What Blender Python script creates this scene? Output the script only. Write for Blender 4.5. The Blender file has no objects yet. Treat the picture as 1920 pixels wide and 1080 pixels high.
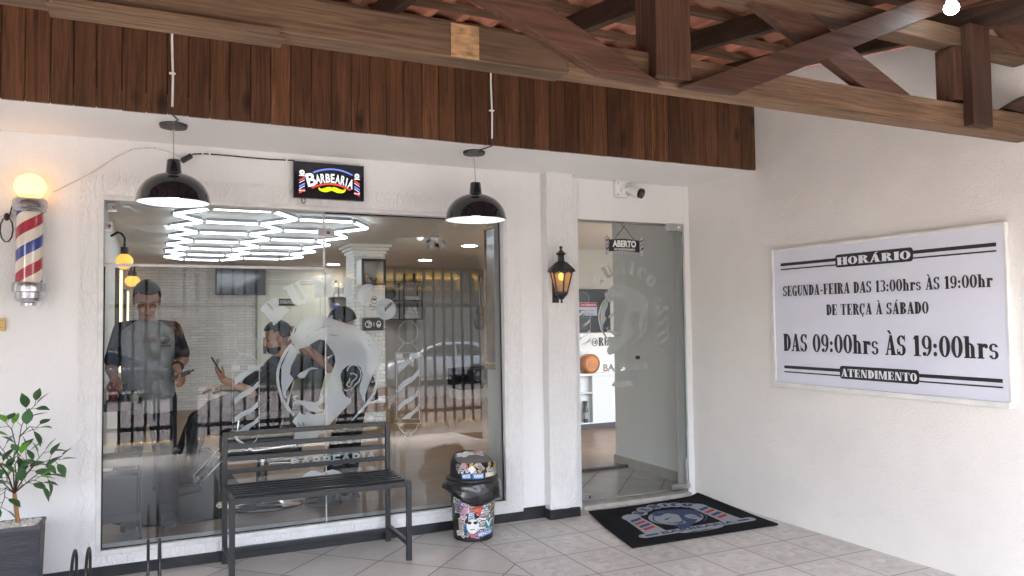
import bpy, bmesh, math, random
from mathutils import Vector, Matrix, noise
random.seed(7)
R_=math.radians
sc=bpy.context.scene
COL=sc.collection
# ---------------------------------------------------------------- camera, world, sun, exposure
CAM_R=Matrix(((0.9035463463215192,-0.007324412260296944,-0.42842776874763183),
              (-0.4283155760556888,-0.04399493383765206,-0.9025575954501208),
              (-0.012237947422525979,0.999004904283088,-0.042888621582205924)))
CAM_C=Vector((0,-5.0,1.4276)); CAM_F=1436.0
cd=bpy.data.cameras.new('camera'); cam=bpy.data.objects.new('camera',cd); COL.objects.link(cam)
cd.sensor_width=36; cd.lens=36*CAM_F/1920; cd.clip_start=.05; cd.clip_end=900
cam.matrix_world=Matrix.Translation(CAM_C)@CAM_R.to_4x4()
sc.camera=cam
w=bpy.data.worlds.new('World'); sc.world=w; w.use_nodes=True
nt=w.node_tree; bg=nt.nodes['Background']
sky=nt.nodes.new('ShaderNodeTexSky'); sky.sky_type='NISHITA'; sky.sun_disc=False
SUN_EL,SUN_AZ=66,215            # azimuth measured clockwise from +y
sky.sun_elevation=R_(SUN_EL); sky.sun_rotation=R_(SUN_AZ); sky.dust_density=3.5; sky.air_density=1.0; sky.ozone_density=1.0
bw=nt.nodes.new('ShaderNodeRGBToBW'); nt.links.new(sky.outputs[0],bw.inputs[0]); mxw=nt.nodes.new('ShaderNodeMix'); mxw.data_type='RGBA'; mxw.inputs[0].default_value=.42; nt.links.new(sky.outputs[0],mxw.inputs[6]); nt.links.new(bw.outputs[0],mxw.inputs[7]); nt.links.new(mxw.outputs[2],bg.inputs[0]); bg.inputs[1].default_value=.15
sd=bpy.data.lights.new('sun','SUN'); sd.energy=1.2; sd.angle=R_(20); sd.color=(1,.98,.95)
so=bpy.data.objects.new('sun',sd); COL.objects.link(so)
so.rotation_euler=(R_(90-SUN_EL),0,R_(180-SUN_AZ)); so.location=(0,-8,12)
vs=sc.view_settings; vs.view_transform='Standard'; vs.look='None'; vs.gamma=1; vs.use_curve_mapping=False
EXP=4.28; vs.exposure=EXP
sc.cycles.use_denoising=True
sc.cycles.max_bounces=9; sc.cycles.diffuse_bounces=5; sc.cycles.glossy_bounces=4; sc.cycles.transparent_max_bounces=16; sc.cycles.transmission_bounces=6
sc.cycles.sample_clamp_indirect=6; sc.cycles.caustics_reflective=False; sc.cycles.caustics_refractive=False

def at(px,py,ax,v):
    """point of the photographed pixel on the plane axis=v"""
    r=CAM_R@Vector((px-960,-(py-540),-CAM_F)); t=(v-CAM_C[ax])/r[ax]; return CAM_C+r*t

# ---------------------------------------------------------------- materials
MATS={}
def nodes(m):
    m.use_nodes=True; return m.node_tree.nodes,m.node_tree.links,m.node_tree.nodes['Principled BSDF']
def coords(n,l,scale=(1,1,1),kind='pos'):
    if kind=='pos': g=n.new('ShaderNodeNewGeometry').outputs['Position']
    else: g=n.new('ShaderNodeTexCoord').outputs['Object']
    mp=n.new('ShaderNodeMapping'); mp.inputs['Scale'].default_value=scale
    l.new(g,mp.inputs[0]); return mp.outputs[0]
def mat(name,col,rough=.6,metal=0,var=0,vscale=8,bump=0,bscale=60,bdist=.002,kind='pos',stretch=(1,1,1),spec=None,coat=0,detail=4,rvar=0):
    if name in MATS: return MATS[name]
    m=bpy.data.materials.new(name); n,l,b=nodes(m); MATS[name]=m
    b.inputs['Base Color'].default_value=(*col,1); b.inputs['Roughness'].default_value=rough; b.inputs['Metallic'].default_value=metal
    if spec is not None: b.inputs['Specular IOR Level'].default_value=spec
    if coat: b.inputs['Coat Weight'].default_value=coat; b.inputs['Coat Roughness'].default_value=.08
    if var or bump or rvar: c=coords(n,l,stretch,kind)
    if var or rvar:
        t=n.new('ShaderNodeTexNoise'); t.inputs['Scale'].default_value=vscale; t.inputs['Detail'].default_value=detail; l.new(c,t.inputs[0])
        if var:
            r=n.new('ShaderNodeMapRange'); r.inputs[1].default_value=.3; r.inputs[2].default_value=.7; r.inputs[3].default_value=1-var; r.inputs[4].default_value=1+var
            l.new(t.outputs[0],r.inputs[0])
            v=n.new('ShaderNodeVectorMath'); v.operation='SCALE'; v.inputs[0].default_value=col; l.new(r.outputs[0],v.inputs['Scale']); l.new(v.outputs[0],b.inputs['Base Color'])
        if rvar:
            r2=n.new('ShaderNodeMapRange'); r2.inputs[1].default_value=.3; r2.inputs[2].default_value=.7; r2.inputs[3].default_value=max(0,rough-rvar); r2.inputs[4].default_value=min(1,rough+rvar)
            l.new(t.outputs[0],r2.inputs[0]); l.new(r2.outputs[0],b.inputs['Roughness'])
    if bump:
        t2=n.new('ShaderNodeTexNoise'); t2.inputs['Scale'].default_value=bscale; t2.inputs['Detail'].default_value=3; l.new(c,t2.inputs[0])
        bp=n.new('ShaderNodeBump'); bp.inputs['Strength'].default_value=bump; bp.inputs['Distance'].default_value=bdist
        l.new(t2.outputs[0],bp.inputs['Height']); l.new(bp.outputs[0],b.inputs['Normal'])
    return m
def emit(name,col,s):      # s = brightness as exposed (1 = just white)
    s=s/2**EXP
    if name in MATS: return MATS[name]
    m=bpy.data.materials.new(name); n,l,b=nodes(m); MATS[name]=m
    b.inputs['Base Color'].default_value=(*[min(1,c) for c in col],1); b.inputs['Emission Color'].default_value=(*col,1); b.inputs['Emission Strength'].default_value=s
    return m
def plaster(name,col,scale,strength,dist,dirt=.04,streak=False,smudge=0):
    """painted textured render: voronoi + noise bump, faint blotches, optional smudges"""
    m=bpy.data.materials.new(name); n,l,b=nodes(m); MATS[name]=m
    c=coords(n,l,(1,1,.45) if streak else (1,1,1))
    t=n.new('ShaderNodeTexNoise'); t.inputs['Scale'].default_value=scale; t.inputs['Detail'].default_value=4; t.inputs['Roughness'].default_value=.6; t.inputs['Distortion'].default_value=.6
    l.new(c,t.inputs[0])
    bp=n.new('ShaderNodeBump'); bp.inputs['Strength'].default_value=strength; bp.inputs['Distance'].default_value=dist
    rp=n.new('ShaderNodeMapRange'); rp.inputs[1].default_value=.38; rp.inputs[2].default_value=.66; l.new(t.outputs[0],rp.inputs[0])
    l.new(rp.outputs[0],bp.inputs['Height']); l.new(bp.outputs[0],b.inputs['Normal'])
    t3=n.new('ShaderNodeTexNoise'); t3.inputs['Scale'].default_value=1.3; t3.inputs['Detail'].default_value=6; t3.inputs['Roughness'].default_value=.65; l.new(c,t3.inputs[0])
    r=n.new('ShaderNodeMapRange'); r.inputs[1].default_value=.35; r.inputs[2].default_value=.7; r.inputs[3].default_value=1+dirt*.3; r.inputs[4].default_value=1-dirt; l.new(t3.outputs[0],r.inputs[0])
    out=r.outputs[0]
    if smudge:
        t4=n.new('ShaderNodeTexNoise'); t4.inputs['Scale'].default_value=3.1; t4.inputs['Detail'].default_value=9; t4.inputs['Roughness'].default_value=.75; l.new(c,t4.inputs[0])
        r4=n.new('ShaderNodeMapRange'); r4.inputs[1].default_value=.62; r4.inputs[2].default_value=.76; r4.inputs[3].default_value=1; r4.inputs[4].default_value=1-smudge; l.new(t4.outputs[0],r4.inputs[0])
        mm=n.new('ShaderNodeMath'); mm.operation='MULTIPLY'; l.new(out,mm.inputs[0]); l.new(r4.outputs[0],mm.inputs[1]); out=mm.outputs[0]
    v=n.new('ShaderNodeVectorMath'); v.operation='SCALE'; v.inputs[0].default_value=col; l.new(out,v.inputs['Scale']); l.new(v.outputs[0],b.inputs['Base Color'])
    b.inputs['Roughness'].default_value=.75; b.inputs['Specular IOR Level'].default_value=.25
    return m
def wood(name,dark,light,axis,scale=1.0,rough=.55,island=True,knots=True,spec=.4,worn=0):
    """grain stretched along axis (0,1,2), per-island brightness, knots"""
    m=bpy.data.materials.new(name); n,l,b=nodes(m); MATS[name]=m
    st=[24,24,24]; st[axis]=1.0
    tc=n.new('ShaderNodeTexCoord').outputs['Object']
    vec=tc
    if island:
        g=n.new('ShaderNodeNewGeometry'); off=n.new('ShaderNodeVectorMath'); off.operation='SCALE'; off.inputs[0].default_value=(37,23,51)
        l.new(g.outputs['Random Per Island'],off.inputs['Scale']); ad=n.new('ShaderNodeVectorMath'); ad.operation='ADD'; l.new(tc,ad.inputs[0]); l.new(off.outputs[0],ad.inputs[1]); vec=ad.outputs[0]
    mp=n.new('ShaderNodeMapping'); mp.inputs['Scale'].default_value=[s*scale for s in st]; l.new(vec,mp.inputs[0])
    t=n.new('ShaderNodeTexNoise'); t.inputs['Scale'].default_value=2.2; t.inputs['Detail'].default_value=8; t.inputs['Roughness'].default_value=.62; t.inputs['Distortion'].default_value=1.2; l.new(mp.outputs[0],t.inputs[0])
    cr=n.new('ShaderNodeValToRGB'); cr.color_ramp.elements[0].position=.32; cr.color_ramp.elements[0].color=(*dark,1); cr.color_ramp.elements[1].position=.7; cr.color_ramp.elements[1].color=(*light,1); l.new(t.outputs[0],cr.inputs[0])
    out=cr.outputs[0]
    t5=n.new('ShaderNodeTexNoise'); t5.inputs['Scale'].default_value=1.6; t5.inputs['Detail'].default_value=5; l.new(vec,t5.inputs[0])
    r5=n.new('ShaderNodeMapRange'); r5.inputs[1].default_value=.3; r5.inputs[2].default_value=.7; r5.inputs[3].default_value=.72; r5.inputs[4].default_value=1.25; l.new(t5.outputs[0],r5.inputs[0])
    def mul(a,fac):
        v=n.new('ShaderNodeVectorMath'); v.operation='SCALE'; l.new(a,v.inputs[0]); l.new(fac,v.inputs['Scale']); return v.outputs[0]
    out=mul(out,r5.outputs[0])
    if island:
        r6=n.new('ShaderNodeMapRange'); r6.inputs[3].default_value=.66; r6.inputs[4].default_value=1.42; l.new(g.outputs['Random Per Island'],r6.inputs[0]); out=mul(out,r6.outputs[0])
    if knots:
        ks=[9,9,9]; ks[axis]=4.2
        mk=n.new('ShaderNodeMapping'); mk.inputs['Scale'].default_value=ks; l.new(vec,mk.inputs[0])
        vo=n.new('ShaderNodeTexVoronoi'); vo.inputs['Scale'].default_value=.55; l.new(mk.outputs[0],vo.inputs[0])
        rk=n.new('ShaderNodeMapRange'); rk.inputs[1].default_value=.04; rk.inputs[2].default_value=.19; rk.inputs[3].default_value=.22; rk.inputs[4].default_value=1; l.new(vo.outputs['Distance'],rk.inputs[0]); out=mul(out,rk.outputs[0])
    ck=[55,55,55]; ck[axis]=.9
    mc=n.new('ShaderNodeMapping'); mc.inputs['Scale'].default_value=ck; l.new(vec,mc.inputs[0])
    tk=n.new('ShaderNodeTexNoise'); tk.inputs['Scale'].default_value=1.0; tk.inputs['Detail'].default_value=3; l.new(mc.outputs[0],tk.inputs[0])
    rkk=n.new('ShaderNodeMapRange'); rkk.inputs[1].default_value=.24; rkk.inputs[2].default_value=.36; rkk.inputs[3].default_value=.45; rkk.inputs[4].default_value=1; l.new(tk.outputs[0],rkk.inputs[0]); out=mul(out,rkk.outputs[0])
    if worn:
        t7=n.new('ShaderNodeTexNoise'); t7.inputs['Scale'].default_value=24; t7.inputs['Detail'].default_value=8; t7.inputs['Roughness'].default_value=.7; l.new(mp.outputs[0],t7.inputs[0])
        r7=n.new('ShaderNodeMapRange'); r7.inputs[1].default_value=.6; r7.inputs[2].default_value=.75; l.new(t7.outputs[0],r7.inputs[0])
        mx=n.new('ShaderNodeMix'); mx.data_type='RGBA'; l.new(r7.outputs[0],mx.inputs[0]); l.new(out,mx.inputs[6]); mx.inputs[7].default_value=(light[0]*2.2,light[1]*2.3,light[2]*2.4,1)
        sm=n.new('ShaderNodeMath'); sm.operation='MULTIPLY'; sm.inputs[1].default_value=worn; l.new(r7.outputs[0],sm.inputs[0]); l.new(sm.outputs[0],mx.inputs[0]); out=mx.outputs[2]
    l.new(out,b.inputs['Base Color'])
    bp=n.new('ShaderNodeBump'); bp.inputs['Strength'].default_value=.6; bp.inputs['Distance'].default_value=.003; l.new(t.outputs[0],bp.inputs['Height']); l.new(bp.outputs[0],b.inputs['Normal'])
    b.inputs['Roughness'].default_value=rough; b.inputs['Specular IOR Level'].default_value=spec
    return m
def glass_mat(name,ior,tint,gloss_rough=0.0):
    m=bpy.data.materials.new(name); m.use_nodes=True; n=m.node_tree.nodes; l=m.node_tree.links; n.clear()
    o=n.new('ShaderNodeOutputMaterial'); tr=n.new('ShaderNodeBsdfTransparent'); tr.inputs[0].default_value=(*tint,1)
    gl=n.new('ShaderNodeBsdfGlossy'); gl.inputs['Roughness'].default_value=gloss_rough
    fr=n.new('ShaderNodeFresnel'); fr.inputs['IOR'].default_value=ior
    mx=n.new('ShaderNodeMixShader'); l.new(fr.outputs[0],mx.inputs[0]); l.new(tr.outputs[0],mx.inputs[1]); l.new(gl.outputs[0],mx.inputs[2]); l.new(mx.outputs[0],o.inputs[0])
    MATS[name]=m; return m
def frost_mat(name,col,thru,rough=.35):
    """etched vinyl: part white scatter, part blurred view through"""
    m=bpy.data.materials.new(name); m.use_nodes=True; n=m.node_tree.nodes; l=m.node_tree.links; n.clear()
    o=n.new('ShaderNodeOutputMaterial'); tr=n.new('ShaderNodeBsdfRefraction'); tr.inputs['IOR'].default_value=1.12; tr.inputs['Roughness'].default_value=rough; tr.inputs[0].default_value=(.96,.99,1,1)
    df=n.new('ShaderNodeBsdfDiffuse'); df.inputs[0].default_value=(*col,1); tl=n.new('ShaderNodeBsdfTranslucent'); tl.inputs[0].default_value=(*col,1)
    m1=n.new('ShaderNodeMixShader'); m1.inputs[0].default_value=.25; l.new(df.outputs[0],m1.inputs[1]); l.new(tl.outputs[0],m1.inputs[2])
    m2=n.new('ShaderNodeMixShader'); m2.inputs[0].default_value=thru; l.new(m1.outputs[0],m2.inputs[1]); l.new(tr.outputs[0],m2.inputs[2]); l.new(m2.outputs[0],o.inputs[0])
    MATS[name]=m; return m

# ---------------------------------------------------------------- mesh helpers
class MB:
    def __init__(s): s.v=[]; s.f=[]; s.mi=[]; s.m=0
    def add(s,vs,fs):
        o=len(s.v); s.v+=[tuple(v) for v in vs]; s.f+=[tuple(i+o for i in f) for f in fs]; s.mi+=[s.m]*len(fs); return s
    def bx(s,x0,x1,y0,y1,z0,z1):
        x0,x1=sorted((x0,x1)); y0,y1=sorted((y0,y1)); z0,z1=sorted((z0,z1))
        return s.add([(x0,y0,z0),(x1,y0,z0),(x1,y1,z0),(x0,y1,z0),(x0,y0,z1),(x1,y0,z1),(x1,y1,z1),(x0,y1,z1)],
              [(0,3,2,1),(4,5,6,7),(0,1,5,4),(1,2,6,5),(2,3,7,6),(3,0,4,7)])
    def beam(s,a,b,wid,hgt,up=(0,0,1)):
        a=Vector(a); b=Vector(b); d=(b-a).normalized(); sd=d.cross(Vector(up))
        if sd.length<1e-6: sd=d.cross(Vector((0,1,0)))
        sd.normalize(); u=sd.cross(d).normalized(); sd*=wid/2; u*=hgt/2
        return s.add([a-sd-u,a+sd-u,a+sd+u,a-sd+u,b-sd-u,b+sd-u,b+sd+u,b-sd+u],[(0,1,2,3),(7,6,5,4),(0,4,5,1),(1,5,6,2),(2,6,7,3),(3,7,4,0)])
    def tube(s,path,r,n=10,cap=True,closed=False):
        P=[Vector(p) for p in path]; rr=r if isinstance(r,(list,tuple)) else [r]*len(P)
        rings=[]; prev=None
        for i,p in enumerate(P):
            if closed: d=P[(i+1)%len(P)]-P[i-1]
            else: d=(P[min(i+1,len(P)-1)]-P[max(i-1,0)])
            d.normalize()
            if prev is None:
                u=d.orthogonal().normalized()
            else:
                u=(prev-d*prev.dot(d)); u=u.normalized() if u.length>1e-6 else d.orthogonal().normalized()
            prev=u; w_=d.cross(u)
            rings.append([p+(u*math.cos(2*math.pi*k/n)+w_*math.sin(2*math.pi*k/n))*rr[i] for k in range(n)])
        vs=[v for rg in rings for v in rg]; fs=[]
        m=len(P)
        for i in range(m if closed else m-1):
            j=(i+1)%m
            for k in range(n): fs.append((i*n+k,i*n+(k+1)%n,j*n+(k+1)%n,j*n+k))
        if cap and not closed: fs.append(tuple(range(n))[::-1]); fs.append(tuple((m-1)*n+k for k in range(n)))
        return s.add(vs,fs)
    def lathe(s,prof,c=(0,0,0),n=28,axis='z',cap=True,sx=1,sy=1):
        """prof: list of (r,h)"""
        vs=[]
        for r,h in prof:
            for k in range(n):
                a=2*math.pi*k/n; x,y=r*math.cos(a)*sx,r*math.sin(a)*sy
                v={'z':(x,y,h),'y':(x,h,y),'x':(h,x,y)}[axis]; vs.append((v[0]+c[0],v[1]+c[1],v[2]+c[2]))
        fs=[]
        for i in range(len(prof)-1):
            for k in range(n): fs.append((i*n+k,i*n+(k+1)%n,(i+1)*n+(k+1)%n,(i+1)*n+k))
        if cap:
            if prof[0][0]>1e-5: fs.append(tuple(range(n))[::-1])
            if prof[-1][0]>1e-5: fs.append(tuple((len(prof)-1)*n+k for k in range(n)))
        return s.add(vs,fs)
    def ell(s,c,r,nu=16,nv=10,rot=None):
        vs=[];fs=[]
        M=rot if rot is not None else Matrix.Identity(3)
        for i in range(nv+1):
            t=math.pi*i/nv
            for k in range(nu):
                a=2*math.pi*k/nu; vs.append(Vector(c)+M@Vector((r[0]*math.sin(t)*math.cos(a),r[1]*math.sin(t)*math.sin(a),r[2]*math.cos(t))))
        for i in range(nv):
            for k in range(nu): fs.append((i*nu+k,(i+1)*nu+k,(i+1)*nu+(k+1)%nu,i*nu+(k+1)%nu))
        return s.add(vs,fs)
    def prism(s,pts,off):
        """planar polygon pts (3D) extruded by vector off"""
        n=len(pts); P=[Vector(p) for p in pts]; o=Vector(off)
        return s.add(P+[p+o for p in P],[tuple(range(n))[::-1],tuple(range(n,2*n))]+[(i,(i+1)%n,n+(i+1)%n,n+i) for i in range(n)])
    def flat2(s,vf,fn):
        vs,fs=vf; return s.add([fn(x,y) for x,y in vs],fs)
    def build(s,name,m,parent=None,smooth=False,bevel=0,weld=False,subsurf=0,seg=2,angle=40):
        me=bpy.data.meshes.new(name); me.from_pydata(s.v,[],s.f)
        ms=m if isinstance(m,(list,tuple)) else [m]
        for x in ms: me.materials.append(x)
        if len(ms)>1: me.polygons.foreach_set('material_index',s.mi)
        bm=bmesh.new(); bm.from_mesh(me)
        if weld: bmesh.ops.remove_doubles(bm,verts=bm.verts,dist=1e-5)
        bmesh.ops.recalc_face_normals(bm,faces=bm.faces); bm.to_mesh(me); bm.free()
        if smooth:
            me.polygons.foreach_set('use_smooth',[True]*len(me.polygons))
            me.set_sharp_from_angle(angle=R_(angle))
        me.update()
        o=bpy.data.objects.new(name,me); COL.objects.link(o)
        if bevel:
            b=o.modifiers.new('bevel','BEVEL'); b.width=bevel; b.segments=seg; b.limit_method='ANGLE'; b.angle_limit=R_(50)
        if subsurf:
            u=o.modifiers.new('sub','SUBSURF'); u.levels=subsurf; u.render_levels=subsurf
        if parent is not None: setparent(o,parent)
        return o
def setparent(o,p):
    o.parent=p; o.matrix_parent_inverse=world_of(p).inverted()
def world_of(o):
    m=o.matrix_basis.copy()
    if o.parent is not None: m=world_of(o.parent)@o.matrix_parent_inverse@m
    return m
def tag(o,label=None,cat=None,group=None,kind=None):
    if label: o['label']=label
    if cat: o['category']=cat
    if group: o['group']=group
    if kind: o['kind']=kind
    return o
def thing(name,label,cat,loc=(0,0,0),group=None):
    o=bpy.data.objects.new(name,None); o.empty_display_size=.1; COL.objects.link(o); o.location=loc
    return tag(o,label,cat,group)
def copy_tree(o,parent=None):
    c=o.copy(); COL.objects.link(c)
    if parent is not None: c.parent=parent
    for ch in list(o.children): copy_tree(ch,c)
    return c

# ---------------------------------------------------------------- flat shapes and lettering
def curve2d(loops,extrude=0):
    cu=bpy.data.curves.new('tmp','CURVE'); cu.dimensions='2D'; cu.fill_mode='BOTH'
    for lp in loops:
        sp=cu.splines.new('POLY'); sp.points.add(len(lp)-1)
        for i,p in enumerate(lp): sp.points[i].co=(p[0],p[1],0,1)
        sp.use_cyclic_u=True
    return _tomesh(cu)
def text2d(s,bold=0,shear=0):
    cu=bpy.data.curves.new('tmp','FONT'); cu.body=s; cu.size=1; cu.offset=bold; cu.shear=shear; cu.resolution_u=4
    return _tomesh(cu)
def _tomesh(cu):
    ob=bpy.data.objects.new('tmp',cu); COL.objects.link(ob)
    dg=bpy.context.evaluated_depsgraph_get(); dg.update()
    me=bpy.data.meshes.new_from_object(ob.evaluated_get(dg))
    vf=([(v.co.x,v.co.y) for v in me.vertices],[tuple(p.vertices) for p in me.polygons])
    COL.objects.unlink(ob); bpy.data.objects.remove(ob); bpy.data.curves.remove(cu); bpy.data.meshes.remove(me)
    return vf
def bbox(vf):
    xs=[v[0] for v in vf[0]]; ys=[v[1] for v in vf[0]]; return min(xs),max(xs),min(ys),max(ys)
def fit(vf,x0,x1,y0,y1):
    a,b,c,d=bbox(vf); return ([(x0+(x-a)/(b-a)*(x1-x0),y0+(y-c)/(d-c)*(y1-y0)) for x,y in vf[0]],vf[1])
def stroke(pts,wd,closed=False):
    """polyline band as quads (2D); wd number or list"""
    P=[Vector((p[0],p[1])) for p in pts]; n=len(P); L=[];Rr=[]
    for i in range(n):
        d=(P[(i+1)%n]-P[i-1]) if closed else P[min(i+1,n-1)]-P[max(i-1,0)]
        if d.length<1e-9: d=Vector((1,0))
        d.normalize(); nn=Vector((-d.y,d.x))*((wd[i] if isinstance(wd,(list,tuple)) else wd)/2)
        L.append(P[i]+nn); Rr.append(P[i]-nn)
    vs=[tuple(p) for p in L]+[tuple(p) for p in Rr]
    fs=[(i,(i+1)%n,n+(i+1)%n,n+i) for i in range(n if closed else n-1)]
    return vs,fs
def arc(cx,cy,rx,ry,a0,a1,n=16): return [(cx+rx*math.cos(R_(a0+(a1-a0)*i/n)),cy+ry*math.sin(R_(a0+(a1-a0)*i/n))) for i in range(n+1)]
def ringsec(cx,cy,rx,ry,tx,ty,a0=0,a1=360,n=18):
    o=arc(cx,cy,rx,ry,a0,a1,n); i_=arc(cx,cy,rx-tx,ry-ty,a0,a1,n); m=len(o)
    return o+i_,[(k,k+1,m+k+1,m+k) for k in range(n)]
def join2(parts):
    vs=[];fs=[]
    for v,f in parts:
        o=len(vs); vs+=list(v); fs+=[tuple(i+o for i in q) for q in f]
    return vs,fs
def rc(x0,y0,x1,y1): return [(x0,y0),(x1,y0),(x1,y1),(x0,y1)],[(0,1,2,3)]
def qd(*p): return list(p),[tuple(range(len(p)))]
def disc2(cx,cy,rx,ry,n=24): return arc(cx,cy,rx,ry,0,360*(n-1)/n,n-1),[tuple(range(n))]
S_,H_=.21,.06
def serif(x0,x1,top=True,bot=True):
    p=[]
    if bot: p.append(rc(x0-.035,0,x1+.035,H_))
    if top: p.append(rc(x0-.035,1-H_,x1+.035,1))
    return p
def stem(x,top=True,bot=True,wd=S_): return [rc(x,0,x+wd,1)]+serif(x,x+wd,top,bot)
def glyph(ch):
    """fat condensed slab-serif capitals, drawn from strokes; returns (shape, width)"""
    g=None
    acc=None
    if ch in 'ÁÀ': acc=ch; ch='A'
    if ch=='Ç': acc='Ç'; ch='C'
    if ch=='H': g=stem(.04)+stem(.36)+[rc(.2,.47,.38,.53)]; wd=.6
    elif ch in 'O0': g=[ringsec(.25,.5,.25,.51,.17,.07)]; wd=.5
    elif ch=='R': g=stem(.04,True,True)+[ringsec(.22,.75,.27,.25,.18,.055,-90,90),qd((.26,.5),(.4,.52),(.55,.03),(.37,0))]+[rc(.37,0,.58,H_)]; wd=.57
    elif ch=='A': g=[qd((.04,0),(.11,0),(.31,1),(.24,1)),qd((.31,0),(.52,0),(.36,1),(.22,1)),rc(.13,.26,.38,.33),rc(-.01,0,.16,H_),rc(.27,0,.56,H_)]; wd=.56
    elif ch=='I': g=stem(.04); wd=.27
    elif ch=='1': g=[rc(.1,0,.29,1),rc(.03,0,.36,H_),qd((.0,.8),(.1,.82),(.1,1),(.29,1),(.1,.9))]; wd=.38
    elif ch=='S': g=[ringsec(.22,.73,.22,.27,.15,.07,20,270,14),ringsec(.21,.27,.22,.28,.16,.07,-160,90,14),rc(.36,.7,.41,1),rc(0,0,.05,.32)]; wd=.45
    elif ch=='s': g=[ringsec(.18,.5,.18,.19,.12,.06,10,270,12),ringsec(.18,.19,.19,.2,.13,.06,-170,90,12)]; wd=.39
    elif ch=='E': g=stem(.04)+[rc(.2,1-H_,.46,1),rc(.2,0,.46,H_),rc(.2,.47,.36,.53),rc(.41,.7,.46,1),rc(.41,0,.46,.3),rc(.32,.38,.37,.62)]; wd=.5
    elif ch=='F': g=stem(.04)+[rc(.2,1-H_,.46,1),rc(.2,.47,.36,.53),rc(.41,.68,.46,1),rc(.32,.38,.37,.62)]; wd=.48
    elif ch=='L': g=stem(.04)+[rc(.2,0,.44,H_),rc(.39,0,.44,.32)]; wd=.47
    elif ch=='T': g=[rc(.17,0,.36,1),rc(.12,0,.41,H_),rc(.0,1-H_,.53,1),rc(0,.7,.05,1),rc(.48,.7,.53,1)]; wd=.54
    elif ch=='G': g=[ringsec(.25,.5,.25,.51,.17,.07,40,340),rc(.3,0,.48,.45),rc(.26,.42,.52,.47),rc(.4,.7,.46,1)]; wd=.53
    elif ch=='C': g=[ringsec(.25,.5,.25,.51,.17,.07,50,315),rc(.4,.66,.46,.98),qd((.36,.62),(.46,.66),(.46,.8),(.36,.85))]; wd=.49
    elif ch=='U': g=[rc(.04,.25,.23,1),rc(.0,1-H_,.28,1),rc(.4,.25,.46,1),rc(.34,1-H_,.52,1),ringsec(.25,.27,.21,.28,.15,.08,180,360,12)]; wd=.53
    elif ch=='N': g=[rc(.06,0,.12,1),rc(0,0,.18,H_),rc(.45,0,.51,1),rc(.39,1-H_,.57,1),qd((.04,1),(.24,1),(.51,0),(.34,0))]; wd=.58
    elif ch=='D': g=stem(.04)+[ringsec(.22,.5,.29,.5,.19,.06,-90,90)]; wd=.52
    elif ch=='B': g=stem(.04)+[ringsec(.22,.755,.25,.245,.17,.05,-90,90),ringsec(.22,.26,.29,.265,.19,.05,-90,90)]; wd=.52
    elif ch=='M': g=[rc(.06,0,.12,1),rc(0,0,.18,H_),rc(.5,0,.69,1),rc(.46,0,.73,H_),qd((.04,1),(.24,1),(.38,.1),(.32,0)),qd((.32,0),(.38,0),(.56,1),(.5,1))]; wd=.74
    elif ch=='3': g=[ringsec(.2,.75,.22,.25,.15,.06,-90,150,12),ringsec(.2,.27,.24,.27,.17,.06,-150,90,12)]; wd=.46
    elif ch=='9': g=[ringsec(.23,.68,.23,.33,.15,.06),ringsec(.17,.5,.29,.5,.14,.05,-80,20,10),disc2(.12,.12,.09,.1)]; wd=.48
    elif ch==':': g=[disc2(.1,.13,.085,.11),disc2(.1,.52,.085,.11)]; wd=.24
    elif ch=='-': g=[rc(.02,.32,.26,.44)]; wd=.3
    elif ch=='h': g=[rc(.05,0,.23,1),rc(0,0,.28,H_),rc(0,1-H_,.2,1),ringsec(.25,.42,.2,.27,.16,.08,0,180,10),rc(.29,0,.45,.43),rc(.26,0,.5,H_)]; wd=.52
    elif ch=='r': g=[rc(.05,0,.23,.68),rc(0,0,.28,H_),rc(0,.62,.2,.68),ringsec(.3,.5,.12,.18,.1,.08,40,180,8),disc2(.36,.56,.075,.1)]; wd=.44
    elif ch=='@': g=[ringsec(.32,.45,.32,.48,.09,.07,-40,320),ringsec(.3,.45,.14,.2,.08,.05),rc(.4,.26,.49,.66)]; wd=.68
    else: return ([],[]),.26
    if acc=='Á': g.append(qd((.24,1.05),(.32,1.05),(.46,1.24),(.34,1.24)))
    if acc=='À': g.append(qd((.24,1.05),(.34,1.05),(.24,1.24),(.1,1.24)))
    if acc=='Ç': g.append(qd((.2,-.2),(.32,-.18),(.3,0),(.22,0)))
    return join2(g),wd
def slab(s,track=.035):
    x=0; parts=[]
    for ch in s:
        (v,f),wd=glyph(ch)
        parts.append(([(a+x,b) for a,b in v],f)); x+=wd+track
    return join2(parts),x
def flat3(mb,vf,fn,step=.00015):
    vs,fs=vf; par=list(range(len(vs)))
    def find(a):
        while par[a]!=a: par[a]=par[par[a]]; a=par[a]
        return a
    for f in fs:
        for i in f[1:]: par[find(i)]=find(f[0])
    ids={}; H=[0]*len(vs)
    for i in range(len(vs)): H[i]=ids.setdefault(find(i),len(ids))%9
    return mb.add([fn(x,y,H[i]*step) for i,(x,y) in enumerate(vs)],fs)
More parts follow.
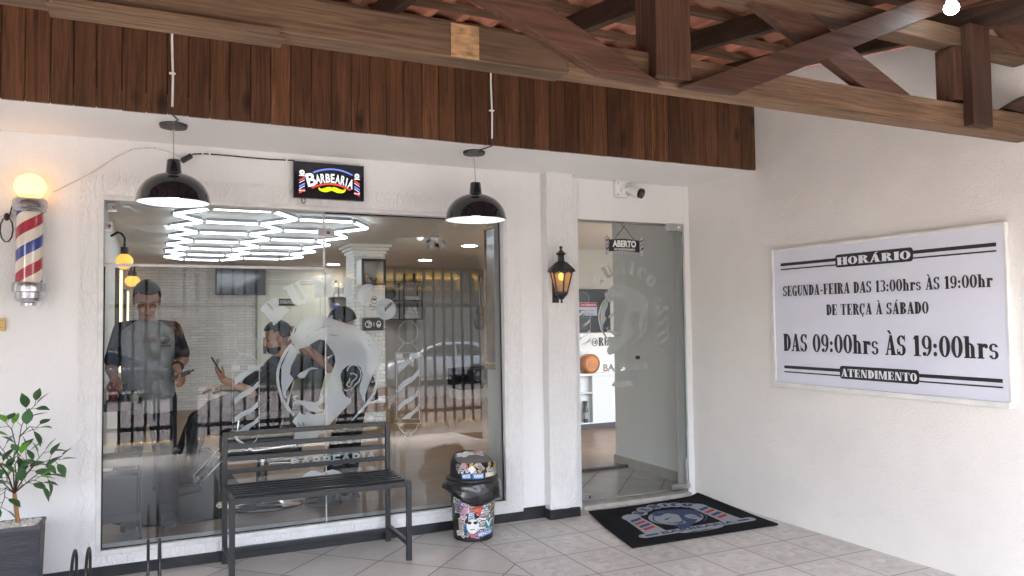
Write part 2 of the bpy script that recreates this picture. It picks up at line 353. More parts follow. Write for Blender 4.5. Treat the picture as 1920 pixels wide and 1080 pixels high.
# ================================================================ materials used in many places
M_wall=plaster('wall_plaster',(.80,.80,.795),85,.42,.004,.05,True)
M_wallr=plaster('side_wall_plaster',(.82,.80,.765),125,.5,.0035,.07,False,.2)
M_band=plaster('rough_band_plaster',(.80,.80,.79),44,.85,.007,.07,True)
M_soff=plaster('soffit_paint',(.80,.79,.775),60,.12,.002,.04)
M_white=mat('white_paint',(.8,.8,.78),.45,0,.03,5)
M_inwall=mat('interior_paint',(.72,.71,.68),.6,0,.03,2)
M_black=mat('black_metal',(.018,.018,.02),.38,0,.25,6,.15,90,.001,'obj')
M_blackp=mat('black_plastic',(.016,.016,.018),.45,0,.2,9)
M_steel=mat('brushed_steel',(.62,.62,.63),.28,1,.08,30,.05,200,.0005,'obj',(1,1,14))
M_chrome=mat('chrome',(.75,.75,.76),.1,1)
M_skirt=mat('black_skirting',(.014,.014,.016),.35,0,.5,7,.1,40)
M_glass=glass_mat('window_glass',1.68,(.95,.975,.965))
M_glassd=glass_mat('door_glass',1.5,(.985,.998,.99))
M_edge=mat('glass_edge',(.25,.36,.33),.15)
M_frost=frost_mat('frosted_vinyl',(.72,.80,.84),.50)
M_frostd=frost_mat('frosted_vinyl_door',(.80,.85,.85),.82,.2)

# ================================================================ porch floor, ground, street
def tile_mat():
    m=bpy.data.materials.new('porch_tiles'); n,l,b=nodes(m)
    g=n.new('ShaderNodeNewGeometry'); sep=n.new('ShaderNodeSeparateXYZ'); l.new(g.outputs['Position'],sep.inputs[0])
    def M(op,a,b_=None,c_=None):
        q=n.new('ShaderNodeMath'); q.operation=op
        for i,x in enumerate((a,b_,c_)):
            if x is None: continue
            if isinstance(x,(int,float)): q.inputs[i].default_value=x
            else: l.new(x,q.inputs[i])
        return q.outputs[0]
    X,Y=sep.outputs[0],sep.outputs[1]
    # right field: square to the wall
    ux=M('DIVIDE',M('SUBTRACT',X,2.298),.346); uy=M('DIVIDE',M('SUBTRACT',Y,-.857),.388)
    # left field: laid diagonally
    s=.40
    a=M('DIVIDE',M('ADD',M('MULTIPLY',M('SUBTRACT',X,.98),.7071),M('MULTIPLY',M('ADD',Y,.158),.7071)),s)
    c=M('DIVIDE',M('SUBTRACT',M('MULTIPLY',M('SUBTRACT',X,.98),.7071),M('MULTIPLY',M('ADD',Y,.158),.7071)),s)
    left=M('LESS_THAN',X,1.955)
    def mixv(p,q):
        return M('ADD',M('MULTIPLY',p,M('SUBTRACT',1,left)),M('MULTIPLY',q,left))
    U=mixv(ux,a); V=mixv(uy,c)
    fu=M('FRACT',U); fv=M('FRACT',V)
    du=M('MINIMUM',fu,M('SUBTRACT',1,fu)); dv=M('MINIMUM',fv,M('SUBTRACT',1,fv)); d=M('MINIMUM',du,dv)
    dx=M('DIVIDE',M('ABSOLUTE',M('SUBTRACT',X,1.955)),.36); d=M('MINIMUM',d,dx)
    gr=n.new('ShaderNodeMapRange'); gr.inputs[1].default_value=.007; gr.inputs[2].default_value=.013; l.new(d,gr.inputs[0])
    # tile id tint
    cid=n.new('ShaderNodeCombineXYZ'); l.new(M('FLOOR',U),cid.inputs[0]); l.new(M('FLOOR',V),cid.inputs[1]); l.new(left,cid.inputs[2])
    wn=n.new('ShaderNodeTexWhiteNoise'); l.new(cid.outputs[0],wn.inputs[0])
    # printed parquet shards, each field turned by its own random angle (only on the square field), inside a plain border
    cc=n.new('ShaderNodeCombineXYZ'); l.new(M('ADD',U,M('MULTIPLY',V,.55)),cc.inputs[0]); l.new(M('SUBTRACT',V,M('MULTIPLY',U,.55)),cc.inputs[1])
    vo=n.new('ShaderNodeTexVoronoi'); vo.distance='MANHATTAN'; vo.inputs['Scale'].default_value=7.5; l.new(cc.outputs[0],vo.inputs[0])
    vs_=n.new('ShaderNodeSeparateColor'); l.new(vo.outputs['Color'],vs_.inputs[0])
    inside=M('MULTIPLY',M('GREATER_THAN',d,.12),M('SUBTRACT',1,left))
    shard=M('MULTIPLY',M('MULTIPLY',M('SUBTRACT',vs_.outputs[0],.5),.30),inside)
    nz=n.new('ShaderNodeTexNoise'); nz.inputs['Scale'].default_value=9; nz.inputs['Detail'].default_value=8; nz.inputs['Roughness'].default_value=.7; nz.inputs['Distortion'].default_value=1
    mp=n.new('ShaderNodeMapping'); mp.inputs['Scale'].default_value=(1,2.2,1); l.new(g.outputs['Position'],mp.inputs[0]); l.new(mp.outputs[0],nz.inputs[0])
    nr=n.new('ShaderNodeMapRange'); nr.inputs[1].default_value=.3; nr.inputs[2].default_value=.7; nr.inputs[3].default_value=.9; nr.inputs[4].default_value=1.08; l.new(nz.outputs[0],nr.inputs[0])
    nz2=n.new('ShaderNodeTexNoise'); nz2.inputs['Scale'].default_value=2.1; nz2.inputs['Detail'].default_value=6; l.new(g.outputs['Position'],nz2.inputs[0])
    nr2=n.new('ShaderNodeMapRange'); nr2.inputs[1].default_value=.3; nr2.inputs[2].default_value=.7; nr2.inputs[3].default_value=.9; nr2.inputs[4].default_value=1.06; l.new(nz2.outputs[0],nr2.inputs[0])
    br=M('MULTIPLY',M('MULTIPLY',M('ADD',M('ADD',1,shard),M('MULTIPLY',M('SUBTRACT',wn.outputs[0],.5),.12)),nr.outputs[0]),nr2.outputs[0])
    v=n.new('ShaderNodeVectorMath'); v.operation='SCALE'; v.inputs[0].default_value=(.545,.513,.475); l.new(br,v.inputs['Scale'])
    mx=n.new('ShaderNodeMix'); mx.data_type='RGBA'; mx.inputs[6].default_value=(.13,.12,.105,1); l.new(gr.outputs[0],mx.inputs[0]); l.new(v.outputs[0],mx.inputs[7]); l.new(mx.outputs[2],b.inputs['Base Color'])
    rr=n.new('ShaderNodeMapRange'); rr.inputs[1].default_value=.3; rr.inputs[2].default_value=.7; rr.inputs[3].default_value=.3; rr.inputs[4].default_value=.38; l.new(nz2.outputs[0],rr.inputs[0]); l.new(rr.outputs[0],b.inputs['Roughness'])
    bp=n.new('ShaderNodeBump'); bp.inputs['Strength'].default_value=.5; bp.inputs['Distance'].default_value=.003; l.new(gr.outputs[0],bp.inputs['Height']); l.new(bp.outputs[0],b.inputs['Normal'])
    return m
def struct(name,mb,m): o=mb.build(name,m); o['kind']='structure'; return o
struct('porch_floor',MB().bx(-4.2,4.021,-5.45,0.0,-.12,0).bx(2.9,4.021,0.0,.15,-.12,0),tile_mat())
M_asph=mat('asphalt',(.125,.105,.10),.85,0,.18,1.3,.4,120,.004)
M_side=mat('pavement_stone',(.17,.16,.14),.85,0,.22,5,.5,40,.006)
M_curb=mat('kerb_yellow',(.80,.48,.08),.7,0,.2,9)
M_grass=mat('verge_grass',(.10,.16,.045),.9,0,.5,14,.8,60,.03)
M_earth=mat('ground_earth',(.13,.11,.08),.9,0,.3,.6)
struct('pavement',MB().bx(-40,40,-7.19,-5.45,-.13,-.02),M_side)
struct('kerb',MB().bx(-40,40,-7.32,-7.19,-.13,-.015),M_curb)
struct('road',MB().bx(-60,60,-21.6,-7.32,-.3,-.10),M_asph)
struct('far_pavement',MB().bx(-60,60,-24.6,-21.6,-.3,.03),M_side)
struct('ground',MB().add([(-400,-400,-.32),(400,-400,-.32),(400,400,-.32),(-400,400,-.32)],[(0,1,2,3)]),M_earth)

# ================================================================ the barber shop
XR=4.021; ZS=2.516; YF=-.71
shop=thing('barbershop','white plastered barber shop front with plank fascia, wide window and glass door','building',(1,0,0))
W=(-.2375,2.303,.1487,2.1576)
w_=MB()
w_.bx(-3.4,W[0],0,.15,0,ZS).bx(W[0],W[1],0,.15,0,W[2]).bx(W[0],W[1],0,.15,W[3],ZS).bx(W[1],2.617,0,.15,0,ZS)
w_.build('front_wall',M_wall,shop)
MB().bx(2.846,2.962,.05,.2,0,ZS).bx(2.962,3.966,.05,.2,2.2,ZS).bx(3.966,XR,.05,.2,0,ZS).build('door_wall',M_wall,shop,bevel=.004)
MB().bx(2.617,2.846,-.09,.15,.065,ZS).build('pilaster',M_band,shop,bevel=.006)
# rough plaster band round the window, proud of the wall
B=(-.362,2.447,2.305)
bnd=MB().bx(B[0],W[0],-.006,0,.063,B[2]).bx(W[1],B[1],-.006,0,.063,B[2]).bx(W[0],W[1],-.006,0,W[3],B[2]).bx(W[0],W[1],-.006,0,.063,W[2])
bnd.build('window_surround',M_band,shop)
# thin smooth reveal frame
fr=MB(); t=.028
fr.bx(W[0]-t,W[0],-.012,-.006,W[2]-t,W[3]+t).bx(W[1],W[1]+t,-.012,-.006,W[2]-t,W[3]+t).bx(W[0],W[1],-.012,-.006,W[3],W[3]+t).bx(W[0],W[1],-.012,-.006,W[2]-t,W[2])
fr.build('window_trim',mat('trim_paint',(.66,.655,.64),.6,0,.12,9,.3,60),shop,bevel=.003)
MB().bx(-3.4,2.44,-.012,0,0,.062).bx(2.44,2.617,-.012,0,0,.085).bx(2.605,2.617,-.1,-.012,0,.064).bx(2.605,2.858,-.102,-.09,0,.064).bx(2.846,2.858,-.09,.05,0,.064).build('skirting',M_skirt,shop,bevel=.002)
MB().bx(-3.4,XR,YF,0,ZS,ZS+.1).bx(2.85,XR,.0,.05,ZS+.0002,ZS+.1).build('soffit',M_soff,shop,bevel=.004)
MB().bx(-6.5,XR,.001,.15,ZS+.0005,3.9).build('upper_seal_wall',M_wall,shop)  # unseen wall above the soffit, added to seal out leaking sky light
# door threshold
MB().bx(2.962,3.966,.02,.2,0,.03).build('threshold',mat('threshold_stone',(.42,.39,.36),.4,0,.2,9),shop,bevel=.003)
# plank fascia
M_plank=wood('fascia_planks',(.036,.015,.007),(.130,.057,.027),2,1.0,.45,True,True,.35)
pk=MB(); x=-3.4; rnd=random.Random(3)
while x<XR-.02:
    wd=rnd.choice((.098,.105,.112)); x1=min(x+wd,XR-.003); d=rnd.uniform(0,.003); zb=ZS-.006+rnd.uniform(-.0012,.0012)
    pk.bx(x+.0012,x1-.0012,YF-.022-d,YF-d,zb,3.19); x=x1
pk.bx(-3.4,XR-.004,YF+.001,YF+.02,ZS+.1,3.19)
pk.build('plank_fascia',M_plank,shop,bevel=.003,seg=1)
# drips of varnish on two planks
drip=MB()
for px,y0,y1,wd in ((1222,170,300,.006),(1246,172,296,.005),(1225,200,280,.003)):
    a=at(px,y0,1,YF-.03); b=at(px+2,y1,1,YF-.03); n_=9
    pts=[(a.x+(b.x-a.x)*i/n_+.004*math.sin(i*2.3),a.z+(b.z-a.z)*i/n_) for i in range(n_+1)]
    drip.flat2(stroke(pts,[wd*(.5+.5*abs(math.sin(i*1.7))) for i in range(n_+1)]),lambda u,v:(u,YF-.0305,v))
drip.build('varnish_drips',mat('varnish',(.32,.13,.03),.35),shop)

# ---- the window: three panes, leaning back by about a degree
TILT=.0165; ZP=1.13; YG=.04
def gl(x,z,h=0):       # point on the leaning glass, h = distance in front of it (towards the street)
    dz=z-ZP
    return (x,YG+dz*math.sin(TILT)-h*math.cos(TILT),ZP+dz*math.cos(TILT)+h*math.sin(TILT)+(1-math.cos(TILT))*dz)
def glpx(px,py):
    p=at(px,py,1,YG); p=at(px,py,1,YG+(p.z-ZP)*math.tan(TILT)); return (p.x,p.z)
win=thing('shop_window',None,None,(1,0,.15)); del_=None; setparent(win,shop)
XM=1.043; ZT=1.792
def pane(x0,x1,z0,z1):
    mb=MB(); q=[gl(x0,z0),gl(x1,z0),gl(x1,z1),gl(x0,z1)]; mb.add(q,[(0,1,2,3)])
    return mb.build('pane',M_glass,win)
pane(W[0]+.003,XM-.003,W[2]+.003,ZT-.004); pane(W[0]+.003,XM-.003,ZT+.004,W[3]-.003); pane(XM+.003,W[1]-.003,W[2]+.003,W[3]-.003)
ed=MB()
def bar(x0,x1,z0,z1,h0,h1): ed.add([gl(x0,z0,h0),gl(x1,z0,h0),gl(x1,z1,h0),gl(x0,z1,h0),gl(x0,z0,h1),gl(x1,z0,h1),gl(x1,z1,h1),gl(x0,z1,h1)],[(0,1,2,3),(7,6,5,4),(0,4,5,1),(1,5,6,2),(2,6,7,3),(3,7,4,0)])
bar(W[0],XM,ZT-.016,ZT+.002,-.004,.006); bar(XM-.014,XM+.0,ZT+.003,W[3],-.004,.006)
ed.build('mullion',mat('aluminium_bar',(.55,.55,.54),.35,.7,.1,20),win,bevel=.002)
ed=MB(); bar(XM-.0035,XM+.0035,W[2],ZT-.017,-.004,.004); ed.build('pane_joint',mat('joint_silicone',(.45,.47,.47),.3),win)
ed=MB(); bar(W[0],W[0]+.007,W[2],ZT-.02,-.004,.004); bar(W[1]-.008,W[1],W[2],W[3],-.004,.004); bar(XM,W[1],W[3]-.008,W[3],-.004,.004); bar(W[0]+.008,W[1]-.009,W[2],W[2]+.007,-.004,.004)
ed.build('gasket',mat('rubber',(.01,.01,.01),.6),win)
def clamp(px0,py0,px1,py1,parent=win,fn=None,depth=.016):
    a=glpx(px0,py1); b=glpx(px1,py0); mb=MB()
    q=[gl(a[0],a[1],.002),gl(b[0],a[1],.002),gl(b[0],b[1],.002),gl(a[0],b[1],.002)]
    o=Vector(gl(0,1,depth))-Vector(gl(0,1,0)); mb.prism(q,o)
    c=mb.build('clamp',M_steel,parent,bevel=.005)
    cx,cz=(a[0]+b[0])/2,(a[1]+b[1])/2
    s=MB(); s.prism([gl(cx+.011*math.cos(k*math.pi/6)+.01,cz+.011*math.sin(k*math.pi/6),depth+.002) for k in range(12)],o*.25); s.build('screw',M_chrome,c)
clamp(201,382,220,397); clamp(192,416,211,433); clamp(595,430,627,444)
s=MB(); c0=glpx(613,509); s.prism([gl(c0[0]+.014*math.cos(k*math.pi/8),c0[1]+.014*math.sin(k*math.pi/8),.003) for k in range(16)],Vector(gl(0,1,.012))-Vector(gl(0,1,0))); s.build('bolt',M_steel,win)

# ---- frosted decal (wall coordinates in metres; traced once, reused small on the door and the mat)
def px2(L): return [glpx(*p) for p in L]
HEAD=[(557.8,655.6),(547.8,642.2),(545,633.3),(544.2,616.7),(546.7,626),(550,617),(554.2,609.8),(550.5,626),(554.4,621),(561,607),(570.6,595),(575,594),(564,606),(556,620),(566,605),(578.9,595.6),(590,592.4),(602,590.9),(614.8,594.5),(634,601.7),(658,609),(676,618.5),(691.8,627),(703.9,637.8),(711,651),(712.9,661.8),(711,673.9),(706.5,683.3),(697,707),(689.4,725.7),(685,740),(683.8,757),(679.2,747.4),(673.8,734),(673.8,724.5),(677.4,713.7),(679.8,701.7),(676.2,689.6),(671.4,684.8),(661.7,683),(650.9,686),(642.5,693.2),(638.3,701.7),(638,715),(639.5,728),(647.3,742.6),(656.9,747.4),(658,752),(656.3,755.8),(634,778.7),(613.6,800.3),(603.7,808.5),(595.5,818.7),(585,828),(573,833),(558.9,836),(549.7,826.8),(552,812),(557.8,806.7),(554.4,797.8),(548.3,790),(552,784.4),(558,777),(562,771),(566,777),(571,777.5),(577,772),(585,776.5),(594,777),(604,774),(608,768),(609.5,752),(607.5,742),(612,728),(617.5,712),(622,696.7),(626,687),(628.5,678.7),(627.8,669),(623,658),(617,650),(609,639),(600,636),(590,640.5),(577,649)]
CUTS=[[(575,617),(585,610),(597,603.2),(586,611),(577,618)],[(589,620),(600,614),(622,610),(607,614),(593,621)],[(574,633),(580,627),(577,634)],[(606,629),(622,627),(634,630),(620,628.5)],
      [(680,632),(692,638),(701,649),(703.5,662),(700.5,653),(692,641)],[(686,640),(694,647),(699,656),(692,648)],[(617,651),(626,659),(622,655)],[(602,800),(611,791),(605,800)],[(558,789),(562,797),(564,802),(560,796)],[(566,789),(570,795),(571,801),(568,795)]]
LEFT=[(547.5,646.5),(556.5,657.5),(557.3,663),(553,673),(546,686),(543.4,701),(550.6,710.6),(544,721),(537,733),(535.2,741),(539,748.5),(533.5,745),(529.5,737),(526.9,717.8),(527.4,701),(527.8,686.7),(534.4,672),(542,658)]
RINGL=[(547.3,641.5),(535.6,654),(526.2,670),(520.5,685.6),(517.7,699),(518,717.8),(522.8,737.8),(527.3,752),(537.3,767.8),(548.4,780),(553.3,777.8),(540.5,761),(529.4,743),(524.4,723),(522.8,706.7),(524,694),(528,680),(537.8,660.5),(548.3,645)]
RINGR=[(709.4,683),(711,698),(709.9,716),(703.9,737.8),(689.4,759.4),(661.7,788),(657.5,789),(684.6,757.5),(697.8,736.5),(704.6,717),(706.6,700),(706.9,688)]
BROW=[(556.7,704.2),(562,699),(568,696),(576.7,691.3),(584,688.2),(597.8,691),(590,691.6),(580,694),(574,703),(571,708),(564,709.6),(559,707)]
MUST=[(547.8,744),(553,741.6),(559.5,741.8),(554,745.6),(552,747.6),(560,751),(569,751.2),(578,752.4),(590,754.4),(599,750.2),(602.6,743),(600,738),(605,740),(606.4,746),(605.4,754),(599,759.5),(594.4,761.2),(600,766.5),(606.7,768.2),(599,772),(590,772.6),(582,770.2),(575,766),(568,760.5),(560,757.6),(552,757.6),(548.5,759.6),(551,753.6),(554.5,750.5),(549,748)]
EAR1=[(650.5,695),(654.5,687.2),(661.7,683.8),(670,686),(675.6,694.4),(676.8,705),(672.6,714.9),(664,723.3),(658.2,730.5),(651,733),(645,731)]
EAR2=[(656.3,700.5),(663,700),(669,704),(667.8,709),(660.5,715),(658,723.3),(653.3,725),(649.7,722),(651.5,717.3),(655,713.7),(655,709)]
RUB=[]
def z1(L,o=(480,500)): return [(o[0]+a/7.7125,o[1]+b/7.7143) for a,b in L]
LET=[[z1([(65,640),(70,590),(150,510),(230,455),(290,447),(328,480),(332,535),(312,582),(350,572),(392,566),(430,590),(490,630),(400,700),(378,745),(352,770),(260,852),(242,835),(240,805),(218,797),(110,660)]),z1([(150,532),(172,520),(215,560),(247,612),(238,636),(222,622),(190,585)])],
     [z1([(386,312),(395,298),(530,240),(548,256),(538,276),(590,380),(640,468),(672,490),(694,466),(690,430),(630,330),(585,262),(556,248),(562,232),(632,195),(641,211),(626,236),(680,330),(736,430),(740,480),(700,530),(625,556),(562,550),(532,522),(480,430),(436,335),(402,330)])],
     [z1([(788,155),(800,145),(900,132),(1022,121),(1082,135),(1112,182),(1102,232),(1062,262),(1120,290),(1142,340),(1130,390),(1092,420),(980,440),(842,461),(832,440),(850,428),(836,300),(820,180),(800,170)]),z1([(936,155),(960,150),(986,182),(991,230),(972,246),(950,245)]),z1([(965,285),(985,283),(1010,340),(1016,395),(1000,414),(976,416)])],
     [z1([(350,143),(475,165),(482,192),(462,197),(445,330),(433,425),(442,470),(285,427),(300,410),(330,402),(355,290),(376,182),(356,168)],(600,500))],
     [z1([(655,254),(705,249),(752,262),(790,302),(820,296),(802,382),(770,388),(762,340),(742,298),(712,335),(680,400),(655,470),(645,552),(664,532),(686,512),(722,530),(700,548),(660,560),(610,560),(570,520),(548,470),(545,420),(557,350),(600,285)],(600,500))],
     [z1([(950+148*math.cos(a*math.pi/18),615+155*math.sin(a*math.pi/18)) for a in range(36)],(600,500)),z1([(925,602),(980,550),(1022,514),(1048,518),(1042,545),(990,600),(930,660)],(600,500))]]
def pole_shapes(cx,dy,wd):
    """line-drawn barber pole: ball, neck, cap, glass with four stripes, base, finial (pixel space of the photo)"""
    o=[]; c=lambda x,y:(cx+x*wd,y+dy)
    ring=[c(20.8*math.cos(a*math.pi/16),644.7+20.8*math.sin(a*math.pi/16)) for a in range(32)]
    o.append((ring,1.6,True)); o.append(([c(-8,663),c(-12,669),c(-20,677),c(-22,683)],1.8,False)); o.append(([c(8,663),c(12,669),c(20,677),c(22,683)],1.8,False))
    o.append(([c(-29,683.5),c(28,683.5),c(28,695),c(-29,695)],1.6,True))
    o.append(([c(-25,696),c(-25,808)],1.8,False)); o.append(([c(24.5,696),c(24.5,808)],1.8,False))
    o.append(([c(-29,807.5),c(28,807.5),c(28,815.5),c(-29,815.5)],1.6,True))
    o.append(([c(-23,816),c(-18,826),c(-8,834),c(0,837),c(8,834),c(18,826),c(23,816)],2.2,False))
    o.append(([c(7*math.cos(a*math.pi/8),838+6*math.sin(a*math.pi/8)) for a in range(16)],1.5,True))
    st=[[c(-22,710),c(-12,701),c(-3,696.5),c(14,696.5),c(2,704),c(-22,723)],[c(-22,747),c(-10,736),c(10,727),c(23,714),c(23,725),c(8,738),c(-10,748),c(-22,759)],[c(-22,782),c(-8,772),c(10,764),c(22,752),c(22,763),c(8,774),c(-8,782),c(-22,793)],[c(-14,807),c(-2,798),c(14,790),c(23,780),c(23,791),c(10,800),c(4,807)],[c(-27,685),c(-12,685),c(-12,693.5),c(-27,693.5)],[c(3,685),c(26,685),c(26,693.5),c(3,693.5)]]
    return o,st
def decal2d(head=True,poles=True,letters=True):
    """list of 2D (x,z) face sets in wall metres, keyed by role"""
    D={}
    D['hair']=curve2d([px2(HEAD)]+[px2(c) for c in CUTS]); D['left']=curve2d([px2(LEFT)]); D['ring']=join2([curve2d([px2(RINGL)]),curve2d([px2(RINGR)])])
    D['face']=join2([curve2d([px2(BROW)]),curve2d([px2(MUST)]),stroke(px2(EAR1),.0075),stroke(px2(EAR2),.007)])
    D['text']=join2([curve2d([px2(l) for l in L]) for L in LET])
    pl=[];ps=[]
    for cx,dy in ((461.5,0),(765,-22)):
        o,st=pole_shapes(cx,dy,1.0 if dy==0 else .86)
        if dy: st=[[(a,b) for a,b in s] for s in st]
        pl+=[stroke(px2(p),wd*.0021,cl) for p,wd,cl in o]; ps+=[curve2d([px2(s)]) for s in st]
    D['pole_lines']=join2(pl); D['stripes']=join2(ps)
    a=glpx(545,878); b=glpx(702,856); D['name']=fit(text2d('BARBEARIA',.03),a[0],b[0]+.02,a[1]-.005,a[1]+.062)
    mo=[(563,897),(572,888),(584,882),(594,883),(603,887),(612,883),(624,880),(636,884),(647,892),(634,893),(622,897),(606,899),(604,896),(598,899),(582,901)]
    D['moustache']=curve2d([px2(mo)])
    return D
DEC=decal2d()
fz=MB()
for k,hh in (('hair',.0035),('left',.0035),('ring',.0035),('face',.0035),('text',.0035),('pole_lines',.0035),('stripes',.0036),('name',.0035),('moustache',.0035)):
    fz.flat2(DEC[k],lambda x,z,hh=hh:gl(x,z,hh))
fo=fz.build('frosted_logo',M_frost,win); fo['label']='frosted logo of a bearded head between two barber poles under arched letters RUBICO'

# ---- glass door
door=thing('glass_door',None,None,(3.5,.06,.03)); setparent(door,shop)
YD=.06
MB().add([(2.966,YD,.035),(3.958,YD,.035),(3.958,YD,2.197),(2.966,YD,2.197)],[(0,1,2,3)]).build('pane',M_glassd,door)
MB().bx(3.952,3.9595,YD+.001,YD+.011,.035,2.197).build('pane_edge',M_edge,door)
def dclamp(px0,py0,px1,py1,name='hinge'):
    a=at(px0,py1,1,YD); b=at(px1,py0,1,YD)
    o=MB().bx(a.x,b.x,YD-.016,YD-.002,a.z,b.z).bx(a.x,b.x,YD+.002,YD+.016,a.z,b.z).build(name,M_steel,door,bevel=.004)
    MB().lathe([(.009,-.003),(.009,.003)],((a.x*.3+b.x*.7),YD-.018,(a.z+b.z)/2),12,'y').build('screw',M_chrome,o)
dclamp(1249,420,1278,433); dclamp(1261,905,1293,919); dclamp(1094,925,1107,938,'lock')
kb=at(1193.5,670,1,YD); MB().bx(kb.x-.014,kb.x+.014,YD-.03,YD-.002,kb.z-.014,kb.z+.014).build('knob',M_blackp,door,bevel=.004)
rod=at(1286,880,1,YD); MB().tube([(3.935,YD-.02,.10),(3.935,YD-.02,.30)],.006).tube([(3.945,YD+.02,.10),(3.945,YD+.02,.30)],.006).build('door_closer_rod',M_steel,door,smooth=True)
dz=MB(); sc_=.565
def dmap(x,z): return (3.006+(x-.55)*.70,YD-.0035,1.224+(z-.752)*.665)
for k in ('hair','left','ring','face','text','pole_lines','stripes'): dz.flat2(DEC[k],dmap)
dz.flat2(fit(text2d('BARBEARIA',.03),3.17,3.60,1.03,1.085),lambda x,z:(x,YD-.0035,z))
dz.flat2(DEC['moustache'],lambda x,z:(3.37+(x-1.05)*.75,YD-.0035,.96+(z-.49)*.9)); dz.build('frosted_logo',M_frostd,door)
# ================================================================ interior shell
YB=8.5; ZC=2.42; XL=-.33; ZF=.05
def woodfloor():
    m=bpy.data.materials.new('interior_floor_mat'); n,l,b=nodes(m)
    g=n.new('ShaderNodeNewGeometry'); br=n.new('ShaderNodeTexBrick'); l.new(g.outputs['Position'],br.inputs[0])
    br.inputs['Scale'].default_value=1; br.inputs['Brick Width'].default_value=1.2; br.inputs['Row Height'].default_value=.19; br.inputs['Mortar Size'].default_value=.003
    br.inputs['Color1'].default_value=(.21,.115,.058,1); br.inputs['Color2'].default_value=(.26,.145,.074,1); br.inputs['Mortar'].default_value=(.08,.045,.022,1)
    mp=n.new('ShaderNodeMapping'); mp.inputs['Scale'].default_value=(2,14,1); l.new(g.outputs['Position'],mp.inputs[0])
    t=n.new('ShaderNodeTexNoise'); t.inputs['Scale'].default_value=2; t.inputs['Detail'].default_value=7; l.new(mp.outputs[0],t.inputs[0])
    r=n.new('ShaderNodeMapRange'); r.inputs[1].default_value=.3; r.inputs[2].default_value=.7; r.inputs[3].default_value=.75; r.inputs[4].default_value=1.2; l.new(t.outputs[0],r.inputs[0])
    v=n.new('ShaderNodeVectorMath'); v.operation='SCALE'; l.new(br.outputs[0],v.inputs[0]); l.new(r.outputs[0],v.inputs['Scale']); l.new(v.outputs[0],b.inputs['Base Color']); b.inputs['Roughness'].default_value=.35
    return m
def brickmat():
    m=bpy.data.materials.new('white_split_stone'); n,l,b=nodes(m)
    tc=n.new('ShaderNodeNewGeometry'); sp=n.new('ShaderNodeSeparateXYZ'); l.new(tc.outputs['Position'],sp.inputs[0])
    ad=n.new('ShaderNodeMath'); l.new(sp.outputs[0],ad.inputs[0]); l.new(sp.outputs[1],ad.inputs[1])
    cb=n.new('ShaderNodeCombineXYZ'); l.new(ad.outputs[0],cb.inputs[0]); l.new(sp.outputs[2],cb.inputs[1])
    br=n.new('ShaderNodeTexBrick'); l.new(cb.outputs[0],br.inputs[0]); br.inputs['Scale'].default_value=1; br.inputs['Brick Width'].default_value=.24; br.inputs['Row Height'].default_value=.048
    br.inputs['Mortar Size'].default_value=.004; br.inputs['Color1'].default_value=(.86,.855,.84,1); br.inputs['Color2'].default_value=(.76,.755,.74,1); br.inputs['Mortar'].default_value=(.58,.575,.56,1); br.inputs['Mortar Smooth'].default_value=.3
    l.new(br.outputs[0],b.inputs['Base Color'])
    t=n.new('ShaderNodeTexNoise'); t.inputs['Scale'].default_value=30; l.new(tc.outputs['Position'],t.inputs[0])
    s=n.new('ShaderNodeMath'); s.operation='MULTIPLY_ADD'; s.inputs[1].default_value=-1.5; l.new(br.outputs['Fac'],s.inputs[0]); l.new(t.outputs[0],s.inputs[2])
    bp=n.new('ShaderNodeBump'); bp.inputs['Strength'].default_value=.8; bp.inputs['Distance'].default_value=.02; l.new(s.outputs[0],bp.inputs['Height']); l.new(bp.outputs[0],b.inputs['Normal']); b.inputs['Roughness'].default_value=.6
    return m
M_brick=brickmat()
fl=MB().bx(XL,7.5,1.13,YB,-.05,ZF).bx(XL,2.9,.15,1.13,-.05,ZF); struct('interior_floor',fl,woodfloor())
struct('entrance_floor',MB().bx(2.9,4.1,.15,1.13,-.05,ZF-.012),mat('entrance_tiles',(.40,.385,.36),.35,0,.1,5))
eg=MB()
for k in range(-3,6):
    pts=[]
    for u in range(0,13):
        y=.2+.93*u/12; xx=2.95+.42*k+(y-.2)*.9
        if 2.95<xx<4.08: pts.append((xx,y))
    if len(pts)>1: eg.flat2(stroke(pts,.006),lambda a,b:(a,b,ZF-.008))
    pts=[]
    for u in range(0,13):
        y=.2+.93*u/12; xx=2.95+.42*k-(y-.2)*.9
        if 2.95<xx<4.08: pts.append((xx,y))
    if len(pts)>1: eg.flat2(stroke(pts,.006),lambda a,b:(a,b,ZF-.0077))
MB().bx(2.9,4.1,1.105,1.155,ZF-.03,ZF+.012).build('floor_strip',mat('dark_strip',(.06,.055,.05),.5),shop,bevel=.003)
eg.build('tile_joints',mat('grout',(.16,.15,.14),.8),shop)
MB().bx(XL-.15,7.6,.15,YB+.15,ZC,ZC+.1).build('interior_ceiling',mat('ceiling_paint',(.80,.785,.75),.8,0,.03,1.5),shop)
MB().bx(XL-.15,XL,.15,YB,0,ZC).build('left_inner_wall',M_inwall,shop)
MB().bx(XL,2.1,YB,YB+.15,0,ZC).bx(3.3,3.75,YB,YB+.15,0,ZC).build('back_wall',M_brick,shop)
MB().bx(3.75,7.6,YB,YB+.15,0,ZC).build('grey_back_wall',mat('grey_wall',(.47,.46,.44),.6,0,.03,2),shop)
MB().bx(2.1,3.3,YB,YB+.15,0,ZC).build('back_wall_niche',M_inwall,shop)
MB().bx(7.5,7.6,.15,YB,0,ZC).build('right_inner_wall',M_inwall,shop)
MB().bx(4.1,4.22,.2,1.336,0,ZC).build('entrance_wall',mat('entrance_paint',(.88,.90,.885),.5,0,.02,2),shop,bevel=.004)
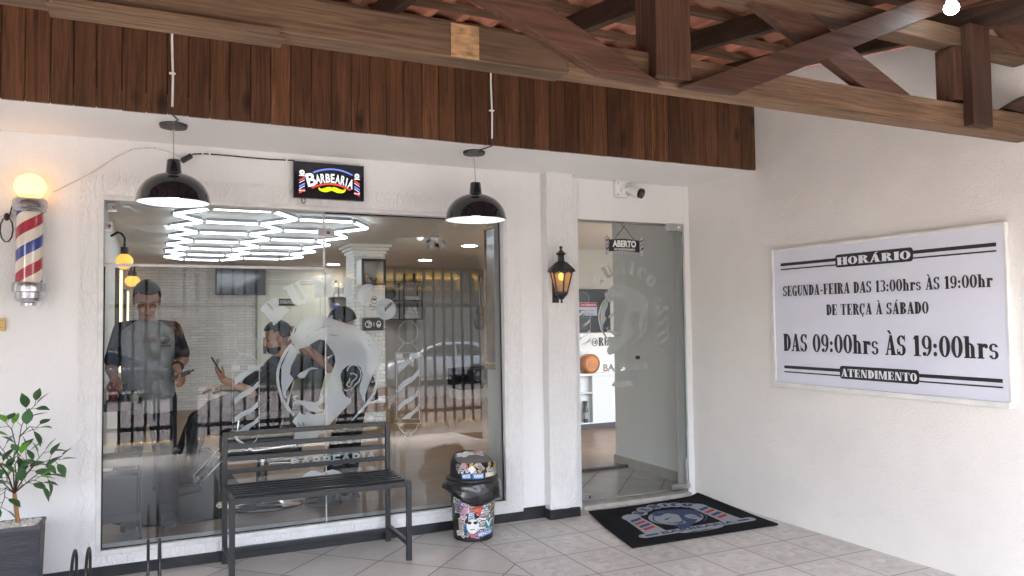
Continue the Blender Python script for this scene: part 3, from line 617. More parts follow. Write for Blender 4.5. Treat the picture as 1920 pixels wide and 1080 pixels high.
MB().bx(4.085,4.1,.2,1.345,ZF-.012,.125).bx(4.085,4.235,1.336,1.35,ZF,.125).build('entrance_skirting',mat('skirting_tile',(.50,.47,.43),.4,0,.1,8),shop,bevel=.002)
MB().bx(2.335,2.9,.15,.375,ZF,ZC).build('return_wall',mat('return_paint',(.72,.78,.76),.45,0,.02,2),shop,bevel=.004)
# reception back wall seen through the door
MB().bx(4.7,7.5,4.25,4.4,ZF,ZC).build('reception_wall',mat('reception_paint',(.62,.615,.59),.6,0,.03,2),shop)
# brick column with a cornice
c0=at(665,600,1,4.5); c1=at(722,600,1,4.5)
MB().bx(c0.x,c1.x,4.5,4.95,ZF,ZC).build('brick_column',M_brick,shop)
co=MB()
for i,(e,z0,z1) in enumerate(((.02,2.30,2.34),(.045,2.34,2.38),(.075,2.38,ZC))): co.bx(c0.x-e,c1.x+e,4.5-e,4.95+e,z0,z1-.001)
co.build('column_cornice',M_white,shop,bevel=.006)
# pale inner door on the back wall with handle and notice
YW=YB-.04; d0=at(490,650,1,YW); d1=at(600,650,1,YW)
idr=thing('inner_door',None,None,(d0.x,YW,ZF)); setparent(idr,shop)
MB().bx(d0.x,d1.x,YW,YB,ZF,2.1).build('leaf',mat('pale_door',(.66,.68,.60),.5,0,.03,3),idr)
MB().bx(d0.x-.07,d0.x,YW-.02,YB,ZF,2.17).bx(d1.x,d1.x+.07,YW-.02,YB,ZF,2.17).bx(d0.x,d1.x,YW-.02,YB,2.1,2.17).build('door_frame',mat('pale_frame',(.6,.62,.55),.5),idr,bevel=.005)
h=at(497,650,1,YW-.03); MB().bx(h.x-.025,h.x+.025,YW-.015,YW,h.z-.12,h.z+.12).tube([(h.x,YW-.05,h.z+.02),(h.x+.12,YW-.05,h.z+.02)],.012).build('handle',M_blackp,idr)
s0=at(523,573,1,YW-.004); s1=at(556,560,1,YW-.004)
nb=MB().bx(s0.x,s1.x,YW-.006,YW-.001,s0.z,s1.z).build('notice_plate',M_blackp,idr)
MB().flat2(fit(text2d('ENTRADA PROIBIDA',.01),s0.x+.015,s1.x-.015,s0.z+.03,s1.z-.03),lambda x,z:(x,YW-.0085,z)).build('notice_lettering',mat('white_ink',(.7,.7,.7),.5),nb)

# ================================================================ side wall on the right, and an added unseen one shading the left
sw=MB()
poly=[(0.2,0),(0.2,3.349),(-.2,3.288),(-2.627,2.917),(-3.6,2.768),(-4.4,2.645),(-4.4,0)]
sw.prism([(XR,y,z-.008) for y,z in poly],(.15,0,0))
swo=sw.build('side_wall',M_wallr); tag(swo,'tall white textured plaster wall carrying the opening hours board','wall')

o=MB().bx(-4.4,-4.2,-5.45,.0,-.1,3.0).build('porch_shade_wall',M_wallr); tag(o,'added white plaster wall, out of view, shading the far left end of the porch','wall')  # out of view; put in to cut the light entering from the left
# ================================================================ porch roof: tiles, rafters, battens, trussed girder
KZ,MZ=3.318,.15285
def zr(y): return KZ+MZ*y
roof=thing('porch_roof','dark timber porch roof with trussed girder under red clay tiles','roof',(1,-2,3))
def claymat():
    m=mat('clay_tiles',(.40,.165,.10),.8,0,.3,2.6,.5,60,.004)
    n=m.node_tree.nodes; l=m.node_tree.links; b=n['Principled BSDF']; src=b.inputs['Base Color'].links[0].from_socket
    g=n.new('ShaderNodeNewGeometry'); r=n.new('ShaderNodeMapRange'); r.inputs[3].default_value=.65; r.inputs[4].default_value=1.35; l.new(g.outputs['Random Per Island'],r.inputs[0])
    v=n.new('ShaderNodeVectorMath'); v.operation='SCALE'; l.new(src,v.inputs[0]); l.new(r.outputs[0],v.inputs['Scale']); l.new(v.outputs[0],b.inputs['Base Color']); return m
tl=MB(); rt=random.Random(5); nx=12
cols=58; pitch=.2; rowl=.36  # tile field extended out of view to shade the porch and stop sky leaks
for i in range(cols):
    for j in range(15):
        x0=-6.9+i*pitch; y1=.08-j*rowl; y0=y1-rowl-.05
        lift=.03; jx=rt.uniform(-.006,.006); jz=rt.uniform(-.004,.004); vs=[]; 
        prof=[(0,.0),(.02,.018),(.05,.036),(.085,.042),(.12,.034),(.145,.012),(.16,-.004),(.185,-.008),(.215,.002)]
        for (y,up) in ((y0,0.0),(y1,-.028)):
            for (u,h) in prof: vs.append((x0+u+jx,y,zr(y)+.035+h+up+lift+jz))
        k=len(prof); n0=len(vs)
        vs+=[(a,b,c+.012) for a,b,c in vs]
        fs=[(q,q+1,k+q+1,k+q) for q in range(k-1)]+[(n0+q+1,n0+q,n0+k+q,n0+k+q+1) for q in range(k-1)]+[(q+1,q,n0+q,n0+q+1) for q in range(k-1)]+[(0,k,n0+k,n0),(k-1,n0+k-1,n0+2*k-1,2*k-1)]
        tl.add(vs,fs)
tl.build('roof_tiles',claymat(),roof,smooth=True,angle=30)
M_beam=wood('beam_wood',(.055,.032,.019),(.165,.102,.062),0,1.0,.7,True,False,.25,.35)
M_beamy=wood('rafter_wood',(.022,.012,.008),(.078,.042,.026),1,1.0,.65,True,False,.3,.25)
M_post=wood('post_wood',(.028,.013,.008),(.092,.044,.026),2,1.0,.6,True,False,.25,.15)
M_brace=wood('brace_wood',(.028,.0135,.009),(.085,.042,.027),0,1.0,.55,True,False,.25,.15)
# battens along x every tile course, rafters along the slope
for j in range(13):
    y=-.72-j*.36
    MB().beam((-6.8,y,zr(y)+.02),(XR-.01,y,zr(y)+.02),.05,.03).build('batten',M_beam,roof)
for x in (-2.6,-1.9,-1.15,-.35,.38,1.13,2.11,2.86,3.6):
    ya,yb=-.74,-5.2
    MB().beam((x,ya,zr(ya)-.055),(x,yb,zr(yb)-.055),.055,.11).build('rafter',M_beamy,roof,bevel=.003)
MB().bx(-6.8,XR+.4,-5.36,-5.33,zr(-5.35)-.06,zr(-5.35)+.13).build('eave_sky_stop',M_beam,roof)  # added unseen board, blocks bright sky between the tile waves at the eave
YC=-2.7
ch=MB().beam((-3.4,YC+.05,2.345),(1.32,YC+.05,2.345),.1,.114).beam((1.3205,YC+.05,2.354),(XR-.012,YC+.05,2.364),.1,.118)
ch.build('bottom_chord',M_beam,roof,bevel=.004)
MB().beam((-.24,YC-.012,2.283),(.34,YC-.012,2.283),.02,.012).beam((-.25,YC+.05,2.28),(.36,YC+.05,2.28),.1,.012).build('chord_splice',M_beam,roof)
def zt(y): return zr(y)-.115
MB().beam((-3.4,YC+.05,zt(YC)-.05),(XR-.012,YC+.05,zt(YC)-.05),.1,.09).build('top_chord',M_beam,roof,bevel=.004)
MB().bx(1.66,1.818,YC-.05,YC-.001,2.312,zt(YC)).bx(1.675,1.80,YC,YC+.1,2.414,zt(YC)-.1).build('post',M_post,roof,bevel=.003)
MB().bx(3.447,3.588,YC-.05,YC-.001,2.312,zt(YC)).bx(3.4,3.54,YC,YC+.1,2.44,zt(YC)-.1).build('post',M_post,roof,bevel=.003)
MB().bx(-1.2,-1.06,YC-.05,YC-.001,2.3,zt(YC)).build('post',M_post,roof,bevel=.003)
def brace(p,q,wd,y,dep=.05):
    MB().beam((p[0],y,p[1]),(q[0],y,q[1]),dep,wd,(0,1,0)).build('brace',M_brace,roof,bevel=.003) if False else None
    a=Vector((p[0],0,p[1])); b=Vector((q[0],0,q[1])); d=(b-a).normalized(); s=Vector((-d.z,0,d.x))*wd/2
    mb=MB(); mb.prism([(v.x,y,v.z) for v in (a-s,b-s,b+s,a+s)],(0,dep,0)); mb.build('brace',M_brace,roof,bevel=.003)
def bracepx(L,y,dep):
    mb=MB(); mb.prism([tuple(at(px,py,1,y)) for px,py in L],(0,dep,0)); mb.build('brace',M_brace,roof,bevel=.003)
bracepx([(927,-60),(1243,158),(1129,137),(810,-60)],YC-.052,.05)
bracepx([(1284,160),(1711,2),(1800,-31),(1885,-31),(1764,23),(1388,174)],YC-.052,.05)
bracepx([(1414,-60),(1708,178),(1640,176),(1625,166),(1330,-60)],YC+.002,.05)
bracepx([(1846,14),(1868,2),(1920,30),(1932,40),(1932,104),(1920,92)],YC-.03,.05)
bracepx([(1885,203),(1920,182),(1930,177),(1930,214)],YC+.03,.05)
# pale unvarnished patch on the chord
a=at(845,40,1,YC-.001); b=at(898,105,1,YC-.001)
MB().bx(a.x,b.x,YC-.0035,YC-.0005,2.2905,2.4).build('bare_patch',mat('bare_wood',(.27,.16,.075),.65,0,.45,26,.3,50,.002,'pos',(1,1,3)),roof)
# ================================================================ pendant lamps
M_shade=mat('lamp_shade_black',(.012,.013,.018),.12,0,coat=.6)
def pendant(label,x,y,zc,rim,R,cordx):
    t=thing('pendant_lamp',label,'pendant lamp',(x,y,ZS),'pendant lamps under the soffit')
    MB().lathe([(.002,ZS-.0005),(.07,ZS-.0005),(.072,ZS-.006),(.068,ZS-.02),(.004,ZS-.022)],(cordx,y,0),32).build('canopy',M_blackp,t,smooth=True,angle=30)
    MB().lathe([(.002,ZS-.034),(.008,ZS-.032),(.008,ZS-.0215),(.002,ZS-.0215)],(cordx,y,0),12).build('cord_grip',M_chrome,t,smooth=True)
    top=rim+R*.86+.075
    MB().tube([(cordx,y,ZS-.025),(x,y,top)],.0035,8).build('cord',mat('grey_cord',(.4,.38,.36),.5),t)
    prof=[(R,rim)]
    for i in range(1,15):
        a=math.pi/2*i/15; prof.append((R*math.cos(a)**.92 if i<14 else .042,rim+R*.86*math.sin(a)))
    prof[-1]=(.042,rim+R*.86)
    prof+=[(.040,rim+R*.86+.005),(.034,rim+R*.86+.066),(.03,rim+R*.86+.072),(.004,rim+R*.86+.074)]
    prof=[(R-.004,rim-.003),(R+.003,rim-.004),(R+.003,rim+.004)]+prof[1:]
    MB().lathe(prof,(x,y,0),56,cap=False).build('shade',M_shade,t,smooth=True,angle=35)
    inner=[(R-.004,rim-.002)]+[((R-.005)*math.cos(math.pi/2*i/12),rim+(R-.005)*.84*math.sin(math.pi/2*i/12)) for i in range(1,12)]+[(.002,rim+(R-.005)*.84)]
    MB().lathe(inner,(x,y,0),48,cap=False).build('shade_lining',M_white,t,smooth=True)
    MB().ell((x,y,rim+.035),(.032,.032,.04),16,10).build('bulb',emit('lamp_bulb',(.9,.96,1.0),16),t,smooth=True)
    return t
pendant('black dome pendant lamp hanging over the left end of the window',.117,-.5,0,2.09,.186,.114)
pendant('black dome pendant lamp hanging over the right end of the window',1.886,-.5,0,2.076,.194,1.879)
# white cables down the planks to the lamps
M_wcable=mat('white_cable',(.75,.74,.71),.45)
def fcable(label,px,x0,canx):
    p0=at(px,40,1,YF-.036)
    mb=MB(); zt_=3.12
    mb.tube([(x0+.004,YF-.036,zt_),(x0,YF-.036,2.9),(x0+.006,YF-.036,2.7),(x0+.004,YF-.036,ZS+.03)],.006,8)
    o=mb.build('lamp_cable',M_wcable,smooth=True); tag(o,label,'cable',group='white cables down the planks')
    MB().tube([(x0+.004,YF-.036,ZS+.05),(x0+.006,YF-.037,ZS+.0),(x0+.008,YF-.03,ZS-.012),(canx+.02,YF+.08,ZS-.006),(canx,-.565,ZS-.006)],.004,8).build('cable_tail',mat('dark_cord',(.03,.03,.03),.5),o,smooth=True)
    MB().bx(x0-.012,x0+.018,YF-.044,YF-.028,2.716,2.724).build('cable_clip',M_white,o)
fcable('white cable running down the planks to the left pendant lamp',321,.098,.114)
fcable('white cable running down the planks to the right pendant lamp',918,1.892,1.879)

# ================================================================ barber pole wall light
BX,BY=-.592,-.10
bp=thing('barber_pole','lit wall barber pole with glowing globe and spiralling red blue stripes','barber pole',(BX,BY,1.55))
M_alu=mat('spun_aluminium',(.55,.55,.56),.25,1,.06,40,.05,160,.0006,'obj',(1,1,10))
def bz(py): return at(60,py,1,BY).z
r=.073
MB().ell((BX,BY,bz(350)),(.076,.076,.070),32,20).build('globe',emit('globe_glow',(1.0,.50,.14),4.2),bp,smooth=True)
zc=bz(372)
prof=[(r*.89,h) for r,h in [(.06,zc+.012),(.068,zc+.005),(.078,zc),(.09,zc-.01),(.094,zc-.018),(.094,zc-.05),(.088,zc-.056),(.09,zc-.062),(.09,zc-.07),(.08,zc-.078),(.02,zc-.08)]]
MB().lathe(prof,(BX,BY,0),40).build('top_cap',M_alu,bp,smooth=True,angle=25)
def stripemat():
    m=bpy.data.materials.new('barber_stripes'); n,l,b=nodes(m)
    tc=n.new('ShaderNodeTexCoord'); g=n.new('ShaderNodeSeparateXYZ'); l.new(tc.outputs['Object'],g.inputs[0])
    def M(op,a,b_=None):
        q=n.new('ShaderNodeMath'); q.operation=op
        for i,x in enumerate((a,b_)):
            if x is None: continue
            if isinstance(x,(int,float)): q.inputs[i].default_value=x
            else: l.new(x,q.inputs[i])
        return q.outputs[0]
    ang=M('DIVIDE',M('ARCTAN2',M('SUBTRACT',g.outputs[1],BY),M('SUBTRACT',g.outputs[0],BX)),2*math.pi)
    P=.25; PH=(.125-bz(425)/P-.25)%1
    u=M('FRACT',M('ADD',M('SUBTRACT',M('DIVIDE',g.outputs[2],P),ang),PH))
    cr=n.new('ShaderNodeValToRGB'); cr.color_ramp.interpolation='CONSTANT'; e=cr.color_ramp.elements
    W_=(.66,.60,.50,1); e[0].position=0; e[0].color=(.36,.025,.045,1); e[1].position=.25; e[1].color=W_
    for p,c in ((.5,(.022,.045,.24,1)),(.75,W_)): q=e.new(p); q.color=c
    l.new(u,cr.inputs[0]); l.new(cr.outputs[0],b.inputs['Base Color']); b.inputs['Roughness'].default_value=.15; b.inputs['Coat Weight'].default_value=.6
    return m
zt0=zc-.079; zb0=bz(530)
MB().lathe([(.065,zb0),(.065,zt0)],(BX,BY,0),48,cap=False).build('striped_tube',stripemat(),bp,smooth=True)
zb=zb0
MB().lathe([(q_*.89,h_) for q_,h_ in [(.02,zb+.004),(.08,zb+.002),(.088,zb-.004),(.09,zb-.012),(.092,zb-.03),(.09,zb-.05),(.074,zb-.056),(.074,zb-.085),(.066,zb-.1),(.05,zb-.108),(.042,zb-.112),(.042,zb-.126),(.002,zb-.127)]],(BX,BY,0),40).build('bottom_cap',M_alu,bp,smooth=True,angle=25)
MB().bx(BX-.02,BX+.02,BY+.07,-.001,zc-.05,zc-.02).build('bracket',M_alu,bp,bevel=.003); MB().bx(BX-.02,BX+.02,BY+.07,-.001,zb-.04,zb-.01).build('bracket',M_alu,bp,bevel=.003)
lp=[(BX-.085,BY+.04,zc-.03)]+[(BX-.115+.03*math.cos(a),BY+.06,zc-.17+.07*math.sin(a)) for a in [1.2,.6,0,-.6,-1.2,-1.8,-2.4,-3.0,-3.6,-4.2]]
MB().tube(lp,.004,8).ell((BX-.115,BY+.06,zc-.10),(.014,.014,.022),10,8).build('flex',M_blackp,bp,smooth=True)
wc=MB(); p=[at(0,407,1,-.006),at(50,385,1,-.006)]; q=[at(100,360,1,-.006),at(170,325,1,-.006),at(215,296,1,-.006),at(250,279,1,-.006),at(290,277,1,-.006),at(318,285,1,-.006),at(345,297,1,-.006)]
wc.tube([(-1.2,-.006,p[0].z-.12)]+p,.003,6).tube(q,.0035,6)
o=wc.build('wall_wire',mat('painted_wire',(.62,.58,.52),.5),smooth=True); tag(o,'thin painted wire clipped along the wall from pole to lamp','cable')
for px,py in ((250,279),(268,277),(285,277),(296,279)):
    a=at(px,py,1,-.006); MB().bx(a.x-.004,a.x+.004,-.013,-.0005,a.z-.006,a.z+.014).build('wire_clip',M_white,o)
# black plug adapter and cable to the neon sign
ad=MB(); a=at(350,297,1,-.03); d=Vector((.8,0,.55)).normalized()
ad.beam(a-d*.035,a+d*.035,.03,.034,(0,1,0)); ado=ad.build('power_adapter',M_blackp,bevel=.006); tag(ado,'small black power adapter hanging tilted beside the left lamp','power adapter')
cb=MB(); pts=[at(x,y,1,-.012) for x,y in ((362,289),(380,288),(420,291),(470,296),(510,299),(552,301))]
cb.tube([a+d*.034]+pts,.004,8); cbo=cb.build('cable',M_blackp,ado,smooth=True)
for px,py in ((380,288),(393,289),(537,300)):
    q=at(px,py,1,-.012); MB().bx(q.x-.005,q.x+.005,-.02,-.001,q.z-.008,q.z+.016).build('cable_clip',M_white,ado)

# ================================================================ neon style sign BARBEARIA
c=[at(550,300,1,-.05),at(683,313,1,-.05),at(682,380,1,-.05),at(551,368,1,-.05)]
x0,x1=(c[0].x+c[3].x)/2,(c[1].x+c[2].x)/2; z1_,z0_=(c[0].z+c[1].z)/2,(c[2].z+c[3].z)/2
sg=thing('neon_sign','black lit sign with white letters BARBEARIA over a yellow moustache','sign',((x0+x1)/2,-.04,z0_))
MB().bx(x0,x1,-.05,-.012,z0_,z1_).build('panel',mat('sign_black',(.008,.009,.016),.18,coat=.5),sg,bevel=.003)
MB().bx(x0+.06,x0+.09,-.012,0,z0_+.03,z1_-.03).build('standoff',M_blackp,sg); MB().bx(x1-.09,x1-.06,-.012,0,z0_+.03,z1_-.03).build('standoff',M_blackp,sg)
Wd,Hd=x1-x0,z1_-z0_
def S(u,v,h=0): return (x0+u*Wd,-.0525-h,z0_+v*Hd)     # unit square of the sign
eW=emit('neon_white',(.80,.90,.96),.78); eB=emit('neon_blue',(.15,.24,.80),.7); eR=emit('neon_red',(.80,.05,.03),.8); eY=emit('neon_yellow',(.60,.86,.0),.85)
asp=Wd/Hd
def archtext():
    out=[]
    for chh,u0,u1,v0,v1,an in (('B',.175,.305,.335,.70,.26),('A',.302,.372,.415,.675,.16),('R',.375,.437,.445,.70,.10),('B',.445,.508,.465,.71,.04),('E',.518,.572,.465,.715,0),('A',.58,.652,.45,.70,-.07),('R',.662,.722,.42,.68,-.14),('I',.735,.752,.385,.63,-.2),('A',.765,.845,.33,.60,-.26)):
        f=fit(text2d(chh,.03),u0,u1,v0,v1); cu,cv=(u0+u1)/2,(v0+v1)/2
        out.append(([(cu+(x-cu)*math.cos(an)-(y-cv)/asp*math.sin(an),cv+(y-cv)*math.cos(an)+(x-cu)*asp*math.sin(an)) for x,y in f[0]],f[1]))
    return join2(out)
MB().flat2(archtext(),S).build('lettering',eW,sg)
def sband(a0,a1,bulge,v0,wd,u0,u1):
    pts=[(u0+(u1-u0)*i/20,v0-bulge*((i-10)/10)**2) for i in range(21)]
    return stroke([(u*asp,v) for u,v in pts],wd)
def bandm(name,v0,u0,u1,bulge,m):
    vf=sband(0,0,bulge,v0,.045,u0,u1); MB().flat2(([(x/asp,y) for x,y in vf[0]],vf[1]),S).build(name,m,sg)
bandm('blue_arc',.845,.27,.83,.13,eB); bandm('red_arc',.43,.25,.80,.14,eR)
ms=[(.35,.40),(.36,.45),(.375,.41),(.39,.40),(.43,.43),(.475,.465),(.50,.47),(.525,.45),(.55,.475),(.585,.465),(.62,.43),(.665,.405),(.69,.41),(.70,.45),(.715,.41),(.70,.35),(.66,.31),(.60,.31),(.555,.345),(.525,.37),(.50,.345),(.45,.31),(.40,.32),(.365,.355)]
ms=[(.53+(u-.525)*1.08,.27+(v-.39)*.95) for u,v in ms]
MB().flat2(curve2d([ms]),S).build('moustache',eY,sg)
for cx in (.115,.895):
    pw=MB(); pw.flat2(ringsec(cx,.70,.036,.036*asp,.024,.024*asp),S).flat2(rc(cx-.042,.60,cx+.042,.625),S).flat2(rc(cx-.042,.19,cx+.042,.22),S)
    po=pw.build('little_pole',eW,sg); k=1 if cx<.5 else -1
    prr=MB();pb=MB();pwh=MB()
    for j,m_ in enumerate((prr,pwh,pb,pwh,prr)):
        v=.55-j*.082; hgt=.055 if m_ is not pwh else .02
        m_.flat2(qd((cx-.038*k,v-.05),(cx+.038*k,v+.04),(cx+.038*k,v+.04-hgt),(cx-.038*k,v-.05-hgt)),S)
    prr.build('red_stripe',eR,po); pb.build('blue_stripe',eB,po); pwh.build('white_stripe',eW,po)
lp=[(x0+.065+.012*math.cos(a),-.03,z0_-.012+.018*math.sin(a)) for a in [i*.5 for i in range(13)]]
MB().tube(lp,.003,6,closed=False).build('hanging_loop',M_blackp,sg)

# ================================================================ security camera
o=at(1162,356,1,.05)
sc_t=thing('security_camera','white bullet security camera with black lens over the glass door','security camera',(o.x,.05,o.z-.06))
M_wp=mat('white_plastic',(.78,.78,.77),.3,0,coat=.2)
bpl=MB(); hw=.066
pts=[]
for (sx,sz) in ((1,1),(-1,1),(-1,-1),(1,-1)):
    for k in range(5):
        a=math.atan2(sz,sx)-math.pi/4+k*math.pi/8; pts.append((o.x+sx*(hw-.022)+.022*math.cos(a),.0498,o.z+sz*(hw-.022)+.022*math.sin(a)))
bpl.prism(pts,(0,-.042,0)); bpl.build('mount_plate',M_wp,sc_t,bevel=.004)
sm=MB()
for sx,sz in ((-1,1),(1,1),(-1,-1),(1,-1)): sm.lathe([(.0045,.004),(.0045,.0085)],(o.x+sx*.046,0,o.z+sz*.046),8,'y')
sm.build('screw',mat('screw_dark',(.08,.08,.08),.4,.8),sc_t)
a0=Vector((o.x+.012,.02,o.z-.005)); ml=[a0,a0+Vector((.012,-.03,-.004)),a0+Vector((.03,-.05,-.012))]
MB().ell(a0+Vector((0,-.012,0)),(.034,.034,.034)).tube(ml,.02,14).build('arm',M_wp,sc_t,smooth=True)
d=Vector((.42,-.84,-.34)).normalized(); b0=a0+Vector((.012,-.03,0)); b1=b0+d*.125
MB().tube([b0,b0+d*.012,b1],[.024,.033,.035],18).build('body',M_wp,sc_t,smooth=True,angle=50)
MB().tube([b1-d*.002,b1+d*.02,b1+d*.0201,b1+d*.014],[.039,.039,.034,.030],18).build('lens_hood',M_blackp,sc_t,smooth=True,angle=40)
MB().ell(b1+d*.014,(.016,.016,.016)).build('lens',mat('lens_glass',(.01,.012,.02),.05,coat=1),sc_t,smooth=True)

# ================================================================ wall lantern on the pilaster
L0=at(1053,515,1,-.19); LX,LY=L0.x,-.185
lt=thing('wall_lantern','black iron wall lantern glowing amber on the rough pilaster','lantern',(LX,LY,1.55))
def lz(py): return at(1053,py,1,LY).z
M_iron=mat('lantern_iron',(.012,.012,.013),.45,0,.2,30,.2,150,.001)
def hexring(rad,z,rot=0): return [(LX+rad*math.cos(math.pi/3*k+rot),LY+rad*math.sin(math.pi/3*k+rot),z) for k in range(6)]
ztp,zbt=lz(507),lz(549); rt_,rb_=.082,.042; rot0=.32
T=hexring(rt_,ztp,rot0); Bm=hexring(rb_,zbt,rot0)
def amber():
    m=bpy.data.materials.new('amber_glass'); m.use_nodes=True; n=m.node_tree.nodes; l=m.node_tree.links; b=n['Principled BSDF']
    b.inputs['Base Color'].default_value=(.60,.50,.40,1); b.inputs['Roughness'].default_value=.35; b.inputs['Transmission Weight'].default_value=0
    tr=n.new('ShaderNodeBsdfTranslucent'); tr.inputs[0].default_value=(.9,.62,.36,1); mx=n.new('ShaderNodeMixShader'); mx.inputs[0].default_value=.6
    l.new(b.outputs[0],mx.inputs[1]); l.new(tr.outputs[0],mx.inputs[2]); tp=n.new('ShaderNodeBsdfTransparent'); tp.inputs[0].default_value=(1,.86,.66,1); m3=n.new('ShaderNodeMixShader'); m3.inputs[0].default_value=.35; l.new(mx.outputs[0],m3.inputs[1]); l.new(tp.outputs[0],m3.inputs[2]); l.new(m3.outputs[0],n['Material Output'].inputs[0]); return m
gm=MB(); gm.add(T+Bm,[(k,(k+1)%6,6+(k+1)%6,6+k) for k in range(6)]); gm.build('glass',amber(),lt)
fm=MB()
for k in range(6): fm.tube([Vector(T[k]),Vector(Bm[k])],.0065,6)
for k in range(6): fm.tube([Vector(T[k]),Vector(T[(k+1)%6])],.006,6).tube([Vector(Bm[k]),Vector(Bm[(k+1)%6])],.007,6)
for k in range(6):      # arched heads of the panes
    a,b=Vector(T[k]),Vector(T[(k+1)%6]); m_=(a+b)/2; dn=Vector((0,0,-1))
    fm.add([a+dn*.001,m_+dn*.004,b+dn*.001,b+dn*.03-(b-m_)*.05,m_+dn*.012,a+dn*.03-(a-m_)*.05],[(0,1,4,5),(1,2,3,4)])
fm.build('frame',M_iron,lt,smooth=True)
ap=hexring(.104,ztp-.012,rot0); a2=hexring(.10,ztp+.004,rot0); a3=hexring(.04,ztp+.06,rot0)
rf=MB(); rf.add(ap+a2+a3,[(k,(k+1)%6,6+(k+1)%6,6+k) for k in range(6)]+[(6+k,6+(k+1)%6,12+(k+1)%6,12+k) for k in range(6)]+[tuple(range(12,18))])
rf.build('hood',M_iron,lt,bevel=.002)
zh=ztp+.058
MB().lathe([(.03,zh),(.03,zh+.006),(.024,zh+.01),(.022,zh+.05),(.034,zh+.058),(.036,zh+.064),(.022,zh+.074),(.012,zh+.085),(.006,zh+.092),(.008,zh+.097),(.013,zh+.106),(.008,zh+.116),(.001,zh+.118)],(LX,LY,0),20).build('chimney',M_iron,lt,smooth=True,angle=40)
MB().lathe([(.001,zbt-.075),(.008,zbt-.07),(.009,zbt-.062),(.005,zbt-.056),(.007,zbt-.05),(.02,zbt-.04),(.032,zbt-.024),(.045,zbt-.012),(.046,zbt+.004),(.03,zbt+.006)],(LX,LY,0),20).build('base',M_iron,lt,smooth=True,angle=40)
MB().tube([(LX,LY+.02,zbt-.01),(LX,-.10,zbt-.02)],.01,8).bx(LX-.025,LX+.025,-.1,-.0905,zbt-.07,ztp).tube([(LX,LY+.04,ztp+.02),(LX,-.1,ztp-.02)],.008,8).build('bracket',M_iron,lt)
MB().ell((LX,LY,ztp-.045),(.022,.022,.028),14,10).build('bulb',emit('lantern_bulb',(1.0,.52,.10),6),lt,smooth=True)

# ================================================================ opening hours board on the side wall
XS=XR-.001
def sg_pt(px,py): p=at(px,py,0,XS-.03); return (p.y,p.z)
tl_,tr_,bl_,br_=sg_pt(1450,474),sg_pt(1880,421),sg_pt(1455,716),sg_pt(1893,754)
yl=(tl_[0]+bl_[0])/2; yr=(tr_[0]+br_[0])/2; zt_=(tl_[1]+tr_[1])/2; zb_=(bl_[1]+br_[1])/2
hb=thing('hours_board','large white opening hours board headed HORARIO fixed to the side wall','sign board',(XS,(yl+yr)/2,zb_))
MB().bx(XS-.026,XS,yr,yl,zb_,zt_).build('panel',mat('board_face',(.69,.71,.80),.22,0,.015,2,spec=.5),hb)
fr=MB().bx(XS-.034,XS,yl,yl+.028,zb_-.03,zt_+.02).bx(XS-.05,XS,yr-.01,yl,zb_-.03,zb_).bx(XS-.03,XS,yr-.01,yl,zt_,zt_+.02).bx(XS-.03,XS,yr-.012,yr,zb_,zt_)
fr.build('frame',mat('board_frame',(.72,.72,.70),.4,0,.1,8),hb,bevel=.003)
M_ink=mat('board_ink',(.02,.02,.022),.4); M_inkw=mat('board_white',(.74,.76,.84),.4)
def SB(a,z,h): return (XS-.0275-h,-a,z)          # a = distance from the house along the wall
def tpos(px,py): y,z=sg_pt(px,py); return -y,z
def line(s,pL,pR,top,mb):
    a0,zb1=tpos(*pL); a1,zb2=tpos(*pR); _,ztop=tpos(*top); h_=ztop-zb1
    vf,wd=slab(s); zz=(zb1+zb2)/2
    flat3(mb,([(a0+x/wd*(a1-a0),zz+y*h_) for x,y in vf[0]],vf[1]),SB); return h_
def wline(s,*a):
    mb=MB(); line(s,*a,mb); mb.build('lettering',M_ink,hb)
wline('SEGUNDA-FEIRA DAS 13:00hrs ÀS 19:00hr',(1468,557),(1863,536),(1468,538))
wline('DE TERÇA À SÁBADO',(1549,591),(1742,588),(1549,571))
wline('DAS 09:00hrs ÀS 19:00hrs',(1469,660),(1875,671),(1469,628))
def rr2(a0,a1,z0,z1,r): 
    return [(a1-r+r*math.cos(t),z1-r+r*math.sin(t)) for t in [0,.4,.8,1.2,1.57]]+[(a0+r+r*math.cos(t),z1-r+r*math.sin(t)) for t in [1.57,2,2.4,2.8,3.14]]+[(a0+r+r*math.cos(t),z0+r+r*math.sin(t)) for t in [3.14,3.5,3.9,4.3,4.71]]+[(a1-r+r*math.cos(t),z0+r+r*math.sin(t)) for t in [4.71,5.1,5.5,5.9,6.28]]
def bars(pLt,pLb,pR,box0,box1,mb):
    a0,za=tpos(*pLt); _,zb=tpos(*pLb); a1,_=tpos(*pR); b0,b1=tpos(*box0),tpos(*box1)
    hh=(za-zb); flat3(mb,rc(a0,za-hh*.42,b0[0],za),lambda x,y,h:SB(x,y,.0)); flat3(mb,rc(a0,zb,b0[0],zb+hh*.18),lambda x,y,h:SB(x,y,0))
    flat3(mb,rc(b1[0],za-hh*.42,a1,za),lambda x,y,h:SB(x,y,0)); flat3(mb,rc(b1[0],zb,a1,zb+hh*.18),lambda x,y,h:SB(x,y,0))
    z0=zb-hh*.28; z1=za+hh*.42
    mb.flat2(curve2d([rr2(b0[0],b1[0],z0,z1,.02)]),lambda x,y:SB(x,y,.0003)); return b0[0],b1[0],z0,z1
i1,i2=MB(),MB()
q1=bars((1463,494),(1463,507),(1867,450),(1565,470),(1712,490),i1); q2=bars((1470,685),(1470,698),(1880,722),(1574,695),(1723,700),i2)
i1.build('ruled_banner',M_ink,hb); i2.build('ruled_banner',M_ink,hb)
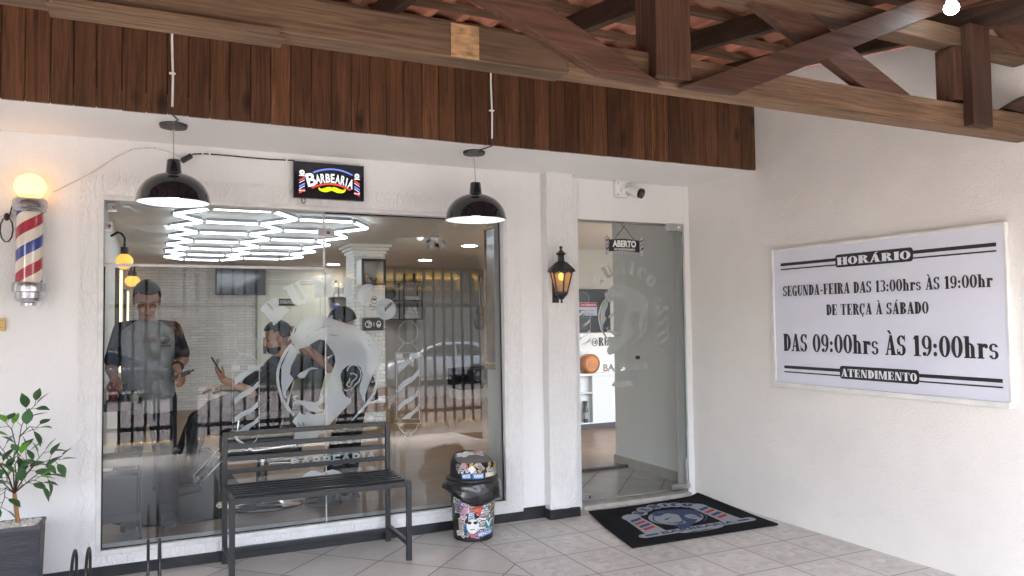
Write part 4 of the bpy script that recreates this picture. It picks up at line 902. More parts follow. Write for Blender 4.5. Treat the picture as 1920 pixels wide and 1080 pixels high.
for s,q in (('HORÁRIO',q1),('ATENDIMENTO',q2)):
    wk=MB(); vf,wd=slab(s); hh=q[3]-q[2]; m0=.012
    flat3(wk,([(q[0]+m0+x/wd*(q[1]-q[0]-2*m0),q[2]+hh*.18+y*hh*.60) for x,y in vf[0]],vf[1]),lambda x,y,h:SB(x,y,.0009+h*.4)); wk.build('white_lettering',M_inkw,hb)

# ================================================================ flood bulb under the roof
lb=at(1784,15,1,-2.86)
fb=thing('led_bulb','bright white LED bulb lit under the porch roof by the girder post','light bulb',tuple(lb))
MB().ell(lb,(.031,.031,.029),18,12).build('bulb',emit('led_bulb_glow',(.82,.92,1.0),70),fb,smooth=True)
MB().lathe([(.018,.02),(.022,.03),(.022,.075),(.028,.08),(.028,.10),(.002,.101)],tuple(lb),18).build('socket',M_wp,fb,smooth=True,angle=40)

# ================================================================ beige box at the left edge
tb=thing('chime_box','small beige chime box at the far left of the wall','chime box',(-.745,-.01,1.42))
MB().bx(-.80,-.708,-.028,0,1.405,1.475).build('casing',mat('beige_plastic',(.62,.42,.14),.4),tb,bevel=.004)
sl=MB()
for i in range(7): sl.bx(-.79+i*.011,-.784+i*.011,-.0292,-.028,1.463,1.466)
for i in range(8): sl.bx(-.79+i*.010,-.785+i*.010,-.0292,-.028,1.425,1.427)
sl.build('vents',M_blackp,tb)

# ================================================================ door mat
CT={}
M_rub=mat('mat_pile',(.013,.013,.015),.95,0,.5,160,.8,300,.003,spec=.1)
mt=thing('doormat','black rubber doormat with grey RUBICO head logo before the glass door','doormat',(3.3,-.45,0))
C00,C10,C11,C01=Vector((2.735,-.94)),Vector((3.925,-.955)),Vector((4.002,-.006)),Vector((2.915,-.12))
def mz(u,v):
    return .012+.035*max(0,v-.55)**1.4*(1-u)**3*2+.05*max(0,u-.93)/.07*max(0,v-.25)*.5
def mp_(u,v,h=0):
    p=C00*(1-u)*(1-v)+C10*u*(1-v)+C11*u*v+C01*(1-u)*v; return (p.x,p.y,mz(u,v)+h)
N_=28; mm=MB(); vs=[mp_(i/N_,j/N_) for j in range(N_+1) for i in range(N_+1)]; vs+=[(a,b,c-.0115) for a,b,c in vs]
K=(N_+1)**2; fs=[]
for j in range(N_):
    for i in range(N_):
        a=j*(N_+1)+i; fs+=[(a,a+1,a+N_+2,a+N_+1),(K+a+N_+1,K+a+N_+2,K+a+1,K+a)]
for i in range(N_):
    for a,b in ((i,i+1),(N_*(N_+1)+i+1,N_*(N_+1)+i),((i+1)*(N_+1),i*(N_+1)),(i*(N_+1)+N_,(i+1)*(N_+1)+N_)): fs.append((a,K+a,K+b,b))
mm.add(vs,fs); mm.build('mat',M_rub,mt,smooth=True,angle=50)
M_grey=mat('mat_grey',(.30,.32,.35),.95,0,.25,220); M_navy=mat('mat_navy',(.035,.06,.14),.95,0,.3,220); M_red=mat('mat_red',(.42,.04,.035),.95,0,.3,220)
def um(x,z,h): # decal metres -> mat u,v
    return mp_(.14+(x-.40)*.575+.005,.11+(z-.52)*.655,h)
def uv_inv(px,py):
    return None
gm=MB()
def blob(L,h=.002): gm.flat2(L,lambda x,z:um(x,z,h))
T6=[]
blob(disc2(1.04,1.14,.335,.33,36)); 
for k,lp in enumerate(LET):
    pts=px2(lp[0]); cx=sum(p[0] for p in pts)/len(pts); cz=sum(p[1] for p in pts)/len(pts)
    blob(disc2(cx,cz,.105,.11,18),.0021+.0001*k)
for cx in (.56,1.53):
    blob(([(cx-.125,.74),(cx+.125,.74),(cx+.105,1.36),(cx-.105,1.36)],[(0,1,2,3)]),.0027); blob(disc2(cx,1.4,.12,.13),.0028); blob(disc2(cx,.72,.13,.07),.00285)
blob(([(.38,.555),(1.72,.555),(1.74,.70),(.40,.70)],[(0,1,2,3)]),.0029); blob(disc2(.40,.63,.07,.075),.00295); blob(disc2(1.72,.63,.07,.075),.003); blob(disc2(1.05,.55,.27,.07),.00305)
gm.build('logo_ground',M_grey,mt)
nv=MB()
for k in ('hair','ring','face'): nv.flat2(DEC[k],lambda x,z:um(x,z,.0042))
nv.flat2(DEC['text'],lambda x,z:um(x,z,.0042)); nv.flat2(fit(text2d('BARBEARIA',.035),.60,1.52,.585,.675),lambda x,z:um(x,z,.0042))
nv.flat2(DEC['moustache'],lambda x,z:um(1.05+(x-1.05)*1.2,.535+(z-.50)*.6,.0042)) 
nv.flat2(rc(.405,.60,.56,.655),lambda x,z:um(x,z,.0042)); nv.flat2(rc(1.56,.60,1.71,.655),lambda x,z:um(x,z,.0042))
rd=MB()
for cx in (.56,1.53):
    for j,(m_,z) in enumerate(((nv,1.24),(rd,1.11),(nv,.98),(rd,.86))):
        m_.flat2(qd((cx-.08,z-.05),(cx+.08,z+.02),(cx+.08,z+.095),(cx-.08,z+.03)),lambda x,y:um(x,y,.0043))
nv.build('logo_navy',M_navy,mt); rd.build('logo_red',M_red,mt)

# ================================================================ metal bench
bn=thing('metal_bench','black slatted metal bench standing in front of the shop window','bench',(.92,-.27,0))
bx0,bx1=.405,1.44; yf,yb_=-.51,-.06; zs=.47; tb_=.03
def sq(mb,a,b,t=tb_): return mb.beam(a,b,t,t)
M_bm=mat('bench_metal',(.013,.0135,.016),.32,0,.2,10,.1,120,.001)
for x in (bx0+.015,bx1-.015):
    MB().bx(x-.015,x+.015,yf-.015,yf+.015,0,zs-.001).build('leg',M_bm,bn,bevel=.002)
    MB().bx(x-.015,x+.015,yb_-.015,yb_+.015,0,.775).build('leg',M_bm,bn,bevel=.002)
    MB().bx(x-.013,x+.013,yf+.0155,yb_-.0155,.085,.111).build('side_stretcher',M_bm,bn,bevel=.002)
MB().bx(bx0+.031,bx1-.031,yb_-.013,yb_+.013,.06,.086).build('rear_stretcher',M_bm,bn,bevel=.002)
sf=MB().bx(bx0+.031,bx1-.031,yf-.015,yf+.013,zs-.031,zs-.001).bx(bx0+.001,bx0+.029,yf+.016,yb_-.016,zs-.03,zs).bx(bx1-.029,bx1-.001,yf+.016,yb_-.016,zs-.03,zs)
sf.build('seat_frame',M_bm,bn,bevel=.002)
for i in range(6):
    y=yf+.055+i*.066; MB().bx(bx0+.03,bx1-.03,y-.017,y+.017,zs-.012,zs+.006).build('seat_slat',M_bm,bn,bevel=.002)
for i in range(4):
    z=.765-i*.075; MB().bx(bx0+.031,bx1-.031,yb_-.011,yb_+.011,z-.014,z+.014).build('back_slat',M_bm,bn,bevel=.002)

# ================================================================ sticker bin
KX,KY=1.955,-.235
bi=thing('waste_bin','swing lid waste bin covered in stickers with black bag, beside the bench','waste bin',(KX,KY,0))
def rb(z): return .129+.024*z/.38
MB().lathe([(.121,.0),(.129,.006),(rb(.02),.02),(rb(.38),.385),(rb(.38)-.004,.386)],(KX,KY,0),40).build('body',mat('bin_black',(.014,.014,.016),.3),bi,smooth=True,angle=40)
MB().lathe([(.168,.37),(.173,.374),(.173,.40),(.165,.408),(.15,.41),(.148,.37)],(KX,KY,0),40,cap=False).build('rim',M_blackp,bi,smooth=True,angle=40)
ld=MB(); n=32; rings=[]
for (r_,z_,tilt) in ((.150,.405,0),(.150,.44,0),(.147,.50,.03),(.135,.53,.05)):
    rings.append([(KX+r_*math.cos(2*math.pi*k/n),KY+r_*math.sin(2*math.pi*k/n)*.98,z_-tilt*.55+tilt*max(-.2,math.sin(2*math.pi*k/n))) for k in range(n)])
vs=[v for r_ in rings for v in r_]; fs=[(i*n+k,i*n+(k+1)%n,(i+1)*n+(k+1)%n,(i+1)*n+k) for i in range(3) for k in range(n)]+[tuple(3*n+k for k in range(n))]
ld.add(vs,fs); ldo=ld.build('lid',M_blackp,bi,smooth=True,angle=45)
def lidz(x,y): return .527-.0275+.05*max(-.2,(y-KY)/.135)
fp=MB(); P=[]
for j in range(9):
    for i in range(13):
        u=-1+i/6; v=-1+j/4; sx=u*.118*math.sqrt(max(0,1-.35*v*v)); sy=v*.10*math.sqrt(max(0,1-.25*u*u))
        P.append((KX+sx,KY+sy-.012,lidz(0,KY+sy)+.012+.018*(1-u*u)*(1-v*v)))
fp.add(P,[(j*13+i,j*13+i+1,(j+1)*13+i+1,(j+1)*13+i) for j in range(8) for i in range(12)])
fpo=fp.build('swing_flap',mat('flap_grey',(.16,.16,.165),.3),ldo,smooth=True)
bgm=MB(); n=56; rings=[]; rg=random.Random(8)
for j in range(9):
    t=j/8; ring=[]
    for k in range(n):
        a=2*math.pi*k/n
        fold=noise.noise(Vector((math.cos(a)*4,math.sin(a)*4,t*3)))*.014+noise.noise(Vector((math.cos(a)*11,math.sin(a)*11,t*5)))*.007
        droop=.10+.045*math.sin(a+2.6)+.02*math.sin(3*a+1)
        rr=.176+fold*(.4+t)+.012*math.sin(t*3.0)+ (.018 if math.cos(a)<-.6 else 0)*t
        ring.append((KX+rr*math.cos(a),KY+rr*math.sin(a),.392-droop*t+fold*.5))
    rings.append(ring)
vs=[v for r_ in rings for v in r_]; bgm.add(vs,[(i*n+k,i*n+(k+1)%n,(i+1)*n+(k+1)%n,(i+1)*n+k) for i in range(8) for k in range(n)])
bgo=bgm.build('bin_bag',mat('bag_plastic',(.012,.012,.014),.28,0,0,5,.5,30,.01,coat=.3),bi,smooth=True,angle=180)
sd_=bgo.modifiers.new('solid','SOLIDIFY'); sd_.thickness=.002
# stickers wrapped on the body: (angle deg from -y towards +x, z, width, height, colour, shape, text, text colour)
def sk(name,col): return mat('sticker_'+name,col,.3,0,.08,30)
SC={'white':(.72,.72,.70),'blue':(.05,.20,.50),'red':(.55,.07,.05),'yellow':(.72,.45,.04),'green':(.30,.48,.30),'black':(.015,.015,.017),'teal':(.03,.22,.26),'purple':(.16,.06,.30),'pink':(.62,.22,.28),'cream':(.62,.52,.38),'orange':(.60,.16,.06),'grey':(.32,.32,.33)}
def stick(a,z,wd,hg,col,shape='rect',txt=None,tc='white',rot=0,lvl=0,rad=None,parent=bi):
    rf_=rad or (lambda zz:rb(zz))
    if shape=='rect': base=curve2d([[(-wd/2,-hg/2),(0,-hg/2),(wd/2,-hg/2),(wd/2,hg/2),(0,hg/2),(-wd/2,hg/2)]]); 
    if shape=='rect':
        K_=6; v=[(-wd/2+wd*i/K_,s*hg/2) for s in (-1,1) for i in range(K_+1)]; base=(v,[(i,i+1,K_+2+i,K_+1+i) for i in range(K_)])
    elif shape=='disc':
        K_=20; v=[(0,0)]+[(wd/2*math.cos(2*math.pi*i/K_),hg/2*math.sin(2*math.pi*i/K_)) for i in range(K_)]; base=(v,[(0,1+i,1+(i+1)%K_) for i in range(K_)])
    elif shape=='blob':
        K_=22; rg_=random.Random(int(a*7+z*900)); ph=rg_.uniform(0,6); v=[(0,0)]+[(wd/2*math.cos(2*math.pi*i/K_)*(1+.18*math.sin(3*2*math.pi*i/K_+ph)+.1*rg_.uniform(-1,1)),hg/2*math.sin(2*math.pi*i/K_)*(1+.2*math.cos(4*2*math.pi*i/K_+ph)+.1*rg_.uniform(-1,1))) for i in range(K_)]; base=(v,[(0,1+i,1+(i+1)%K_) for i in range(K_)])
    def wrap(h):
        def fn(x,y):
            c_,s_=math.cos(R_(rot)),math.sin(R_(rot)); X,Y=x*c_-y*s_,x*s_+y*c_; zz=z+Y; rr=rf_(zz)+.0022+h+lvl*.0006; th=R_(a)+X/rr
            return (KX+rr*math.sin(th),KY-rr*math.cos(th),zz)
        return fn
    o=MB().flat2(base,wrap(0)).build('sticker',sk(col,SC[col]),parent)
    if txt:
        if txt=='scribble':
            rg_=random.Random(int(a*3+z*700)); mb=MB()
            for q in range(5):
                L=[(-wd*.42+wd*.84*i/9,hg*(.32-.16*q)+hg*.12*rg_.uniform(-1,1)) for i in range(10)]; mb.flat2(stroke(L,hg*.07),wrap(.0004))
            mb.build('scrawl',sk(tc,SC[tc]),o)
        else:
            f=text2d(txt,.04); f=fit(f,-wd*.42,wd*.42,-hg*.32,hg*.32); MB().flat2(f,wrap(.0004)).build('sticker_lettering',sk(tc,SC[tc]),o)
    return o
stick(-16,.285,.085,.042,'black','rect','DAE','white',-3,2); stick(-42,.28,.07,.03,'red','rect','scribble','white',-4,1); stick(-46,.245,.055,.035,'purple','rect','ATS','white',-8,2)
f_=stick(-12,.225,.085,.10,'red','blob',None,'white',0,1); 
stick(-12,.205,.035,.028,'orange','disc',lvl=2); stick(-22,.243,.018,.009,'cream','disc',lvl=3); stick(-5,.247,.018,.009,'cream','disc',lvl=3); stick(-13,.192,.022,.007,'black','disc',lvl=3)
stick(20,.27,.08,.05,'white','blob','scribble','black',12,1); stick(15,.24,.075,.04,'white','blob','scribble','black',-6,2); stick(38,.30,.05,.045,'blue','blob','scribble','white',8,0)
gd=stick(34,.285,.085,.098,'teal','disc',lvl=3); stick(34,.285,.07,.082,'green','disc',lvl=4); stick(34,.287,.022,.045,'teal','blob',lvl=5)
stick(33,.34,.05,.03,'yellow','blob',None,'black',5,1); stick(54,.335,.035,.04,'black','disc','scribble','white',0,2); stick(40,.215,.05,.035,'yellow','rect','scribble','black',28,3)
stick(38,.165,.10,.085,'white','blob','CREW','black',10,2); stick(42,.20,.085,.034,'white','blob','MENO','black',18,3); stick(12,.20,.06,.075,'white','blob','scribble','black',0,3)
stick(-45,.20,.03,.05,'pink','blob',None,'black',0,2); stick(-27,.18,.04,.045,'blue','blob','scribble','white',0,2); stick(-50,.16,.03,.05,'purple','blob','NU','white',0,3)
stick(-24,.105,.078,.095,'white','disc',lvl=3); stick(-32,.128,.028,.02,'black','disc',lvl=4); stick(-16,.128,.028,.02,'black','disc',lvl=4); stick(-24,.085,.03,.004,'black','rect',lvl=4)
stick(3,.12,.055,.07,'white','rect','scribble','black',-3,1); hp=stick(24,.115,.066,.068,'teal','disc','V','white',0,4)
stick(13,.055,.12,.034,'blue','rect','MENO.SB','white',6,5); stick(-58,.10,.03,.07,'yellow','rect','scribble','blue',0,1); stick(58,.12,.05,.11,'white','rect','scribble','black',6,1); stick(60,.24,.05,.10,'white','blob','scribble','black',10,1); stick(-62,.22,.05,.07,'grey','rect','scribble','black',0,0); stick(62,.06,.05,.05,'white','blob','scribble','black',0,2)
rg=random.Random(21)
for i in range(26):
    stick(rg.uniform(-70,70),rg.uniform(.455,.495),rg.uniform(.03,.05),rg.uniform(.025,.04),rg.choice(['white','white','grey','cream','pink','yellow']),'blob','scribble','black',rg.uniform(-30,30),-.5-.02*i,lambda zz:.1495-.09*max(0,zz-.47),ldo)
for i in range(95):
    a=rg.uniform(-72,72); z=rg.uniform(.05,.33); stick(a,z,rg.uniform(.035,.07),rg.uniform(.03,.06),rg.choice(['white']*6+['cream','grey','blue','pink']),rg.choice(['blob','rect']),'scribble','black',rg.uniform(-20,20),-.8-.02*i)
LR=lambda zz:.150
stick(-38,.428,.06,.034,'blue','rect','MENO.SB','white',6,1,LR,ldo); stick(-8,.428,.076,.036,'blue','rect','VANS','white',0,2,LR,ldo); stick(26,.43,.085,.03,'cream','rect','Regatista','white',0,3,LR,ldo); stick(55,.432,.055,.036,'green','rect','scribble','teal',0,1,LR,ldo)
LR2=lambda zz:.149
stick(-48,.475,.04,.06,'white','blob','scribble','black',0,1,LR2,ldo); stick(-24,.47,.04,.045,'white','blob',None,'black',0,2,LR2,ldo); stick(-42,.50,.03,.03,'pink','blob',None,'black',0,3,LR2,ldo); stick(56,.47,.03,.035,'yellow','blob',None,'black',0,2,LR2,ldo)
fl_=MB(); rg=random.Random(4)
for q in range(16):
    cx=KX+rg.uniform(-.085,.085); cy=KY+rg.uniform(-.0,.07); 
    L=disc2(cx,cy,rg.uniform(.014,.03),rg.uniform(.01,.018),10)
    fl_.flat2(L,lambda x,y:(x,y,lidz(0,y+.012)+.0145+.018*(1-((x-KX)/.118)**2)*(1-((y+.012-KY)/.1)**2)+q*.0003))
fl_.build('sticker',sk('white',SC['white']),ldo)
q_=MB(); q_.flat2(disc2(KX+.055,KY+.055,.03,.014,12),lambda x,y:(x,y,lidz(0,y+.012)+.0175+.018*(1-((x-KX)/.118)**2)*(1-((y+.012-KY)/.1)**2))); q_.build('sticker',sk('red',SC['red']),ldo)

# ================================================================ bicycle rack
bk=thing('bicycle_rack','low black tubular bicycle rack with tall hoops before the window','bicycle rack',(-.13,-.45,0))
for x,zz in ((.007,.291),(.062,.291),(-.335,.285),(-.272,.288)):
    pts=[(x,-.29,0)]+[(x,-.45+.16*math.cos(a),zz-.11+.10*math.sin(a)) for a in [math.pi*i/12 for i in range(13)]]+[(x,-.61,0.0)]
    MB().tube(pts,.0075,10).build('hoop',M_black,bk,smooth=True)
MB().bx(-.42,.15,-.30,-.28,0,.018).build('base_rail',M_black,bk,bevel=.002); MB().bx(-.42,.15,-.62,-.60,0,.018).build('base_rail',M_black,bk,bevel=.002)

# ================================================================ artificial ficus in a pot
PX,PY=-.585,-.33
pl=thing('potted_plant','artificial ficus with green leaves in a dark slate planter','potted plant',(PX,PY,0))
def pp(px,py,y=PY): p=at(px,py,1,y); return Vector((p.x,y,p.z))
rim_z=pp(70,995,PY-.15).z
pot=MB(); hx=.165
t0,t1=.088,.10
pot.add([(PX-t0,PY-t0,0),(PX+t0,PY-t0,0),(PX+t0,PY+t0,0),(PX-t0,PY+t0,0),(PX-t1,PY-t1,rim_z-.002),(PX+t1,PY-t1,rim_z-.002),(PX+t1,PY+t1,rim_z-.002),(PX-t1,PY+t1,rim_z-.002)],[(0,3,2,1),(4,5,6,7),(0,1,5,4),(1,2,6,5),(2,3,7,6),(3,0,4,7)])
pot.build('planter',mat('planter_slate',(.022,.023,.030),.5,0,.35,5,.5,26,.004,'pos',(1,1,6)),pl,bevel=.002)
rmm=MB()
for a,b in (((-1,-1),(1,-1)),((1,-1),(1,1)),((1,1),(-1,1)),((-1,1),(-1,-1))):
    rmm.beam((PX+a[0]*.095,PY+a[1]*.095,rim_z+.006),(PX+b[0]*.095,PY+b[1]*.095,rim_z+.006),.02,.016)
rmm.build('planter_rim',mat('planter_rim_m',(.05,.05,.06),.45),pl)
pb=MB(); rg=random.Random(2)
for i in range(170):
    s=rg.uniform(.008,.015); pb.ell((PX+rg.uniform(-.085,.085),PY+rg.uniform(-.085,.085),rim_z+.002+rg.uniform(0,.012)),(s,s*rg.uniform(.7,1.2),s*.7),7,5)
po=pb.build('pebbles',mat('pebble_white',(.62,.59,.54),.6,0,.25,40),pl,smooth=True); po['kind']='stuff'
tp=[pp(35,1003),pp(33,975),pp(30,950),pp(27,925)]
MB().tube(tp,[.012,.0105,.01,.0095],10).build('trunk',mat('cane_wood',(.36,.17,.055),.5,0,.25,30,.2,60,.001,'pos',(1,1,.2)),pl,smooth=True)
M_leaf=mat('ficus_leaf',(.045,.115,.04),.42,0,.35,9,kind='pos'); M_leafy=mat('young_leaf',(.13,.33,.03),.45,0,.25,9)
M_twig=mat('ficus_twig',(.055,.035,.02),.6)
st=MB(); lf=MB(); rg=random.Random(11)
def leaf(base,d,L,roll,m=0):
    d=Vector(d).normalized(); s=d.cross(Vector((0,0,1)));
    if s.length<.01: s=Vector((1,0,0))
    s.normalize(); s=(Matrix.Rotation(roll,3,d)@s); u=s.cross(d)
    out=[(0,0),(.08,.12),(.25,.26),(.45,.30),(.65,.24),(.85,.10),(1,0)]
    C_=[];Lf=[];Rt=[]
    for t_,w__ in out:
        bend=-.12*t_*t_; c_=base+d*L*t_+u*L*bend; C_.append(c_); Lf.append(c_+s*L*w__+u*L*w__*.25); Rt.append(c_-s*L*w__+u*L*w__*.25)
    k=len(out); vs=C_+Lf+Rt; fs=[]
    for i in range(k-1): fs+=[(i,i+1,k+i+1,k+i),(i+1,i,2*k+i,2*k+i+1)]
    lf.m=m; lf.add(vs,fs)
def branch(pts,dep,nl,tipl=True,L0=.074):
    P=[Vector(p) for p in pts]
    st.tube(P,[.0035*(1-.6*i/(len(P)-1)) for i in range(len(P))],6)
    tot=len(P)-1
    for q in range(nl):
        t_=.22+.78*(q+.5)/nl; f=t_*tot; i=min(int(f),tot-1); b=P[i].lerp(P[i+1],f-i); dr=(P[i+1]-P[i]).normalized()
        side=1 if q%2 else -1; out=dr.cross(Vector((0,-1,.15))).normalized()*side
        d=(dr*.7+out*.85+Vector((rg.uniform(-.3,.3),rg.uniform(-.5,.2),rg.uniform(-.1,.35)))).normalized()
        e=b+d*.028; st.tube([b,e],.0014,5); leaf(e,d+Vector((0,0,-.12)),L0*rg.uniform(.85,1.25),rg.uniform(-.6,.6),1 if rg.random()<.13 else 0)
    if tipl: leaf(P[-1],P[-1]-P[-2]+Vector((0,0,.01)),L0*1.1,0,1 if rg.random()<.5 else 0)
top=tp[-1]
branch([top,pp(35,880),pp(33,845),pp(40,800),pp(52,772),pp(68,758)],0,9)
branch([pp(33,850),pp(22,805),pp(10,792,PY-.04)],0,4); branch([pp(36,820),pp(55,800,PY-.03),pp(72,802,PY-.06)],0,3)
branch([top,pp(45,895,PY-.05),pp(65,872,PY-.08),pp(95,862,PY-.08),pp(115,862,PY-.06)],0,7)
branch([top,pp(50,905,PY-.03),pp(75,885,PY-.05),pp(92,890,PY-.06)],0,4); branch([top,pp(42,910,PY-.08),pp(62,900,PY-.14),pp(80,905,PY-.16)],0,4)
branch([top,pp(15,890,PY-.05),pp(-10,862,PY-.08),pp(-30,850,PY-.08)],0,9); branch([top,pp(18,905,PY-.06),pp(2,900,PY-.1),pp(-20,915,PY-.12)],0,7)
branch([top,pp(30,890,PY-.1),pp(28,870,PY-.15),pp(40,850,PY-.18)],0,5); branch([top,pp(10,915,PY-.03),pp(8,935,PY-.06),pp(0,955,PY-.09)],0,5)
branch([top,pp(25,880,PY+.08),pp(10,850,PY+.12),pp(-5,830,PY+.12)],0,5); branch([top,pp(50,888,PY+.07),pp(72,860,PY+.1),pp(85,845,PY+.1)],0,4); branch([top,pp(5,905,PY+.05),pp(-35,890,PY+.02)],0,6)
branch([top,pp(12,885,PY-.12),pp(-2,868,PY-.17),pp(-18,866,PY-.18)],0,5); branch([top,pp(36,895,PY-.05),pp(50,868,PY-.02),pp(48,845,PY-.02)],0,4)
st.build('twigs',M_twig,pl,smooth=True); lf.build('foliage',[M_leaf,M_leafy],pl,smooth=True,angle=180)

# ================================================================ ABERTO board hanging on the door
a=at(1168,462,1,YD-.012)
ob=thing('open_sign','black ABERTO board with barber poles at its ends hanging from a hook','sign',(a.x,YD-.012,a.z-.07))
s0=at(1135,476,1,YD-.012); s1=at(1203,446,1,YD-.012)
zc=(s0.z+s1.z)/2; hw=(s1.x-s0.x)/2; xc=(s0.x+s1.x)/2; hh=(s1.z-s0.z)/2
yo=YD-.016
pt=[(xc-hw+.02+(2*hw-.04)*i/10,yo,zc+hh*.62+.012*math.sin(math.pi*i/10)) for i in range(11)]+[(xc+hw-.02-(2*hw-.04)*i/10,yo,zc-hh*.72+.008*math.sin(math.pi*i/10)) for i in range(11)]
MB().prism(pt,(0,.01,0)).build('board',mat('board_black',(.02,.02,.025),.4),ob)
tx=MB(); tx.flat2(fit(text2d('ABERTO',.045),xc-hw*.62,xc+hw*.66,zc-.012,zc+.042),lambda x,z:(x,yo-.0015,z)); tx.flat2(fit(text2d('AR CONDICIONADO',.03),xc-hw*.55,xc+hw*.6,zc-.038,zc-.021),lambda x,z:(x,yo-.0015,z))
tx.build('lettering',M_white,ob)
for k in (-1,1):
    x=xc+k*(hw-.012); pm=MB().lathe([(.002,-.074),(.012,-.072),(.015,-.06),(.013,-.055),(.013,.04),(.016,.045),(.016,.052),(.009,.056),(.012,.064),(.008,.074),(.001,.076)],(x,yo-.004,zc),16)
    pm.build('pole_end',mat('pole_grey',(.45,.45,.46),.4),ob,smooth=True,angle=40)
    for j in range(3):
        z=zc-.04+j*.033; MB().prism([(x-.0135,yo-.019,z),(x+.0135,yo-.019,z+.018),(x+.0135,yo-.019,z+.034),(x-.0135,yo-.019,z+.016)],(0,.004,0)).build('stripe',mat('stripe_dark',(.05,.05,.09),.4) if j!=1 else mat('stripe_rose',(.32,.2,.2),.4),ob)
hk=at(1170,422,1,YD-.01)
MB().tube([(xc-hw*.55,yo,zc+hh*.6),(hk.x,YD-.012,hk.z-.012),(xc+hw*.6,yo,zc+hh*.6)],.0025,6).build('cord',M_blackp,ob)
MB().lathe([(.002,-.012),(.014,-.012),(.016,-.006),(.016,-.001)],(hk.x,YD,hk.z),16,'y').build('suction_hook',M_chrome,ob,smooth=True)
# ================================================================ interior lights
hexs=thing('hexagon_light','glowing white hexagon LED tube grid under the shop ceiling','ceiling light',(1.1,4.2,2.36))
seg=set(); S6=.51
def hexv(cx,cy): return [(round(cx+S6*math.cos(k*math.pi/3),3),round(cy+S6*math.sin(k*math.pi/3),3)) for k in range(6)]
for col,cx in enumerate((.69,.69+1.5*S6)):
    for r_ in range(6):
        cy=2.02+r_*S6*math.sqrt(3)+(S6*math.sqrt(3)/2 if col else 0)
        if col==1 and r_==5: continue
        v=hexv(cx,cy)
        for k in range(6):
            a,b=v[k],v[(k+1)%6]; key=tuple(sorted((tuple(round(q*50) for q in a),tuple(round(q*50) for q in b))))
            if key not in seg: seg.add(key)
tb=MB();jn=MB();pts_=set()
for a,b in seg:
    A=Vector((a[0]/50,a[1]/50,2.36)); B_=Vector((b[0]/50,b[1]/50,2.36)); d=(B_-A).normalized()*.03
    tb.beam(A+d,B_-d,.024,.018); pts_|={a,b}
    jn.beam(A+d+Vector((0,0,.02)),B_-d+Vector((0,0,.026)),.02,.03)
hb_=tb.build('led_tube',emit('hex_led',(.84,.93,1.0),11),hexs)
jn.build('tube_rail',mat('rail_grey',(.30,.32,.36),.5),hexs)
for a in pts_: pass
j2=MB()
for a in pts_: j2.lathe([(.018,-.008),(.018,.028),(.002,.029)],(a[0]/50,a[1]/50,2.36),10)
j2.build('joint',mat('rail_grey',(.30,.32,.36),.5),hexs)
e_dl=emit('downlight_glow',(1.0,.97,.92),110)
for lab,(px,py) in {'round ceiling downlight nearest the picture':(880,461),'round ceiling downlight deeper in the room':(797,488),'round ceiling downlight above the shelf of bottles':(625,496)}.items():
    q=at(px,py,2,ZC-.012); t=thing('downlight',lab,'ceiling light',(q.x,q.y,ZC),'round ceiling downlights')
    MB().lathe([(.002,-.008),(.10,-.008),(.102,-.011),(.10,-.012)],(q.x,q.y,ZC),28).build('diffuser',e_dl,t)
    MB().lathe([(.103,-.0005),(.125,-.0005),(.125,-.012),(.103,-.014)],(q.x,q.y,ZC),28,cap=False).build('ring',M_white,t,smooth=True,angle=30)
# hanging baby shoes
q=at(815,455,1,.18); bs=thing('baby_shoes','pair of small white and red baby shoes hanging from a string behind the glass','shoes',tuple(q))
for k,(dx,rz) in enumerate(((-.034,.5),(.038,-.5))):
    c=q+Vector((dx,0,-.01)); Rm=Matrix.Rotation(rz,3,'Y')@Matrix.Rotation(.5,3,'X')
    MB().ell(c,(.034,.068,.036),14,10,Rm).ell(c+Rm@Vector((0,.027,.033)),(.027,.03,.033),12,8,Rm).build('shoe',mat('shoe_white',(.72,.70,.72),.6),bs,smooth=True)
    MB().ell(c+Rm@Vector((0,-.009,.006)),(.0355,.045,.027),12,8,Rm).build('red_panel',mat('shoe_red',(.40,.03,.05),.6),bs,smooth=True)
MB().tube([q+Vector((-.02,0,.02)),(q.x-.008,.16,2.15)],.0018,5).tube([q+Vector((.026,0,.02)),(q.x+.006,.16,2.15)],.0018,5).tube([(q.x-.04,.18,q.z+.02),(q.x-.045,.18,q.z-.03)],.0018,5).build('string',M_white,bs)

# ================================================================ things on the far walls
def slabbox(px0,py0,px1,py1,y,dep): a=at(px0,py1,1,y); b=at(px1,py0,1,y); return (a.x,b.x,y-dep,y,a.z,b.z)
tv=thing('television','flat black television hung high on the white stone wall','television',tuple(at(450,528,1,YB-.1)))
MB().bx(*slabbox(404,553,498,503,YB-.06,.04)[:4],*sorted(slabbox(404,503,498,553,YB-.06,.04)[4:])).build('casing',M_blackp,tv,bevel=.008)
s=slabbox(407,506,495,550,YB-.101,.003); MB().bx(*s).build('screen',mat('tv_screen',(.03,.03,.035),.12,coat=.5),tv)
MB().bx(s[0]+.2,s[1]-.2,YB-.06,YB,s[4]+.1,s[5]-.1).build('bracket',M_black,tv)
